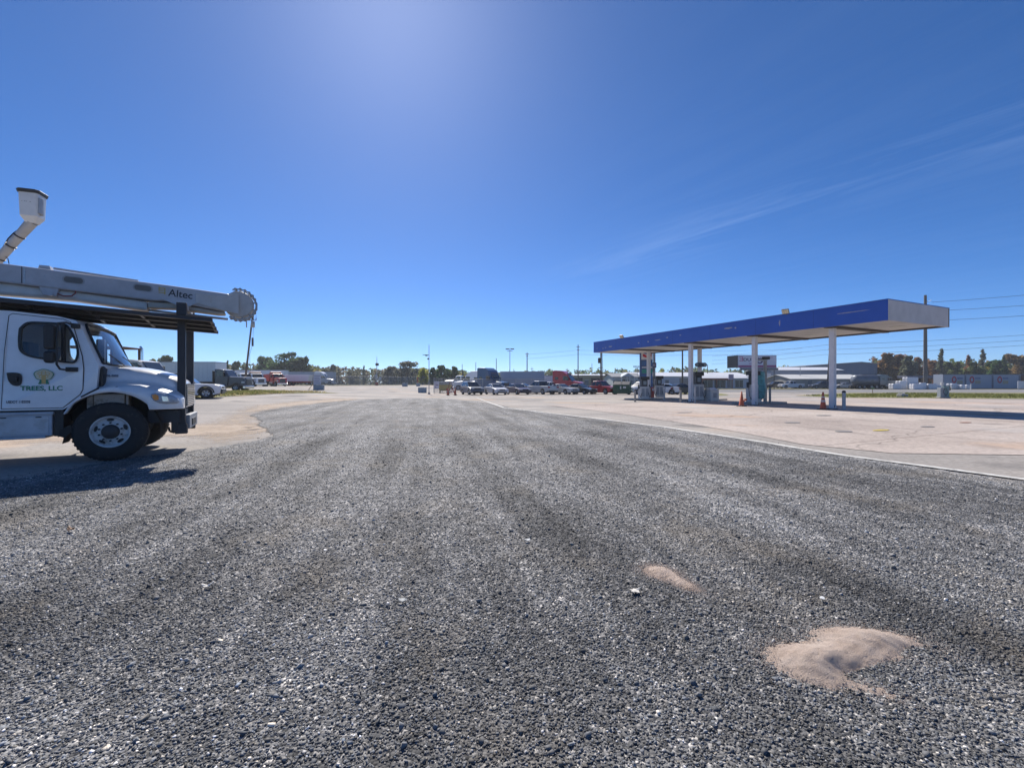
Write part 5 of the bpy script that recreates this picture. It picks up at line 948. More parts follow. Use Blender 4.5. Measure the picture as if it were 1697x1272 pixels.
def car(kind, label, cat, loc, rz, body, name='parked_car', group='cars parked in the row', extras=None, grille=None):
    K = KINDS_[kind]; T = thing(name, label, cat, (loc[0], loc[1], loc[2] + 0.02), rz, group); W = K['W']; r = K['r']; pr = K['prof']
    zb = 0.27; ra = r + 0.07; full = pr[:]; bot = []
    for x in K['ax']: a = [(x + ra * math.cos(t), max(zb, r + ra * math.sin(t))) for t in np.linspace(0, PI, 11)]; bot.append(a)
    prof = full + [(K['ax'][0] + ra, zb)] + bot[0] + [(K['ax'][0] - ra, zb), (K['ax'][1] + ra, zb)] + bot[1] + [(K['ax'][1] - ra, zb)]
    side_solid(prof, W, 0.09, 0.985, 0.95, 0.55).build('body', body, T, 0.02)
    (a, za), (b, zb_), (c, zc), (d, zd) = K['cab']; h0, h1 = W / 2 - 0.09, W / 2 - 0.28
    L0 = [(a, -h0, za), (d, -h0 + 0.05, zd), (d, h0 - 0.05, zd), (a, h0, za)]; L1 = [(b, -h1, zb_), (c, -h1, zc), (c, h1, zc), (b, h1, zb_)]
    m = MB(); m.loft([[(p[0], p[1], p[2] - 0.05) for p in L0], L0, L1, [(b + 0.1, -h1 + 0.12, zb_ + 0.035), (c - 0.12, -h1 + 0.12, zc + 0.03), (c - 0.12, h1 - 0.12, zc + 0.03), (b + 0.1, h1 - 0.12, zb_ + 0.035)]], True, True)
    cb = m.build('cabin', body, T, 0.02)
    m = MB(); pane(m, [L0[1], L0[2], L1[2], L1[1]], inset=0.05); m.build('windshield', CARGLASS, T)
    m = MB(); pane(m, [L0[0], L0[3], L1[3], L1[0]], inset=0.06); m.build('rear_window', CARGLASS, T)
    cuts = [a] + list(K['pill']) + [d]
    for s, (q0, q1) in ((-1, (L0[0], L0[1])), (1, (L0[3], L0[2]))):
        t0, t1 = (L1[0], L1[1]) if s < 0 else (L1[3], L1[2])
        def at(u, lo, hi): return Vector(lo).lerp(Vector(hi), u)
        us = [0.0] + [(p - b) / (c - b) if False else (p - a) / (d - a) for p in K['pill']] + [1.0]
        for u0, u1 in zip(us, us[1:]):
            xs0, xs1 = a + (d - a) * u0, a + (d - a) * u1
            tu = lambda x: min(1, max(0, (x - b) / (c - b)))
            m = MB(); pane(m, [at(u0, q0, q1) + Vector((0, 0, 0.02)), at(u1, q0, q1) + Vector((0, 0, 0.02)), at(tu(xs1), t0, t1), at(tu(xs0), t0, t1)], inset=0.07); m.build('side_window', CARGLASS, T)
    nose = max(p[0] for p in pr); zn = 0.62 * (1.0 if kind in ('sedan', 'coupe') else 1.25); tail = min(p[0] for p in pr)
    for s in (-1, 1):
        m = MB().box(nose - 0.28, nose - 0.005 if kind != 'sedan' else nose - 0.03, *sorted((s * (W / 2 - 0.5), s * (W / 2 - 0.05))), zn + 0.02, zn + 0.15); m.build('headlight', LAMP, T, 0.02)
        m = MB().box(tail - 0.012, tail + 0.16, *sorted((s * (W / 2 - 0.42), s * (W / 2 - 0.03))), zn + 0.12, zn + 0.30); m.build('taillight', REDLENS, T, 0.02)
        y0, y1 = sorted((s * (W / 2 - 0.02), s * (W / 2 + 0.17))); MB().box(d - 0.5, d - 0.28, y0, y1, zd + 0.04, zd + 0.2).build('mirror', body, T, 0.03)
        for x in K['ax']: wheel(T, x, s * (W / 2 - 0.02), r, s)
    m = MB().box(nose - 0.03, nose + 0.012, -W / 2 + 0.5, W / 2 - 0.5, zn - 0.02, zn + 0.14); m.build('grille', grille or BLACKP, T, 0.01)
    MB().box(nose - 0.1, nose + 0.016, -W / 2 + 0.25, W / 2 - 0.25, 0.32, 0.47).build('bumper', BLACKP, T, 0.02); MB().box(tail - 0.016, tail + 0.1, -W / 2 + 0.2, W / 2 - 0.2, 0.38, 0.5).build('bumper', BLACKP, T, 0.02)
    MB().box(K['ax'][1], K['ax'][0], -W / 2 + 0.22, W / 2 - 0.22, 0.2, 0.6).box(-nose + 0.3, nose - 0.3, -0.5, 0.5, 0.22, 0.5).build('underbody', DARKMETAL, T)
    for s in (-1, 1):
        for x in K['ax']: pass
    if K.get('bed'): MB().box(tail + 0.12, a - 0.12, -W / 2 + 0.18, W / 2 - 0.18, pr[2][1] - 0.02, pr[2][1] + 0.008).build('bed_liner', BLACKP, T)
    if extras: extras(T, K)
    return T
def flares(T, K):
    W = K['W']
    for s in (-1, 1):
        for x in K['ax']:
            ro = [(x + (K['r'] + 0.15) * math.cos(t), K['r'] + (K['r'] + 0.15) * math.sin(t)) for t in np.linspace(0, PI, 13)]; ri = [(x + (K['r'] + 0.06) * math.cos(t), K['r'] + (K['r'] + 0.06) * math.sin(t)) for t in np.linspace(PI, 0, 13)]
            y0, y1 = sorted((s * (W / 2 - 0.1), s * (W / 2 + 0.04))); MB().prism(ro + ri, y0, y1, XZ).build('wheel_flare', BLACKP, T)
    MB().box(2.6, 2.98, -0.98, 0.98, 0.42, 0.74).build('front_bumper', BLACKP, T, 0.06); MB().box(-0.9, 0.5, -0.95, 0.95, 1.845, 1.9).build('roof_rack', BLACKP, T, 0.02)
HD = lambda phi: R(-90 + phi)     # facing the viewer, nose turned phi degrees to the right
CP = lambda n, c, **k: paint('paint_' + n, c, **k)
car('suv', 'slate blue grey compact suv at the left end of the parked row', 'suv', P(782, 59.0), HD(24), CP('slate', (0.07, 0.10, 0.15)))
car('sedan', 'white four door sedan with dark grille next to the blue grey suv', 'car', P(821.5, 59.0), HD(24), CP('pearl', (0.7, 0.71, 0.74)))
car('sedan', 'dark purple sedan parked right of the white sedan', 'car', P(858, 59.8), HD(26), CP('plum', (0.055, 0.03, 0.07)))
car('pickup', 'silver pickup truck with its tailgate turned to the viewer', 'pickup', P(895, 61.5), R(125), CP('silver', (0.42, 0.45, 0.48)))
car('coupe', 'pale silver muscle coupe with a wide black grille', 'car', P(932, 61.5), HD(38), CP('pale_silver', (0.5, 0.5, 0.5)))
car('sedan', 'black sedan parked between the silver coupe and the red pickup', 'car', P(962, 61.5), HD(40), CP('black', (0.018, 0.022, 0.028)))
car('pickup', 'bright red pickup truck at the right end of the row beside the dumpster', 'pickup', P(994, 62.5), HD(36), CP('cherry', (0.42, 0.012, 0.025)))
car('suv', 'white suv half hidden behind the silver pickup', 'suv', P(915, 72.0), HD(60), CP('pearl', (0.7, 0.71, 0.74)), group='vehicles behind the parked row')
car('sedan', 'silver hatchback roof showing behind the dark purple sedan', 'car', P(869, 69.0), HD(60), CP('silver', (0.42, 0.45, 0.48)), group='vehicles behind the parked row')
car('suv', 'white suv between the green dumpster and the price sign', 'suv', P(1061, 62.0), HD(-60), CP('pearl', (0.7, 0.71, 0.74)), group='cars beyond the pumps')
car('sedan', 'white sedan with its tail to the right beyond the far pumps', 'car', P(1098, 61.0), R(150), CP('pearl', (0.7, 0.71, 0.74)), group='cars beyond the pumps')
car('sedan', 'black sedan seen between the price sign and the column pair', 'car', P(1129, 61.0), R(20), CP('black', (0.018, 0.022, 0.028)), group='cars beyond the pumps')
car('pickup', 'small white pickup far off on the highway side by the sheds', 'pickup', P(1311, 112), R(180), CP('pearl', (0.7, 0.71, 0.74)), group='cars along the far highway')
car('suv', 'dark blue car far off left of the nearest canopy column', 'car', P(1359, 108), R(178), CP('navy', (0.02, 0.03, 0.06)), group='cars along the far highway')
car('sedan', 'white car far off just right of the nearest canopy column', 'car', P(1395, 112), R(180), CP('pearl', (0.7, 0.71, 0.74)), group='cars along the far highway')
car('suv', 'dark car far off left of the billboard post', 'car', P(1283, 116), R(178), CP('black', (0.018, 0.022, 0.028)), group='cars along the far highway')
car('pickup', 'white pickup with dark bumper at the grass edge behind the bucket truck', 'pickup', P(296, 33.5), R(26), CP('pearl', (0.7, 0.71, 0.74)), group='vehicles on the left lot', extras=flares)
# ---- road tractors
def tractor(label, loc, rz, body, kind='aero', name='semi_tractor', group='semi trucks parked on the lot', tallz=3.9, chrome=False, scale=1.0, stacks=True):
    T = thing(name, label, 'semi truck', (loc[0], loc[1], loc[2] + 0.02), rz, group, scale); W = 2.4; r = 0.52
    top = tallz
    fx = 2.05; ra = 0.62; ar = [(fx + ra * math.cos(t), max(0.55, r + ra * math.sin(t))) for t in np.linspace(0, PI, 12)]
    hood = [(0.75, 0.55), (0.75, 1.95), (1.25, 1.90), (2.4, 1.75), (2.95, 1.6), (3.12, 1.25), (3.15, 0.55)] + ar
    if kind == 'classic': hood = [(0.75, 0.75), (0.75, 2.0), (1.25, 2.0), (3.0, 1.9), (3.12, 1.8), (3.15, 0.75)] + [(fx + ra * math.cos(t), max(0.75, r + ra * math.sin(t))) for t in np.linspace(0, PI, 12)]
    side_solid(hood, W - (0.1 if kind == 'aero' else 0.3), 0.3, 0.97, 0.90, 1.0).build('hood', body, T, 0.04)
    side_solid([(-0.55, 0.6), (-0.55, 2.95), (0.05, 2.95), (0.55, 2.85), (1.15, 1.9), (1.0, 0.6)], W, 0.14, 0.97, 0.98, 1.0).build('cab', body, T, 0.04)
    if kind == 'aero': side_solid([(-2.3, 0.9), (-2.3, top - 0.1), (-1.9, top), (-0.6, top - 0.08), (0.1, top - 0.5), (0.52, 2.92), (-0.54, 2.88), (-0.56, 0.9)], W - 0.02, 0.16, 0.985, 0.985, 1.0).build('sleeper', body, T, 0.04)
    m = MB(); m.add([(1.17 - 0.02, y, 1.98) for y in (-1.0, 1.0)] + [(0.60, 0.92, 2.80), (0.60, -0.92, 2.80)], [(0, 1, 2, 3)]); m.add([(1.12, -1.0, 1.98), (1.12, 1.0, 1.98), (0.57, 0.92, 2.80), (0.57, -0.92, 2.80)], [(3, 2, 1, 0)])
    ws = MB(); ws.loft([[(1.19, -1.02, 1.97), (1.10, -1.02, 1.95), (0.50, -0.95, 2.8), (0.62, -0.95, 2.82)], [(1.19, 1.02, 1.97), (1.10, 1.02, 1.95), (0.50, 0.95, 2.8), (0.62, 0.95, 2.82)]], True, True); ws.build('windshield', CARGLASS, T)
    if kind == 'aero': MB().box(0.30, 0.44, -0.75, 0.75, 2.98, 3.0 + 0.28, 0, Matrix.Translation((0, 0, 0))).build('roof_lamp_bar', mat('visor_dark', (0.05, 0.05, 0.06), 0.3), T, 0.02)
    for s in (-1, 1):
        y = s * W / 2; f = lambda a, b, w: (a, y + s * w, b)
        MB().prism([(-0.35, 2.0), (0.72, 2.0), (0.42, 2.72), (-0.35, 2.72)], -0.05, 0.008, f).build('side_window', CARGLASS, T)
        MB().prism([(-0.42, 0.75), (0.85, 0.75), (0.85, 1.95), (-0.42, 1.95)], -0.04, 0.006, f).build('door', body, T, 0.004)
        MB().box(0.62, 0.74, *sorted((y + s * 0.08, y + s * 0.3)), 1.95, 2.55).build('mirror', BLACKP, T, 0.03)
        MB().box(2.72, 3.08, *sorted((s * 0.72, s * 1.13)), 1.06, 1.32).build('headlight', LAMP, T, 0.05)
        MB().tube((-0.9, s * 0.95, 0.72), (0.75, s * 0.95, 0.72), 0.33, n=18).build('fuel_tank', CHROME if chrome else STEEL, T)
        if kind == 'aero': MB().prism([(-1.8, 2.15), (-1.2, 2.15), (-1.2, 2.6), (-1.8, 2.6)], -0.04, 0.004, f).build('sleeper_window', CARGLASS, T)
        if stacks and (chrome or kind == 'classic'): MB().tube((-0.72, s * 1.1, 0.9), (-0.72, s * 1.1, 3.9), 0.085, n=12).tube((-0.72, s * 1.1, 3.9), (-0.86, s * 1.1, 4.1), 0.085, n=12).build('exhaust_stack', CHROME, T)
        wheel(T, fx, s * 1.18, r, s, 0.3, mat('truck_rim', (0.5, 0.5, 0.5), 0.35, 0.5), 0.56)
        for x in (-3.1, -4.4): wheel(T, x, s * 1.2, r, s, 0.55, mat('truck_rim', (0.5, 0.5, 0.5), 0.35, 0.5), 0.56)
    m = MB().box(3.10, 3.19, -0.62, 0.62, 0.85, 1.62)
    g_ = m.build('grille', CHROME if chrome else mat('grille_dark', (0.04, 0.04, 0.045), 0.3), T, 0.04)
    MB().box(2.95, 3.28, -1.15, 1.15, 0.36, 0.74).build('bumper', CHROME if kind == 'classic' else body, T, 0.06)
    MB().box(-5.1, 2.9, -0.42, -0.32, 0.72, 0.98).box(-5.1, 2.9, 0.32, 0.42, 0.72, 0.98).box(-4.4, -2.9, -0.5, 0.5, 1.0, 1.15).build('chassis', DARKMETAL, T)
    return T
def trailer(label, loc, rz, L_, col, name='box_trailer', group='trailers parked on the lot', h=4.05, z0=1.15, ribs=True, wheels=True):
    T = thing(name, label, 'trailer', (loc[0], loc[1], loc[2] + 0.02), rz, group)
    MB().box(-L_ / 2, L_ / 2, -1.28, 1.28, z0, h).build('box', col, T, 0.03)
    m = MB()
    for i in range(int(L_ / 0.62)):
        for s in (-1, 1): x = -L_ / 2 + 0.3 + i * 0.62; y0, y1 = sorted((s * 1.28, s * 1.305)); m.box(x, x + 0.06, y0, y1, z0 + 0.2, h - 0.12)
    m.build('side_rib', col, T)
    MB().box(-L_ / 2, L_ / 2, -1.31, 1.31, h - 0.1, h + 0.02).box(-L_ / 2, L_ / 2, -1.31, 1.31, z0 - 0.05, z0 + 0.14).build('rail', GALV, T)
    MB().box(-L_ / 2 + 0.3, L_ / 2 - 0.5, -0.5, -0.4, z0 - 0.3, z0 - 0.06).box(-L_ / 2 + 0.3, L_ / 2 - 0.5, 0.4, 0.5, z0 - 0.3, z0 - 0.06).build('chassis', DARKMETAL, T)
    for s in (-1, 1):
        MB().box(L_ / 2 - 2.6, L_ / 2 - 2.45, *sorted((s * 0.75, s * 0.9)), 0, z0 - 0.06).build('landing_leg', DARKMETAL, T)
        for x in (-L_ / 2 + 1.4, -L_ / 2 + 2.7): wheel(T, x, s * 1.22, 0.5, s, 0.5, mat('truck_rim', (0.5, 0.5, 0.5), 0.35, 0.5), 0.56)
    return T
TRW = paint('trailer_white', (0.72, 0.73, 0.75)); TRG = mat('trailer_grey', (0.38, 0.42, 0.48), 0.5, dirt=((0.2, 0.2, 0.2), 0.6, 0.6, 0.5)); TRB = paint('trailer_blue_grey', (0.22, 0.28, 0.40))
SW = CP('semi_white', (0.76, 0.77, 0.79))
# centre: semis behind the row of cars
tractor('white sleeper semi truck facing left behind the blue grey suv', P(778, 88), R(172), SW)
tractor('white sleeper semi truck facing left, close against the tall blue sleeper cab', P(799, 80), R(172), SW)
tractor('tall blue sleeper semi truck standing above the white sedan', P(815.5, 72.5), HD(52), CP('semi_blue', (0.025, 0.085, 0.19)), tallz=4.15)
trailer('long blue grey box trailer behind the dark sedans', P(866, 86), R(-6), 8.6, TRB, h=3.75)
tractor('bright red sleeper semi truck behind the silver coupe and black sedan', P(940, 76), HD(62), CP('semi_red', (0.40, 0.008, 0.02)), tallz=3.75)
T = trailer('white topped low trailer left of the red sleeper semi', P(906, 90), R(2), 7.0, TRW, h=3.0)
# left lot
trailer('white box trailer seen past the boom posts of the bucket truck', P(310, 62), R(2), 9.5, TRW)
trailer('long pale reefer trailer left of the red dump truck', P(434, 118), R(2), 13.0, TRW, h=4.1)
trailer('long grey reefer trailer behind the white dump trailer', P(515, 138), R(2), 15.0, TRG, h=4.1)
tractor('white sleeper semi truck far off facing right with a sign before it', P(537, 128), R(2), SW, tallz=4.0)
def worktruck(label, loc, rz, body, bodykind, boxmat, name, cat):
    T = tractor(label, loc, rz, body, 'classic', name, 'work trucks on the left lot', stacks=bodykind == 'log'); T['category'] = cat
    if bodykind == 'dump':
        side_solid([(-5.2, 1.15), (-5.6, 2.1), (-5.3, 2.75), (-1.1, 2.9), (-0.3, 3.35), (-0.15, 3.25), (-0.8, 2.6), (-0.9, 1.15)], 2.45, 0.05, 0.995, 0.99, 1.0).build('dump_body', boxmat, T, 0.03)
    elif bodykind == 'flat':
        MB().box(-5.4, -0.75, -1.22, 1.22, 1.1, 1.3).box(-0.86, -0.75, -1.2, 1.2, 1.3, 2.7).build('flat_bed', boxmat, T, 0.02)
    elif bodykind == 'log':
        MB().box(-5.4, -0.9, -1.2, 1.2, 1.1, 1.3).build('flat_bed', boxmat, T, 0.02)
        for x in (-5.0, -3.0, -1.0):
            for s in (-1, 1): MB().box(x, x + 0.12, s * 1.12 - 0.06, s * 1.12 + 0.06, 1.3, 3.85).build('stake', boxmat, T)
        MB().box(-5.2, -0.75, -1.3, 1.3, 3.85, 3.95).build('roof_panel', boxmat, T, 0.02)
    return T
RUST = mat('rust_brown', (0.12, 0.055, 0.035), 0.8, var=0.4, scale=3, bump=0.3)
worktruck('rusty roofed log truck with two chrome stacks behind the white hood', P(236, 34), R(8), CP('cream', (0.55, 0.53, 0.48)), 'log', RUST, 'log_truck', 'truck')
worktruck('dark navy flatbed truck at the grass edge left of the leaning pole', P(372, 58), R(4), CP('navy', (0.02, 0.03, 0.06)), 'flat', DARKMETAL, 'flatbed_truck', 'truck')
worktruck('white work truck just right of the leaning utility pole', P(405, 98), R(-35), SW, 'flat', DARKMETAL, 'flatbed_truck', 'truck')
worktruck('white dump truck with red trim left of the red dump truck', P(424, 99), R(-40), SW, 'dump', CP('dump_pale', (0.4, 0.12, 0.1)), 'dump_truck', 'truck')
worktruck('bright red dump truck facing right among the pale trailers', P(458, 101), R(-38), CP('semi_red', (0.40, 0.008, 0.02)), 'dump', CP('semi_red', (0.40, 0.008, 0.02)), 'dump_truck', 'truck')
T = thing('dump_trailer', 'white end dump trailer with red wheels right of the red dump truck', 'trailer', P(492, 110), R(3), 'trailers parked on the lot')
side_solid([(-3.3, 1.1), (-3.5, 2.75), (3.5, 2.75), (3.2, 1.1)], 2.4, 0.06, 1, 0.99, 1).build('dump_body', TRW, T, 0.03); MB().box(-3.3, 3.3, -0.5, 0.5, 0.75, 1.09).build('chassis', mat('chassis_red', (0.3, 0.02, 0.02), 0.5), T)
for s in (-1, 1):
    for x in (-2.6, -1.3): wheel(T, x, s * 1.2, 0.5, s, 0.5, mat('rim_red', (0.35, 0.03, 0.03), 0.5), 0.5)
T = worktruck('white day cab semi truck at the far left edge of the two sleepers', P(762, 92), R(176), SW, 'flat', DARKMETAL, 'day_cab_truck', 'semi truck')
# far right: tanker and low trailer across the highway
T = thing('tank_trailer', 'long grey tank trailer across the highway left of the autumn trees', 'trailer', P(1440, 104), R(4), 'trailers across the highway')
m = MB().lathe([(0.0, -4.0), (0.9, -3.95), (1.25, -3.6), (1.3, 0), (1.25, 3.6), (0.9, 3.95), (0, 4.0)], (0, 0, 2.1), 'X', 28); m.build('tank', mat('tank_grey', (0.16, 0.18, 0.21), 0.45, 0.3, dirt=((0.08, 0.08, 0.08), 0.55, 1, 0.6)), T)
MB().box(-4.2, 4.4, -0.6, 0.6, 0.7, 1.0).box(-2, 2, -0.2, 0.2, 3.38, 3.5).box(4.1, 4.3, -1.2, 1.2, 0.6, 2.9).build('chassis', DARKMETAL, T)
for s in (-1, 1):
    for x in (-3.4, -2.2, 2.2, 3.4): wheel(T, x, s * 1.2, 0.5, s, 0.5, STEEL, 0.5)
tractor('dark grey truck cab at the right end of the tank trailer', P(1466, 104), R(4), CP('slate2', (0.10, 0.13, 0.15)), tallz=3.4, group='trailers across the highway')
# ---------------------------------------------------------------- buildings
ROOFW = mat('white_metal_roof', (0.72, 0.72, 0.72), 0.4, var=0.06, wave=('X', 3.0, 0.2)); WALLB = mat('pale_blue_cladding', (0.44, 0.49, 0.56), 0.6, var=0.1, wave=('X', 5.0, 0.4), dirt=((0.25, 0.25, 0.25), 0.6, 0.4, 0.4))
WALLD = mat('dark_blue_cladding', (0.20, 0.235, 0.31), 0.6, var=0.1, wave=('X', 4.0, 0.4)); WALLT = mat('tan_block', (0.40, 0.32, 0.20), 0.85, var=0.15); WALLG = mat('grey_green_siding', (0.42, 0.47, 0.47), 0.7, wave=('Z', 6.0, 0.3)); WALLBE = mat('beige_wall', (0.36, 0.34, 0.30), 0.8, var=0.12)
WIN = mat('window_dark', (0.02, 0.025, 0.03), 0.12, var=0.3); FRAME = mat('frame_white', (0.6, 0.6, 0.58), 0.5); DOORM = mat('door_grey', (0.18, 0.19, 0.2), 0.5)
def shed(name, label, px0, px1, Y, eave, ridge, dep, wall, roof, openings=(), half=None, cat='warehouse', over=0.35, rzz=0.0):
    """long shed whose eave faces us; heights are picture rows, openings are (x fraction, width m, sill m, head m, kind)"""
    x0, x1 = X(px0, Y), X(px1, Y); cx = (x0 + x1) / 2; gz = min(g(x0, Y), g(x1, Y)) - 0.05; T = thing(name, label, cat, (cx, Y, gz), rzz, 'buildings beyond the station'); w = (x1 - x0) / 2
    ze = ZP(eave, Y) - gz; half = half or dep / 2; zr = ZP(ridge, Y + half) - gz
    poly = [(0, 0), (dep, 0), (dep, ze), (half, zr - 0.12), (0, ze)]
    MB().prism(poly, -w, w, YZ).build('wall', wall, T)
    m = MB(); o = over; s = (zr - ze) / half
    for a, b, za, zb in ((-o, half, ze - o * s, zr), (half, dep + o, zr, ze - o * s)):
        m.add([(-w - o, a, za), (w + o, a, za), (w + o, b, zb), (-w - o, b, zb), (-w - o, a, za + 0.12), (w + o, a, za + 0.12), (w + o, b, zb + 0.12), (-w - o, b, zb + 0.12)], [(0, 3, 2, 1), (4, 5, 6, 7), (0, 1, 5, 4), (1, 2, 6, 5), (2, 3, 7, 6), (3, 0, 4, 7)])
    m.build('roof', roof, T)
    for (u, ww, zs, zh_, kind) in openings:
        x = -w + 2 * w * u
        if kind == 'door': d = MB().box(x - ww / 2, x + ww / 2, -0.05, -0.003, zs, zh_).build('door', DOORM, T); MB().box(x - ww / 2 - 0.1, x + ww / 2 + 0.1, -0.07, -0.052, zh_, zh_ + 0.1).build('frame', FRAME, d)
        elif kind == 'bay': d = MB().box(x - ww / 2, x + ww / 2, -0.05, -0.003, zs, zh_).build('bay_opening', mat('bay_dark', (0.03, 0.03, 0.035), 0.8), T)
        else:
            d = MB().box(x - ww / 2, x + ww / 2, -0.04, -0.003, zs, zh_).build('window', WIN, T); MB().box(x - ww / 2 - 0.08, x + ww / 2 + 0.08, -0.07, -0.042, zs - 0.08, zs).box(x - ww / 2 - 0.08, x + ww / 2 + 0.08, -0.07, -0.042, zh_, zh_ + 0.08).box(x - 0.03, x + 0.03, -0.06, -0.042, zs, zh_).box(x - ww / 2 - 0.08, x - ww / 2, -0.07, -0.042, zs, zh_).box(x + ww / 2, x + ww / 2 + 0.08, -0.07, -0.042, zs, zh_).build('frame', FRAME, d)
    return T
shed('tan_shed', 'low tan building with white roof edge behind the red semi', 952, 1010, 140, 622, 620.5, 12, WALLT, ROOFW, [(0.1, 3, 0.2, 3, 'bay'), (0.35, 1.2, 0.2, 2.3, 'door'), (0.6, 3, 0.2, 3, 'bay'), (0.85, 1.2, 1, 2, 'win')], cat='building')
h = shed('office_house', 'grey green office with a front gable and dark windows behind the dumpster', 1016, 1062, 98, 624.5, 619, 10, WALLG, mat('grey_shingle', (0.22, 0.23, 0.25), 0.8, var=0.2), [(0.08, 0.9, 0.9, 2.1, 'win'), (0.2, 1.0, 0.9, 2.1, 'win'), (0.62, 1.1, 0.9, 2.1, 'win'), (0.72, 1.0, 0.2, 2.2, 'door'), (0.9, 1.1, 0.9, 2.1, 'win')], cat='building')
m = MB(); m.add([(-1.6, -1.4, 2.9), (1.4, -1.4, 2.9), (-0.1, -1.4, 3.75), (-1.6, 3.5, 2.9), (1.4, 3.5, 2.9), (-0.1, 4.5, 3.75)], [(0, 1, 2), (0, 2, 5, 3), (1, 4, 5, 2), (0, 3, 4, 1)]); m.build('porch_gable', mat('gable_pale', (0.36, 0.42, 0.44), 0.7), h)
for x in (-1.5, -0.3, 0.3, 1.3): MB().box(x - 0.07, x + 0.07, -1.35, -1.2, 0, 2.9).build('porch_post', FRAME, h)
MB().box(-1.2, -0.4, -0.06, -0.003, 0.6, 2.3).box(-0.2, 0.9, -0.06, -0.003, 0.6, 2.3).build('window', WIN, h)
shed('long_warehouse', 'long pale blue warehouse with a bright white roof behind the far columns', 1046, 1244, 122, 623.6, 617.5, 16, WALLB, ROOFW, [(0.03, 3, 0.2, 3.0, 'bay'), (0.12, 3.5, 0.2, 2.6, 'bay'), (0.3, 1.0, 0.2, 2.2, 'door'), (0.45, 3, 0.2, 2.8, 'door')])
T = shed('store_front', 'low shop with a white awning roof and red timber front between the columns and billboard', 1160, 1239, 112, 626.5, 622.5, 5, WALLB, ROOFW, [(0.16, 2.6, 0.2, 2.5, 'win'), (0.42, 2.8, 0.2, 2.5, 'win'), (0.62, 1.2, 0.2, 2.4, 'door'), (0.82, 2.0, 0.3, 2.2, 'win')], cat='shop')
MB().box(-6.0, 2.2, -0.6, -0.1, 2.2, 2.6).box(-5.8, -5.6, -0.6, -0.4, 0, 2.2).box(-2.2, -2.0, -0.6, -0.4, 0, 2.2).box(1.8, 2.0, -0.6, -0.4, 0, 2.2).build('timber_front', mat('timber_red', (0.24, 0.09, 0.06), 0.7), T)
shed('blue_warehouse', 'blue grey warehouse with bright white roof edge right of the billboard', 1278, 1396, 130, 613.2, 609.0, 14, WALLD, ROOFW, [(0.1, 4, 0.2, 3.5, 'door'), (0.7, 1.2, 0.2, 2.3, 'door')])
T = shed('low_shed', 'low beige shed with a white lean to roof in front of the blue warehouses', 1311, 1436, 114, 627.8, 621.0, 12, WALLBE, mat('cream_metal_roof', (0.62, 0.61, 0.56), 0.5, wave=('X', 3.0, 0.2)), [(0.25, 1.1, 0.2, 2.2, 'door'), (0.5, 3.2, 0.2, 2.0, 'bay'), (0.8, 1.1, 0.2, 2.2, 'door')])
# big gabled warehouse, gable end to the viewer
Y = 150; x0, x1 = X(1336, Y), X(1454, Y); gz = g(0, Y) - 0.05; T = thing('gable_warehouse', 'largest dark blue grey warehouse with a low gable left of the autumn trees', 'warehouse', ((x0 + x1) / 2, Y, gz), 0, 'buildings beyond the station'); w = (x1 - x0) / 2
ze, zr = ZP(607, Y) - gz, ZP(600.5, Y) - gz; pk = X(1427, Y) - (x0 + x1) / 2
MB().prism([(-w, 0), (w, 0), (w, ZP(603.5, Y) - gz), (pk, zr), (-w, ze)], 0, 30, XZ).build('wall', WALLD, T)
MB().prism([(-w - 0.3, ze), (pk, zr + 0.01), (w + 0.3, ZP(603.5, Y) - gz), (w + 0.3, ZP(603.5, Y) - gz + 0.25), (pk, zr + 0.26), (-w - 0.3, ze + 0.25)], -0.4, 30.3, XZ).build('roof', mat('grey_metal_roof', (0.30, 0.32, 0.36), 0.5), T)
m = MB()
for k in range(10): x = -w + 1 + k * (2 * w - 2) / 9; m.box(x - 0.06, x + 0.06, -0.04, -0.003, 0.2, ze - 0.6)
m.build('wall_seam', mat('seam_pale', (0.26, 0.29, 0.34), 0.5), T); MB().box(-3, 2, -0.05, -0.004, 0.1, 4.5).build('roller_door', mat('roller_grey', (0.20, 0.22, 0.26), 0.6), T)
# billboard
Y = 98; T = thing('billboard', 'large white billboard with purple lettering and a pink band behind the second nearest column', 'billboard', P(1250, Y), R(-3)); b0, b1 = X(1224, Y) - T.location.x, X(1285, Y) - T.location.x; zt, zb = ZP(589, Y) - T.location.z, ZP(609, Y) - T.location.z; zw = ZP(614, Y) - T.location.z
BDARK = mat('billboard_dark', (0.02, 0.022, 0.03), 0.6)
MB().box(b0 - 0.1, b1 + 0.1, 0.002, 0.3, zb - 0.05, zt + 0.1).build('frame', mat('billboard_frame', (0.24, 0.25, 0.3), 0.5), T); MB().box(b0, b1, -0.04, 0.0, zb, zt).build('panel', mat('billboard_white', (0.66, 0.65, 0.72), 0.5, var=0.03), T)
MB().add([(b0 - 0.1, 0.0, zb), (b0 - 0.1, 0.0, zt + 0.1), (b0 - 1.05, 3.2, zt + 0.1), (b0 - 1.05, 3.2, zb), (b0 - 0.1, 0.2, zb), (b0 - 0.1, 0.2, zt + 0.1), (b0 - 0.85, 3.2, zt + 0.1), (b0 - 0.85, 3.2, zb)], [(0, 1, 2, 3), (4, 7, 6, 5), (0, 3, 7, 4), (1, 5, 6, 2), (0, 4, 5, 1), (3, 2, 6, 7)]).build('rear_panel', BDARK, T)
MB().box(b0, b1, -0.05, -0.041, zb + 0.05, zb + 0.55).build('pink_band', mat('band_pink', (0.42, 0.10, 0.22), 0.5), T)
MB().box(b0, b1, -0.9, 0.28, zw + 0.1, zw + 0.2).box(b0, b1, -0.9, -0.86, zw + 0.2, zb - 0.1).build('catwalk', mat('catwalk_grey', (0.12, 0.13, 0.16), 0.6), T)
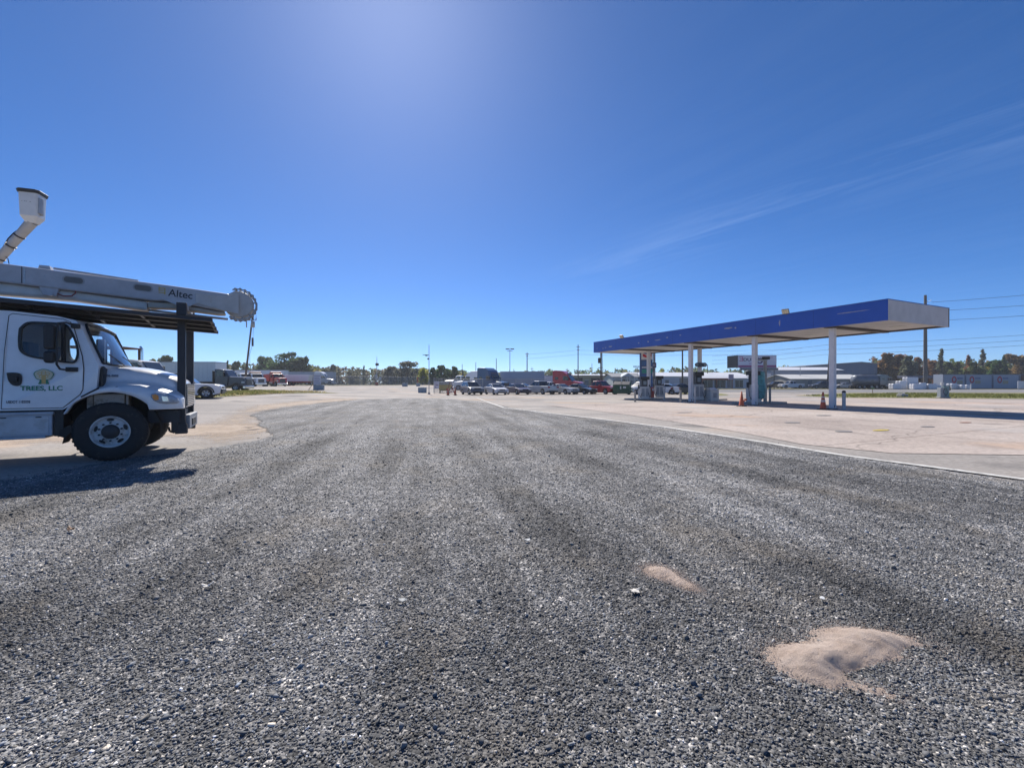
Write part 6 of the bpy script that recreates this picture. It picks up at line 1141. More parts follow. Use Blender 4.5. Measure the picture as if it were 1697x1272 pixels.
MB().tube((X(1247.5, Y) - T.location.x, 0.5, 0), (X(1247.5, Y) - T.location.x, 0.5, zw + 0.1), 0.16).build('post', BDARK, T); MB().tube((b1 - 0.15, 0.5, 0), (b1 - 0.15, 0.5, zw + 0.1), 0.07).build('post', BDARK, T)
BT = lambda px, py: Matrix.Translation((X(px, Y) - T.location.x, -0.045, ZP(py, Y) - T.location.z)) @ Matrix.Rotation(R(90), 4, 'X'); PUR = mat('billboard_purple', (0.06, 0.03, 0.10), 0.5); PNK = mat('billboard_pink', (0.45, 0.06, 0.18), 0.5)
text('DURA', 0.95, 'billboard_lettering', T, BT(1232.0, 598.0), PUR, 0.004, 0.02, sx=1.25)
m = MB(); ex, ez = X(1228.6, Y) - T.location.x, ZP(594.5, Y) - T.location.z
m.box(ex - 0.42, ex + 0.42, -0.05, -0.041, ez + 0.34, ez + 0.48).box(ex - 0.3, ex + 0.42, -0.05, -0.041, ez - 0.08, ez + 0.06).box(ex - 0.42, ex + 0.42, -0.05, -0.041, ez - 0.50, ez - 0.36).box(ex + 0.26, ex + 0.42, -0.05, -0.041, ez + 0.061, ez + 0.339).box(ex + 0.26, ex + 0.42, -0.05, -0.041, ez - 0.359, ez - 0.081); m.build('square_emblem', PNK, T)
m = MB(); ex, ez = X(1258.5, Y) - T.location.x, ZP(598.2, Y) - T.location.z; n = 48
m.add([(ex + r * math.cos(2 * PI * i / n) * 1.05, -0.052, ez + r * math.sin(2 * PI * i / n) * 0.85) for r in (0.68, 0.36) for i in range(n)], [(i, (i + 1) % n, n + (i + 1) % n, n + i) for i in range(n)])
for i in range(5):
    a = PI * (0.08 + 0.13 * i); c, q = math.cos(a), math.sin(a); m.add([(ex + 0.62 * c * 1.05 - 0.1, -0.051, ez + 0.55 * q), (ex + 0.62 * c * 1.05 + 0.08, -0.051, ez + 0.55 * q), (ex + 0.95 * c + 0.15, -0.051, ez + 0.85 * q), (ex + 0.95 * c, -0.051, ez + 0.85 * q)], [(0, 1, 2, 3)])
m.build('ring_emblem', PUR, T)
MB().box(X(1264, Y) - T.location.x, X(1280, Y) - T.location.x, -0.05, -0.041, ZP(592.6, Y) - T.location.z, ZP(592.0, Y) - T.location.z).box(X(1241, Y) - T.location.x, X(1248, Y) - T.location.x, -0.05, -0.041, ZP(602.4, Y) - T.location.z, ZP(601.6, Y) - T.location.z).build('small_rule', PNK, T)
# shop sign in front of the store
Y = 108; T = thing('shop_sign', 'pale lilac shop sign on a post above the low shop front', 'sign', P(1211.5, Y), 0); zz = ZP(624, Y) - T.location.z
MB().tube((0, 0, 0), (0, 0, zz - 0.6), 0.08).build('post', GALV, T); MB().box(-0.62, 0.62, -0.1, 0.1, zz - 0.7, zz + 0.6).build('board', mat('sign_lilac', (0.42, 0.36, 0.50), 0.4), T, 0.02); MB().box(-0.4, 0.4, -0.112, -0.101, zz - 0.3, zz - 0.1).box(-0.3, 0.3, -0.112, -0.101, zz + 0.15, zz + 0.3).build('mark', mat('sign_violet', (0.15, 0.08, 0.2), 0.4), T)
# wrapped bales and containers across the highway
BALE = mat('bale_wrap', (0.70, 0.70, 0.72), 0.35, var=0.1, scale=3, bump=0.4, bscale=6)
rr = random.Random(12)
def bale(px, Y, w, h, label, z=0.0):
    T = MB().box(-w / 2, w / 2, -0.7, 0.7, 0, h).build('wrapped_bale', BALE, None, 0.16, 3); T.location = P(px, Y, z + 0.02); T.rotation_euler = (0, 0, rr.uniform(-0.2, 0.2))
    MB().box(-w / 2 - 0.012, w / 2 + 0.012, -0.1, 0.1, 0.02, h + 0.012).build('strap', mat('strap_grey', (0.5, 0.5, 0.53), 0.5), T, 0.02)
    tag(T, label, 'bale', 'white wrapped bales across the highway')
bale(1483, 99, 1.9, 1.25, 'white wrapped bale at the left end of the bale row'); bale(1493, 100, 1.5, 1.9, 'taller white bale second from the left end of the row'); bale(1508.5, 101, 2.7, 2.75, 'biggest block of white wrapped bales left of the tall pole')
bale(1518, 97, 1.9, 1.2, 'low white bale in front of the biggest white block'); bale(1527, 99, 1.2, 1.5, 'narrow white bale close left of the tall pole'); bale(1542, 99, 2.0, 1.25, 'rounded white bale just right of the tall pole'); bale(1552, 101, 1.4, 1.0, 'low white bale second right of the tall pole')
bale(1577, 100, 1.3, 1.3, 'white bale right of the air station'); bale(1585.5, 100, 1.3, 1.05, 'white bale before the left container emblem'); bale(1592, 99, 0.9, 1.0, 'small white bale just right of the left container emblem'); bale(1600, 99, 0.8, 1.0, 'smallest white bale in front of the middle container')
CONT = mat('container_grey', (0.36, 0.40, 0.48), 0.55, var=0.1, wave=('X', 7.0, 0.5), dirt=((0.15, 0.13, 0.12), 0.62, 0.8, 0.5)); ORED = mat('emblem_o_red', (0.42, 0.04, 0.07), 0.5)
def container(p0, p1, Y, label, ex, mat_=CONT, bar=True):
    x0, x1 = X(p0, Y), X(p1, Y); T = thing('container', label, 'container', ((x0 + x1) / 2, Y, g(0, Y) + 0.05), 0, 'containers across the highway'); w = (x1 - x0) / 2; h = ZP(620, Y) - T.location.z
    MB().box(-w + 0.03, w - 0.03, 0.05, 2.5, 0, h).build('box', mat_, T); MB().box(-w + 0.02, -w + 0.16, 0, 0.1, 0, h).box(w - 0.16, w - 0.02, 0, 0.1, 0, h).box(-w + 0.16, w - 0.16, 0, 0.1, h - 0.14, h).box(-w + 0.16, w - 0.16, 0, 0.1, 0, 0.15).build('frame', mat('container_frame', (0.17, 0.19, 0.24), 0.5), T)
    if ex:
        c = X(ex, Y) - T.location.x; n = 36; m = MB(); zc = h * 0.62; m.add([(c + r * math.cos(2 * PI * i / n), 0.03, zc + 1.45 * r * math.sin(2 * PI * i / n)) for r in (0.6, 0.3) for i in range(n)] , [(i, (i + 1) % n, n + (i + 1) % n, n + i) for i in range(n)]); m.build('ring_emblem', ORED, T)
        MB().box(c + 0.75, min(w - 0.2, c + 2.1), 0.03, 0.048, zc - 1.0, zc - 0.2, 0).box(c + 0.75, min(w - 0.2, c + 2.1), 0.03, 0.048, zc + 0.1, zc + 0.6, 1).build('side_panel', [mat('panel_tan', (0.38, 0.32, 0.22), 0.6), mat('panel_blue', (0.16, 0.19, 0.32), 0.6)], T)
container(1563, 1600, 106, 'grey container with red ring emblem nearest the air station', 1581.5); container(1600.5, 1645, 106, 'grey container with red ring emblem in the middle of the row', 1611); container(1645.5, 1690, 106, 'grey container with red ring emblem at the right of the row', 1657); container(1690.5, 1740, 106, 'reddish brown container at the right picture edge', None, RUST)
T = thing('flat_rack', 'open rusty flat rack with dark roof behind the white bales', 'trailer', P(1540, 112), 0); MB().box(-3.6, 3.2, 0, 2.4, 0, 1.0).box(-3.6, -3.4, 0, 2.4, 1, 2.6).box(3.0, 3.2, 0, 2.4, 1, 2.6).box(-0.2, 0, 0, 0.2, 1, 2.6).build('rack', RUST, T); MB().box(-6, 3.4, -0.2, 2.6, 2.6, 3.3).build('roof_panel', mat('slate_panel', (0.10, 0.11, 0.15), 0.6), T, 0.05)
T = thing('white_board', 'white upright board at the right picture edge beyond the grass', 'sign', P(1694, 92), 0); MB().box(-0.85, 0.85, 0, 0.15, 0.35, 1.9).build('board', FRAME, T, 0.04); [MB().box(a_, a_ + 0.1, 0.03, 0.12, 0, 0.35).build('leg', GALV, T) for a_ in (-0.7, 0.6)]
T = thing('yard_post', 'slim white yard post before the right container', 'post', P(1609, 95), 0); MB().box(-0.07, 0.07, -0.07, 0.07, 0, 1.3).build('post', FRAME, T, 0.01); MB().box(-0.1, 0.1, -0.1, 0.1, 1.3, 1.36).build('cap', GALV, T)

# ---------------------------------------------------------------- poles and wires
def pole(px, Y, py_top, r, label, lean=0.0, arms=(), matl=WOODPOLE, cat='utility pole', name='utility_pole', extra=None, lamp=None, group='poles round the lot'):
    T = thing(name, label, cat, P(px, Y), 0, group); h = ZP(py_top, Y) - T.location.z; dx = lean * h
    MB().tube((0, 0, -0.05), (dx, 0, h), r, r * 0.7, 12).build('shaft', matl, T)
    for (f, w) in arms: MB().box(dx * f - w, dx * f + w, -0.16, -0.07, h * f - 0.06, h * f + 0.06).build('crossarm', WOOD if matl is WOODPOLE else GALV, T)
    if extra: extra(T, h, dx)
    return T, h
def leaning(T, h, dx):
    at = lambda f: (dx * f, -0.0, h * f)
    x, y, z = at(0.80); MB().lathe([(0, -0.5), (0.27, -0.5), (0.28, 0.45), (0.2, 0.5), (0, 0.52)], (x + 0.45, -0.35, z), 'Z', 16).build('transformer', mat('transformer_grey', (0.33, 0.34, 0.36), 0.5), T)
    MB().box(x - 0.75, x + 0.95, -0.3, -0.2, z + 0.62, z + 0.74).box(x - 0.75, x - 0.6, -0.3, -0.2, z - 0.5, z + 0.6).build('crossarm', GALV, T)
    for q in (-0.65, -0.2, 0.5, 0.9): MB().lathe([(0.05, 0.74), (0.09, 0.8), (0.05, 0.87), (0.08, 0.94), (0.03, 1.1)], (x + q, -0.25, z), 'Z', 10).tube((x + q, -0.25, z + 1.08), (x + q, -0.25, z + 1.5), 0.03).build('insulator', DARKMETAL, T)
    MB().path([(x + 0.5, -0.35, z - 0.5), (x + 0.42, -0.3, z - 3), (x - 0.2, -0.2, z - 5), (x - 0.05, -0.2, z - 8.5)], 0.025, 5).build('drop_cable', WIRE, T)
    MB().box(x + 0.25, x + 0.5, -0.45, -0.2, z - 3.6, z - 2.2).build('meter_case', DARKMETAL, T, 0.05)
    MB().box(0.1, 0.8, -0.5, 0.2, 0, 0.3).build('footing', CONC, T, 0.03)
pole(404.5, 72, 511, 0.17, 'leaning dark wooden pole with transformer right of the bucket truck', 0.115, (), extra=leaning, group='poles on the left lot')
def solar(T, h, dx):
    z = ZP(588, 58) - T.location.z; MB().box(-0.85, -0.05, -0.06, 0.06, z - 0.02, z + 0.04, 0, Matrix.Translation((0, 0, 0)) @ Matrix.Rotation(0.0, 4, 'Y')).box(-0.5, -0.2, -0.1, 0.1, z - 0.14, z - 0.021).build('solar_arm', DARKMETAL, T); MB().box(-0.22, 0.04, -0.1, 0.1, z - 0.6, z - 0.42).build('camera_box', DARKMETAL, T, 0.02); MB().box(-0.14, 0.14, -0.14, 0.14, 0, 0.25).build('footing', CONC, T)
pole(711, 58, 571, 0.055, 'slim pole with a dark solar lamp arm in front of the yellow green bush', 0, (), GALV, 'lamp post', 'lamp_post', solar)
def guard(T, h, dx):
    MB().box(-0.55, 0.05, -0.12, -0.06, 1.6, 2.9).build('notice', mat('notice_white', (0.5, 0.5, 0.5), 0.5), T); MB().box(-0.3, 0.45, -0.4, 0.4, h - 1.6, h - 0.9).build('camera_box', DARKMETAL, T, 0.1); MB().box(-0.35, 0.35, -0.35, 0.35, 0, 0.9).build('orange_sleeve', ORANGE, T, 0.05); MB().tube((0, 0, h), (0, 0, h + 0.9), 0.05).build('mast', GALV, T)
pole(624.5, 118, 596, 0.12, 'white pole with a camera and an orange foot at the back of the lot', 0, (), FRAME, 'camera pole', 'camera_pole', guard)
T = thing('lot_sign', 'small white lot sign on a post right of the camera pole', 'sign', P(630, 118), 0); MB().tube((0, 0, 0), (0, 0, 2.2), 0.06).build('post', GALV, T); MB().box(-0.35, 0.35, -0.1, -0.06, 1.4, 2.3).build('board', FRAME, T)
def twolamps(T, h, dx):
    for s in (-1, 1): l = MB().box(s * 0.2 - 0.05 if s > 0 else -0.9, 0.9 if s > 0 else 0.05 - 0.2, -0.2, 0.2, h - 0.25, h - 0.05).build('lamp_head', DARKMETAL, T, 0.04)
    MB().box(-0.6, 0.6, -0.05, 0.05, h - 0.6, h - 0.5).build('lamp_arm', GALV, T)
pole(845, 92, 577, 0.09, 'lamp post with two heads above the blue grey trailer', 0, (), GALV, 'lamp post', 'lamp_post', twolamps)
for (px, Y, top, r, lab, arms) in ((766, 170, 603, 0.14, 'faint thin pole far above the white day cab', ()), (788.5, 165, 600, 0.14, 'thin pole above the white sleeper truck', ()), (822.5, 165, 593.5, 0.16, 'thin pole rising behind the tall blue sleeper', ()), (873.5, 118, 584, 0.16, 'tall pole with short arms above the blue grey trailer right end', ((0.96, 0.5), (0.9, 0.35))), (851.5, 170, 611, 0.12, 'short far pole right of the two headed lamp', ()), (881.5, 170, 608, 0.12, 'short far pole right of the trailer end', ((0.9, 0.6),)), (958, 118, 571, 0.16, 'tall pole right of the red sleeper semi', ((0.95, 0.55), (0.88, 0.35))), (981, 170, 602, 0.12, 'short thin pole between the tall pole and the dark pole', ((0.8, 0.4),)),
                               (1083.5, 104, 560, 0.2, 'dark pole rising behind the price sign into the canopy', ()), (1131, 110, 560, 0.22, 'dark pole behind the canopy over the black sedan', ()), (1172.5, 128, 604, 0.14, 'short pole right of the rear column', ()), (895, 170, 622, 0.1, 'lowest thin pole right of the trailer', ())):
    pole(px, Y, top, r, lab, 0, arms)
def cluttered(T, h, dx):
    z = ZP(597, 76) - T.location.z; MB().lathe([(0, -0.5), (0.2, -0.48), (0.22, 0.4), (0, 0.5)], (-0.35, -0.1, z), 'Z', 12).build('transformer', DARKMETAL, T); MB().box(-0.55, 0.25, -0.25, -0.15, z - 1.35, z - 1.25).build('crossarm', DARKMETAL, T); MB().path([(0.15, -0.2, h * 0.9), (0.22, -0.2, h * 0.5), (0.18, -0.2, 0.5)], 0.05, 5).build('conduit', DARKMETAL, T)
pole(996, 76, 575, 0.17, 'dark cluttered pole with a transformer above the red pickup', 0, (), extra=cluttered)
pole(1371, 112, 578, 0.2, 'slightly leaning steel pole left of the nearest column', 0.06, ((0.99, 0.5),), extra=lambda T, h, dx: MB().box(dx * 0.62 - 0.3, dx * 0.62 + 0.3, -0.4, -0.1, h * 0.58, h * 0.63).build('camera_box', DARKMETAL, T))
T, h = pole(1056, 100, 606, 0.08, 'lamp post with two angled heads over the office roof', 0, (), GALV, 'lamp post', 'lamp_post', twolamps)
pole(1326, 118, 606, 0.1, 'thin grey pole before the low beige shed', 0, (), GALV)
Y = 100; T = thing('transmission_pole', 'tallest grey steel pole right of the canopy carrying power lines', 'utility pole', P(1533.5, Y), 0, 'poles round the lot'); h = ZP(489, Y) - T.location.z
MB().tube((0, 0, 0), (0, 0, h), 0.42, 0.26, 18).build('shaft', mat('pole_steel_dark', (0.13, 0.115, 0.10), 0.6, dirt=((0.2, 0.17, 0.14), 0.5, 2, 0.5)), T)
MB().tube((0, 0, 0), (0, 0, 0.35), 0.6, n=18).build('footing', CONC, T)
m = MB()
for zp in (500.5, 515, 531): z = ZP(zp, Y) - T.location.z; m.tube((0, -0.2, z), (0, -1.5, z + 0.15), 0.06, n=8)
m.build('insulator', GALV, T)
# conductors: run past the pole from far left to near right
def wire(label, pts3, r=0.035):
    out = []
    for a, b in zip(pts3, pts3[1:]):
        a, b = Vector(a), Vector(b)
        for k in range(12): t = k / 12; p = a.lerp(b, t); p.z -= 0.012 * (b - a).length * 4 * t * (1 - t) * 0.5; out.append(p)
    out.append(Vector(pts3[-1])); m = MB().path(out, r, 5); tag(m.build('power_line', WIRE), label, 'power line', 'power lines along the highway')
for i, (a, b, lab) in enumerate(((500.5, 489, 'topmost power line at the right'), (515, 506, 'second power line from the top at the right'), (531, 523, 'third power line from the top at the right'))):
    wire(lab, [(X(1533.5, 100), 98.5, ZP(a, 98.5)), (X(1697, 88), 88, ZP(b, 88)), (X(2300, 66), 66, ZP(b - 60, 66))]); 
for i, (a, b, c, lab) in enumerate(((590, 571, 555, 'uppermost of the three low power lines behind the near column'), (597, 579, 564, 'middle of the three low power lines behind the near column'), (603, 587, 572, 'lowest of the three low power lines behind the near column'))):
    wire(lab, [(X(1180, 150), 150, ZP(a, 150)), (X(1371, 112), 112.5 + i * 0.1, ZP(b, 112)), (X(1697, 95), 95, ZP(c, 95)), (X(2300, 70), 70, ZP(c - 40, 70))], 0.03)
for (a, b, lab) in ((594, 597, 'thin power line across the far poles, upper'), (601, 603.5, 'thin power line across the far poles, lower')):
    wire(lab, [(X(873.5, 118), 118, ZP(a - 7, 118)), (X(958, 118), 118, ZP(a - 14, 118)), (X(1131, 110), 110, ZP(b - 15, 110)), (X(1330, 120), 120, ZP(b - 20, 120))], 0.022)

# ---------------------------------------------------------------- lot furniture
BLOCKM = mat('block_blue_grey', (0.27, 0.32, 0.36), 0.85, var=0.2, bump=0.3)
def block(px, Y, w, h, label):
    T = MB().box(-w / 2, w / 2, -0.35, 0.35, 0, h).build('concrete_block', BLOCKM, None, 0.04); T.location = P(px, Y, 0.02); T.rotation_euler = (0, 0, 0.1); tag(T, label, 'concrete block', 'concrete blocks on the lot'); MB().path([(-0.15, 0, h - 0.02), (-0.12, 0, h + 0.1), (0.12, 0, h + 0.1), (0.15, 0, h - 0.02)], 0.018, 5).build('lifting_loop', STEEL, T)
block(700, 64, 1.2, 0.78, 'blue grey concrete block left of the slim lamp post'); block(671, 98, 1.15, 0.75, 'concrete block farther back left of the lamp post'); block(693, 104, 0.9, 0.7, 'farthest concrete block beneath a red post'); block(528.5, 66, 1.45, 0.78, 'blue grey concrete block at the foot of the lot sign board')
T = thing('board_sign', 'white sign board on braced timber posts in front of the white semi', 'sign', P(522, 66.5), R(4)); z0, z1 = ZP(637, 66.5) - T.location.z, ZP(619, 66.5) - T.location.z
MB().box(-0.2, 0.9, -0.09, -0.051, z0, z1).build('board', mat('board_white', (0.55, 0.56, 0.62), 0.5, var=0.05), T, 0.01); m = MB()
for i in range(5): m.box(-0.1, 0.75 - 0.12 * (i % 2), -0.098, -0.091, z0 + 0.25 + i * 0.26, z0 + 0.33 + i * 0.26)
m.build('faded_line', mat('faded_ink', (0.22, 0.22, 0.34), 0.6), T)
[MB().box(a_, a_ + 0.12, -0.05, 0.05, 0, z1).build('post', WOOD, T) for a_ in (-0.25, 0.78)]
for x in (-0.19, 0.84): MB().tube((x, 0, 1.1), (x - 0.75, -0.1, 0.02), 0.05, n=4).build('brace', WOOD, T)
# barricade group left of the row of cars
T = thing('gate_notice', 'white square notice on a post left of the barricade', 'sign', P(722.5, 59), 0); MB().tube((-0.25, 0, 0), (-0.25, 0, 1.9), 0.03).build('post', GALV, T); MB().box(-0.2, 0.42, -0.05, -0.03, 0.75, 1.75).build('board', mat('board_white', (0.55, 0.56, 0.62), 0.5), T); MB().box(-0.1, 0.3, -0.058, -0.051, 1.2, 1.3).box(-0.1, 0.2, -0.058, -0.051, 1.45, 1.52).box(-0.12, 0.02, -0.058, -0.051, 0.9, 1.02).build('faded_mark', mat('faded_mark', (0.22, 0.12, 0.18), 0.6), T)
T = thing('skip_container', 'open pale yellow skip full of rubbish behind the barricade', 'skip', P(737, 66), 0.1); MB().loft([[(-0.75, -0.6, 0.35), (0.75, -0.6, 0.35), (0.75, 0.6, 0.35), (-0.75, 0.6, 0.35)], [(-1.05, -0.8, 1.25), (1.05, -0.8, 1.25), (1.05, 0.8, 1.25), (-1.05, 0.8, 1.25)]]).build('tub', mat('skip_yellow', (0.50, 0.40, 0.16), 0.6, dirt=((0.3, 0.25, 0.2), 0.5, 3, 0.6)), T, 0.03)
MB().box(-0.9, 0.9, -0.65, 0.65, 1.26, 1.75).build('load', mat('rubbish_pale', (0.42, 0.40, 0.36), 0.9, var=0.5, scale=3), T, 0.1); [MB().tube((a_, b_, 0), (a_, b_, 0.36), 0.05).build('leg', DARKMETAL, T) for a_ in (-0.7, 0.7) for b_ in (-0.6, 0.6)]
T = thing('barricade', 'red and white A frame barricade between the two cones', 'barricade', P(746.5, 62), 0.1); m = MB()
for s in (-1, 1): m.tube((s * 0.55, -0.25, 0), (s * 0.55 * 0.15, 0, 1.7), 0.045, n=4).tube((s * 0.55, 0.25, 0), (s * 0.55 * 0.15, 0, 1.7), 0.045, n=4)
m.build('frame', mat('barricade_rust', (0.30, 0.10, 0.06), 0.6), T)
for z0_, z1_, q_ in ((0.55, 0.75, 0), (0.25, 0.42, 1)):
    m = MB()
    for i in range(6): x = -0.6 + 0.2 * i; m.box(x, x + 0.2, -0.32, -0.29, z0_, z1_, (i + q_) % 2)
    m.build('striped_board', [mat('stripe_red', (0.4, 0.05, 0.04), 0.5), FRAME], T)
T = thing('red_post', 'red marker post standing behind the farthest concrete block', 'post', P(692, 106), 0); MB().tube((0, 0, 0), (0, 0, 1.9), 0.12).build('post', mat('post_red', (0.30, 0.06, 0.05), 0.6), T); MB().lathe([(0.12, 1.9), (0.2, 1.95), (0.0, 2.2)], (0, 0, 0), 'Z', 10).build('cap', ORANGE, T)
# dumpster
T = thing('dumpster', 'dark green steel dumpster with sloping black lids right of the red pickup', 'dumpster', P(1031, 59.5, 0.02), R(-22)); DG = mat('dumpster_green', (0.01, 0.075, 0.035), 0.5, var=0.2, dirt=((0.05, 0.045, 0.035), 0.58, 2, 0.6))
MB().prism([(-0.95, 0.12), (0.95, 0.12), (0.95, 1.30), (-0.1, 1.72), (-0.95, 1.72)], -1.1, 1.1, lambda a, b, w: (w, -a, b)).build('tub', DG, T, 0.02)
m = MB()
for x in (-1.0, -0.5, 0.0, 0.5, 1.0): m.box(x - 0.04, x + 0.04, -0.99, -0.952, 0.15, 1.22)
m.build('rib', DG, T)
for s in (-1, 1):
    MB().add([(s * 0.55 - 0.52, -0.99, 1.315), (s * 0.55 + 0.52, -0.99, 1.315), (s * 0.55 + 0.52, 0.1, 1.75), (s * 0.55 - 0.52, 0.1, 1.75), (s * 0.55 - 0.52, -0.99, 1.355), (s * 0.55 + 0.52, -0.99, 1.355), (s * 0.55 + 0.52, 0.1, 1.79), (s * 0.55 - 0.52, 0.1, 1.79)], [(0, 3, 2, 1), (4, 5, 6, 7), (0, 1, 5, 4), (1, 2, 6, 5), (2, 3, 7, 6), (3, 0, 4, 7)]).build('lid', BLACKP, T)
    MB().box(s * 1.1 - (0.14 if s < 0 else 0), s * 1.1 + (0.14 if s > 0 else 0), -0.5, 0.5, 0.75, 0.95).build('fork_pocket', DG, T)
MB().box(0.25, 0.65, -1.0, -0.991, 0.85, 1.1).box(-0.15, 0.02, -1.0, -0.991, 0.75, 1.12).build('decal', FRAME, T); [MB().tube((a_, b_, 0), (a_, b_, 0.13), 0.1).build('caster', DARKMETAL, T) for a_ in (-0.9, 0.9) for b_ in (-0.7, 0.7)]

# ---------------------------------------------------------------- wire fence along the back of the lot
def mesh_fence(label, pts, h):
    T = thing('wire_fence', label, 'fence', (0, 0, 0), 0); m = MB(); out = []
    for a, b in zip(pts, pts[1:]):
        d = math.hypot(b[0] - a[0], b[1] - a[1]); n = max(1, int(d / 3.0)); out += [(a[0] + (b[0] - a[0]) * k / n, a[1] + (b[1] - a[1]) * k / n) for k in range(n)]
    out.append(pts[-1])
    for x, y in out[:99]: MB().tube((x, y, g(x, y)), (x, y, g(x, y) + h + 0.1), 0.045, n=6).build('post', GALV, T)
    for a, b in zip(out, out[1:]): m.tube((*a, g(*a) + h), (*b, g(*b) + h), 0.025, n=5)
    m.build('top_rail', GALV, T)
    m = MB()
    for a, b in zip(out, out[1:]): m.add([(*a, g(*a) + 0.03), (*b, g(*b) + 0.03), (*b, g(*b) + h), (*a, g(*a) + h)], [(0, 1, 2, 3)])
    fm = bpy.data.materials.get('chain_link')
    if not fm:
        fm = bpy.data.materials.new('chain_link'); fm.use_nodes = True; nt = fm.node_tree; b = nt.nodes['Principled BSDF']; b.inputs['Base Color'].default_value = (0.30, 0.31, 0.32, 1); b.inputs['Roughness'].default_value = 0.6
        tc = nd(nt, 'ShaderNodeTexCoord'); mx_ = []
        for ang in (45, -45):
            mp = nd(nt, 'ShaderNodeMapping'); mp.inputs['Rotation'].default_value = (0, R(ang), 0); nt.links.new(tc.outputs['Object'], mp.inputs[0]); w = nd(nt, 'ShaderNodeTexWave', bands_direction='X'); w.inputs['Scale'].default_value = 2.6; nt.links.new(mp.outputs[0], w.inputs['Vector']); q = nd(nt, 'ShaderNodeMath', operation='GREATER_THAN'); nt.links.new(w.outputs['Fac'], q.inputs[0]); q.inputs[1].default_value = 0.93; mx_.append(q)
        o_ = nd(nt, 'ShaderNodeMath', operation='MAXIMUM'); nt.links.new(mx_[0].outputs[0], o_.inputs[0]); nt.links.new(mx_[1].outputs[0], o_.inputs[1]); tr = nd(nt, 'ShaderNodeBsdfTransparent'); ms = nd(nt, 'ShaderNodeMixShader'); nt.links.new(o_.outputs[0], ms.inputs[0]); nt.links.new(tr.outputs[0], ms.inputs[1]); nt.links.new(b.outputs[0], ms.inputs[2]); nt.links.new(ms.outputs[0], nt.nodes['Material Output'].inputs[0])
    m.build('wire_mesh', fm, T)
mesh_fence('chain link fence along the back of the lot before the wood', [(-62, 133), G(560, 639.0), (-25, 134), (-17, 134)], 2.4)
mesh_fence('nearer chain link fence from the notice past the blue grey suv', [(X(719, 66), 66), (X(745, 72), 72), (X(800, 70), 70), (X(905, 76), 76)], 2.2)

# ---------------------------------------------------------------- trees
LEAF = {'dense': mat('leaf_dense', (0.095, 0.145, 0.055), 0.7, var=0.35, scale=0.6, leaf=True), 'olive': mat('leaf_olive', (0.34, 0.33, 0.05), 0.7, var=0.3, scale=0.6, leaf=True), 'mid': mat('leaf_mid', (0.145, 0.19, 0.075), 0.7, var=0.35, scale=0.6, leaf=True),
        'grey': mat('leaf_grey', (0.17, 0.18, 0.12), 0.7, var=0.3, scale=0.6, leaf=True), 'scrub': mat('leaf_scrub', (0.21, 0.185, 0.12), 0.8, var=0.4, scale=0.4, leaf=True), 'rust': mat('leaf_rust', (0.28, 0.165, 0.075), 0.75, var=0.4, scale=0.5, leaf=True)}
BARK = mat('bark', (0.10, 0.085, 0.07), 0.9, var=0.3, bump=0.4)
def leaf_cards(m, c, rad, n, size, rr, mi=0):
    for _ in range(n):
        d = Vector((rr.gauss(0, 1), rr.gauss(0, 1), rr.gauss(0, 1))).normalized() * (rr.random() ** 0.45); p = Vector((c[0] + d.x * rad[0], c[1] + d.y * rad[1], c[2] + d.z * rad[2]))
        a = Vector((rr.gauss(0, 1), rr.gauss(0, 1), rr.gauss(0, 0.6))).normalized(); b = a.orthogonal().normalized(); b.rotate(Matrix.Rotation(rr.uniform(0, 6.28), 3, a)); s = size * rr.uniform(0.5, 1.3)
        m.add([p - a * s * 0.6, p + b * s * 0.35, p + a * s * 0.6, p - b * s * 0.35], [(0, 1, 2, 3)], mi)
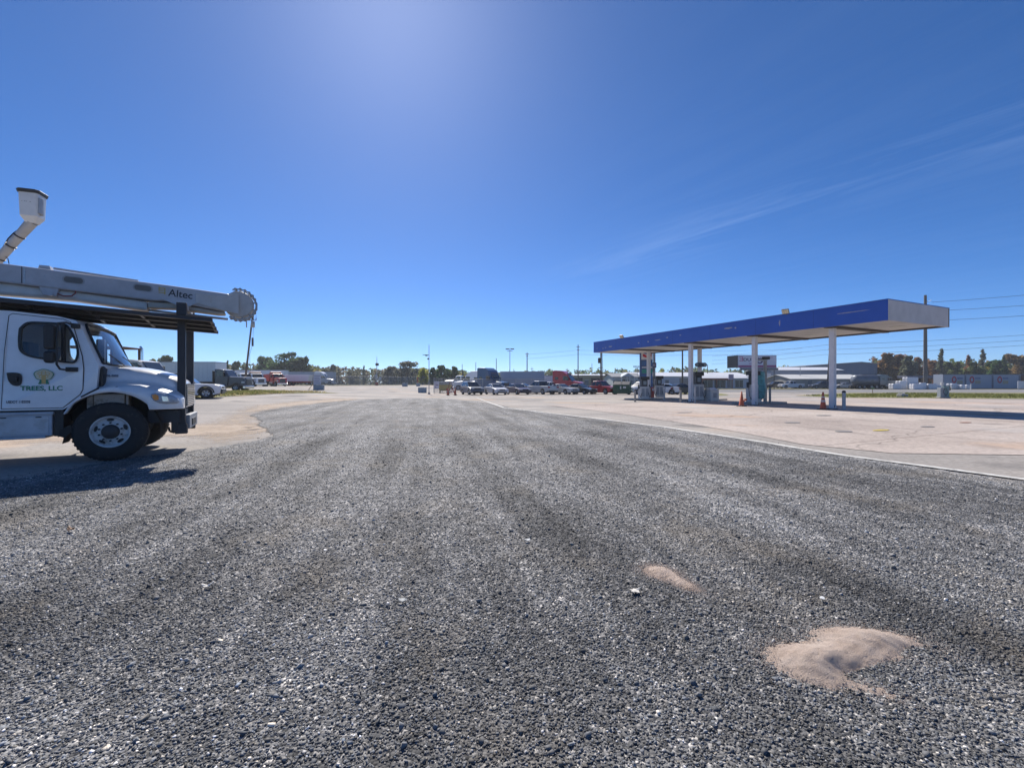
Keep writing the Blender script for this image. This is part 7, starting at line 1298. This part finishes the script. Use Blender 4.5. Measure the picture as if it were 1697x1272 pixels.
def tree(kind, label, px, Y, top, width_px, shape='broad', seed=1, group='trees round the lot', cat='tree', name='tree'):
    rr = random.Random(seed); T = thing(name, label, cat, P(px, Y, -0.1), 0, group); H = ZP(top, Y) - T.location.z; Wd = width_px * Y / FPX / 2
    m = MB(); m.tube((0, 0, 0), (0, 0, H * 0.55), 0.028 * H, 0.016 * H, 8); cl = []
    if shape == 'broad':
        for i in range(17):
            a = rr.uniform(0, 2 * PI); q = rr.random() ** 0.6; z = H * rr.uniform(0.36, 0.88); k = math.sqrt(max(0.05, 1 - ((z / H - 0.55) / 0.46) ** 2)); cl.append((Wd * 0.78 * q * k * math.cos(a), Wd * 0.78 * q * k * math.sin(a), z, Wd * rr.uniform(0.22, 0.38), H * rr.uniform(0.09, 0.15)))
        for i in range(12): a = rr.uniform(0, 6.28); q = rr.random() ** 0.5; cl.append((Wd * 0.7 * q * math.cos(a), Wd * 0.7 * q * math.sin(a), H * rr.uniform(0.12, 0.4), Wd * 0.3, H * 0.12))
        for i in range(7): a = 2 * PI * i / 7; cl.append((Wd * 0.72 * math.cos(a), Wd * 0.72 * math.sin(a), H * rr.uniform(0.3, 0.6), Wd * 0.28, H * 0.13))
        for i in range(4): cl.append((rr.uniform(-0.4, 0.4) * Wd, rr.uniform(-0.4, 0.4) * Wd, H * rr.uniform(0.86, 0.93), Wd * 0.22, H * 0.07))
    elif shape == 'bush':
        for i in range(20): a = rr.uniform(0, 2 * PI); q = rr.random() ** 0.5; z = H * rr.uniform(0.1, 0.85); k = math.sqrt(max(0.1, 1 - (z / H) ** 2)); cl.append((Wd * 0.8 * q * k * math.cos(a), Wd * 0.8 * q * k * math.sin(a), z, Wd * 0.3, H * 0.14))
    elif shape == 'column':
        for i in range(16): z = H * (0.25 + 0.72 * i / 15); k = (1.05 - i / 15) ** 0.7; a = rr.uniform(0, 6.28); cl.append((Wd * 0.45 * k * math.cos(a), Wd * 0.45 * k * math.sin(a), z, Wd * 0.6 * k + 0.2, H * 0.06))
    for (x, y, z, a, b) in cl[::2]: m.tube((0, 0, max(0.1, z * 0.5)), (x * 0.85, y * 0.85, z), 0.009 * H, 0.003 * H, 5, caps=False)
    m.build('trunk', BARK, T); m = MB(); sz = max(0.22, min(0.7, 0.075 * H * (0.8 if shape != 'column' else 0.6)))
    for (x, y, z, a, b) in cl: leaf_cards(m, (x, y, z), (a, a, b), {'broad': 150, 'bush': 150, 'column': 60}[shape], sz, rr)
    m.build('crown', LEAF[kind], T); return T
tree('dense', 'large dark broad tree above the red dump truck', 470, 160, 582, 62, seed=2); tree('dense', 'dark tree joined to the right of the large broad tree', 499, 160, 590, 30, seed=3); tree('mid', 'lower mid green tree left of the large broad tree', 441, 165, 590, 34, seed=4)
tree('mid', 'green tree above the white trailer behind the near boom post', 275, 120, 588, 26, seed=5); tree('olive', 'small yellowish tree left of the green tree over the trailer', 253, 120, 594, 14, seed=6); tree('mid', 'small tree between the two boom posts over the trailer', 309, 130, 597, 20, seed=7); tree('grey', 'small grey tree right of the far boom post', 341, 150, 600, 16, seed=8); tree('mid', 'palm like tree left of the leaning pole', 377, 150, 598, 10, 'column', seed=9); tree('mid', 'round tree close left of the leaning pole', 391, 150, 598, 18, seed=10)
tree('grey', 'large grey green tree left of the slim lamp post', 675, 175, 598, 44, seed=11); tree('grey', 'grey tree left of the large grey green one', 647, 185, 606, 26, seed=12); tree('olive', 'bright yellow green bush behind the slim lamp post', 700, 132, 607, 26, 'bush', seed=13); tree('dense', 'dark evergreen tree behind the barricade', 733, 134, 604, 32, seed=14); tree('dense', 'dark narrow tree left of the evergreen behind the lamp post', 717, 136, 608, 18, seed=15); tree('mid', 'lighter tree at the right end of the evergreen clump', 752, 136, 606, 17, seed=16)
tree('grey', 'pointed slim tree standing out of the far wood left of the camera pole', 603, 180, 606, 7, 'column', seed=17); tree('grey', 'thin bare topped tree far behind the white semi', 551, 185, 603, 16, seed=18)
for i, (px, top, w, k, sh, lab) in enumerate(((1468, 584, 34, 'rust', 'broad', 'rust brown tree at the left end of the autumn row'), (1488, 586, 30, 'rust', 'broad', 'second rust brown tree from the left of the autumn row'), (1505, 589, 26, 'grey', 'broad', 'greyish tree left of the tall pole'), (1523, 591, 24, 'rust', 'broad', 'brown tree just left of the tall pole base'), (1560, 579, 16, 'grey', 'column', 'pale pointed tree right of the tall pole'), (1548, 596, 30, 'rust', 'broad', 'reddish tree right of the tall pole'), (1581, 598, 30, 'mid', 'broad', 'green tree above the left container'), (1605, 589, 14, 'rust', 'column', 'slim brown pointed tree above the middle container'), (1629, 580, 16, 'grey', 'column', 'highest pointed tree above the right container'), (1650, 594, 30, 'dense', 'broad', 'dark green tree above the right container'), (1685, 585, 40, 'rust', 'broad', 'wide brown tree at the right picture edge'), (1664, 590, 14, 'dense', 'column', 'dark slim tree near the right picture edge'), (1615, 597, 28, 'mid', 'broad', 'low green tree between the two pointed trees'), (1720, 588, 40, 'mid', 'broad', 'green tree beyond the right picture edge'))):
    tree(k, lab, px, 150 + (i * 7) % 12, top, w, sh, seed=30 + i, group='autumn trees at right')
def wood(name, label, runs, Y, seed, per):
    rr = random.Random(seed); m = MB(); names = ['scrub', 'mid', 'grey', 'dense', 'rust', 'olive']
    for (p0, p1, t0, t1, wts) in runs:
        n = int((p1 - p0) / 2.1 * per)
        for i in range(n):
            px = rr.uniform(p0, p1); y = Y + rr.uniform(0, 26); u = (px - p0) / (p1 - p0); H = ZP(t0 + (t1 - t0) * u + rr.uniform(-3, 5), Y) - g(0, Y); mi = rr.choices(range(6), wts)[0]; x = X(px, y); w = rr.uniform(1.6, 3.4)
            for k in range(5): z = H * (0.1 + 0.2 * k); leaf_cards(m, (x + rr.uniform(-1, 1) * w * 0.4, y + rr.uniform(-1, 1), z + g(x, y)), (w * (1.0 - 0.11 * k), w * (1 - 0.11 * k), H * 0.14), 20, 1.15, rr, mi)
    tag(m.build(name, [LEAF[k] for k in names]), label, 'wood', kind='stuff')
wood('far_wood', 'far off winter wood behind the back fence of the lot', [(-60, 240, 600, 602, (1, 3, 2, 2, 0, 1)), (240, 420, 606, 606, (1, 3, 2, 2, 0, 1)), (420, 520, 604, 608, (2, 3, 2, 2, 0, 1)), (515, 660, 610, 613, (5, 2, 3, 0.5, 0.3, 1.2)), (655, 770, 612, 616, (2, 2, 2, 2, 0, 2))], 190, 5, 1.0)
wood('far_wood', 'distant green wood along the horizon behind the sheds', [(760, 900, 617, 616, (0, 3, 3, 1, 0, 1)), (900, 960, 614, 612, (0, 3, 3, 1, 0, 1)), (960, 1010, 613, 614, (0, 3, 3, 1, 0, 1)), (1010, 1100, 613, 610, (1, 3, 3, 1, 0, 1)), (1100, 1200, 608, 612, (0, 3, 3, 1, 0, 1)), (1200, 1340, 612, 607, (0, 3, 3, 1, 0, 1))], 215, 6, 0.85)
wood('far_wood', 'mixed green and rust wood behind the right containers', [(1445, 1560, 594, 598, (1, 2, 2, 1, 4, 0)), (1540, 1780, 599, 596, (1, 3, 2, 3, 2, 1))], 172, 7, 1.1)
# brush at the foot of the wood and grass tufts on the verges
def tufts(name, label, poly, n, h, col, seed):
    rr = random.Random(seed); xs = [p[0] for p in poly]; ys = [p[1] for p in poly]; m = MB(); k = 0
    X_ = np.array([rr.uniform(min(xs), max(xs)) for _ in range(n * 4)]); Y_ = np.array([rr.uniform(min(ys), max(ys)) for _ in range(n * 4)]); ok = inside(poly, X_, Y_)
    for x, y in list(zip(X_[ok], Y_[ok]))[:n]:
        z = g(x, y) + 0.02
        for _ in range(4): a = rr.uniform(0, 6.28); w = rr.uniform(0.02, 0.05); hh = h * rr.uniform(0.4, 1.2); dx, dy = math.cos(a) * w, math.sin(a) * w; m.add([(x - dx, y - dy, z), (x + dx, y + dy, z), (x + rr.uniform(-0.1, 0.1), y + rr.uniform(-0.1, 0.1), z + hh)], [(0, 1, 2)])
    tag(m.build(name, col), label, 'grass', kind='stuff')
TUFT = mat('tuft_green', (0.16, 0.18, 0.05), 0.8, var=0.5, scale=0.5, leaf=True); TUFT2 = mat('tuft_straw', (0.33, 0.28, 0.13), 0.8, var=0.4, scale=0.5, leaf=True)
tufts('grass_tufts', 'straw coloured grass tufts along the left verge', [G(310, 662), G(400, 655.5), G(500, 651), G(545, 651.6), G(520, 649), G(430, 647), (-37, 60), (-40, 34)], 2600, 0.22, TUFT2, 3)
tufts('grass_tufts', 'green grass tufts on the left verge round the leaning pole', [G(330, 660), G(400, 654.5), G(480, 651), G(430, 647.5), (-37, 58)], 1500, 0.25, TUFT, 4)
tufts('grass_tufts', 'green grass tufts on the right grass strip', [G(1330, 655.5), G(1400, 658.5), G(1500, 659), G(1697, 660), (80, 48), G(1500, 651.5)], 3600, 0.2, TUFT, 5)

# ---------------------------------------------------------------- thin air between us and the far things
hz = MB().box(-420, 420, -60, 420, -1.2, 31).build('haze', MC.setdefault('haze', bpy.data.materials.new('haze'))); tag(hz, 'faint pale haze in the air over the lot', 'haze', kind='stuff')
hm = MC['haze']; hm.use_nodes = True; nt = hm.node_tree; nt.nodes.remove(nt.nodes['Principled BSDF']); pv = nd(nt, 'ShaderNodeVolumePrincipled'); pv.inputs['Density'].default_value = 0.0004; pv.inputs['Color'].default_value = (0.85, 0.91, 1.0, 1); pv.inputs['Anisotropy'].default_value = 0.3
nt.links.new(pv.outputs[0], nt.nodes['Material Output'].inputs['Volume'])
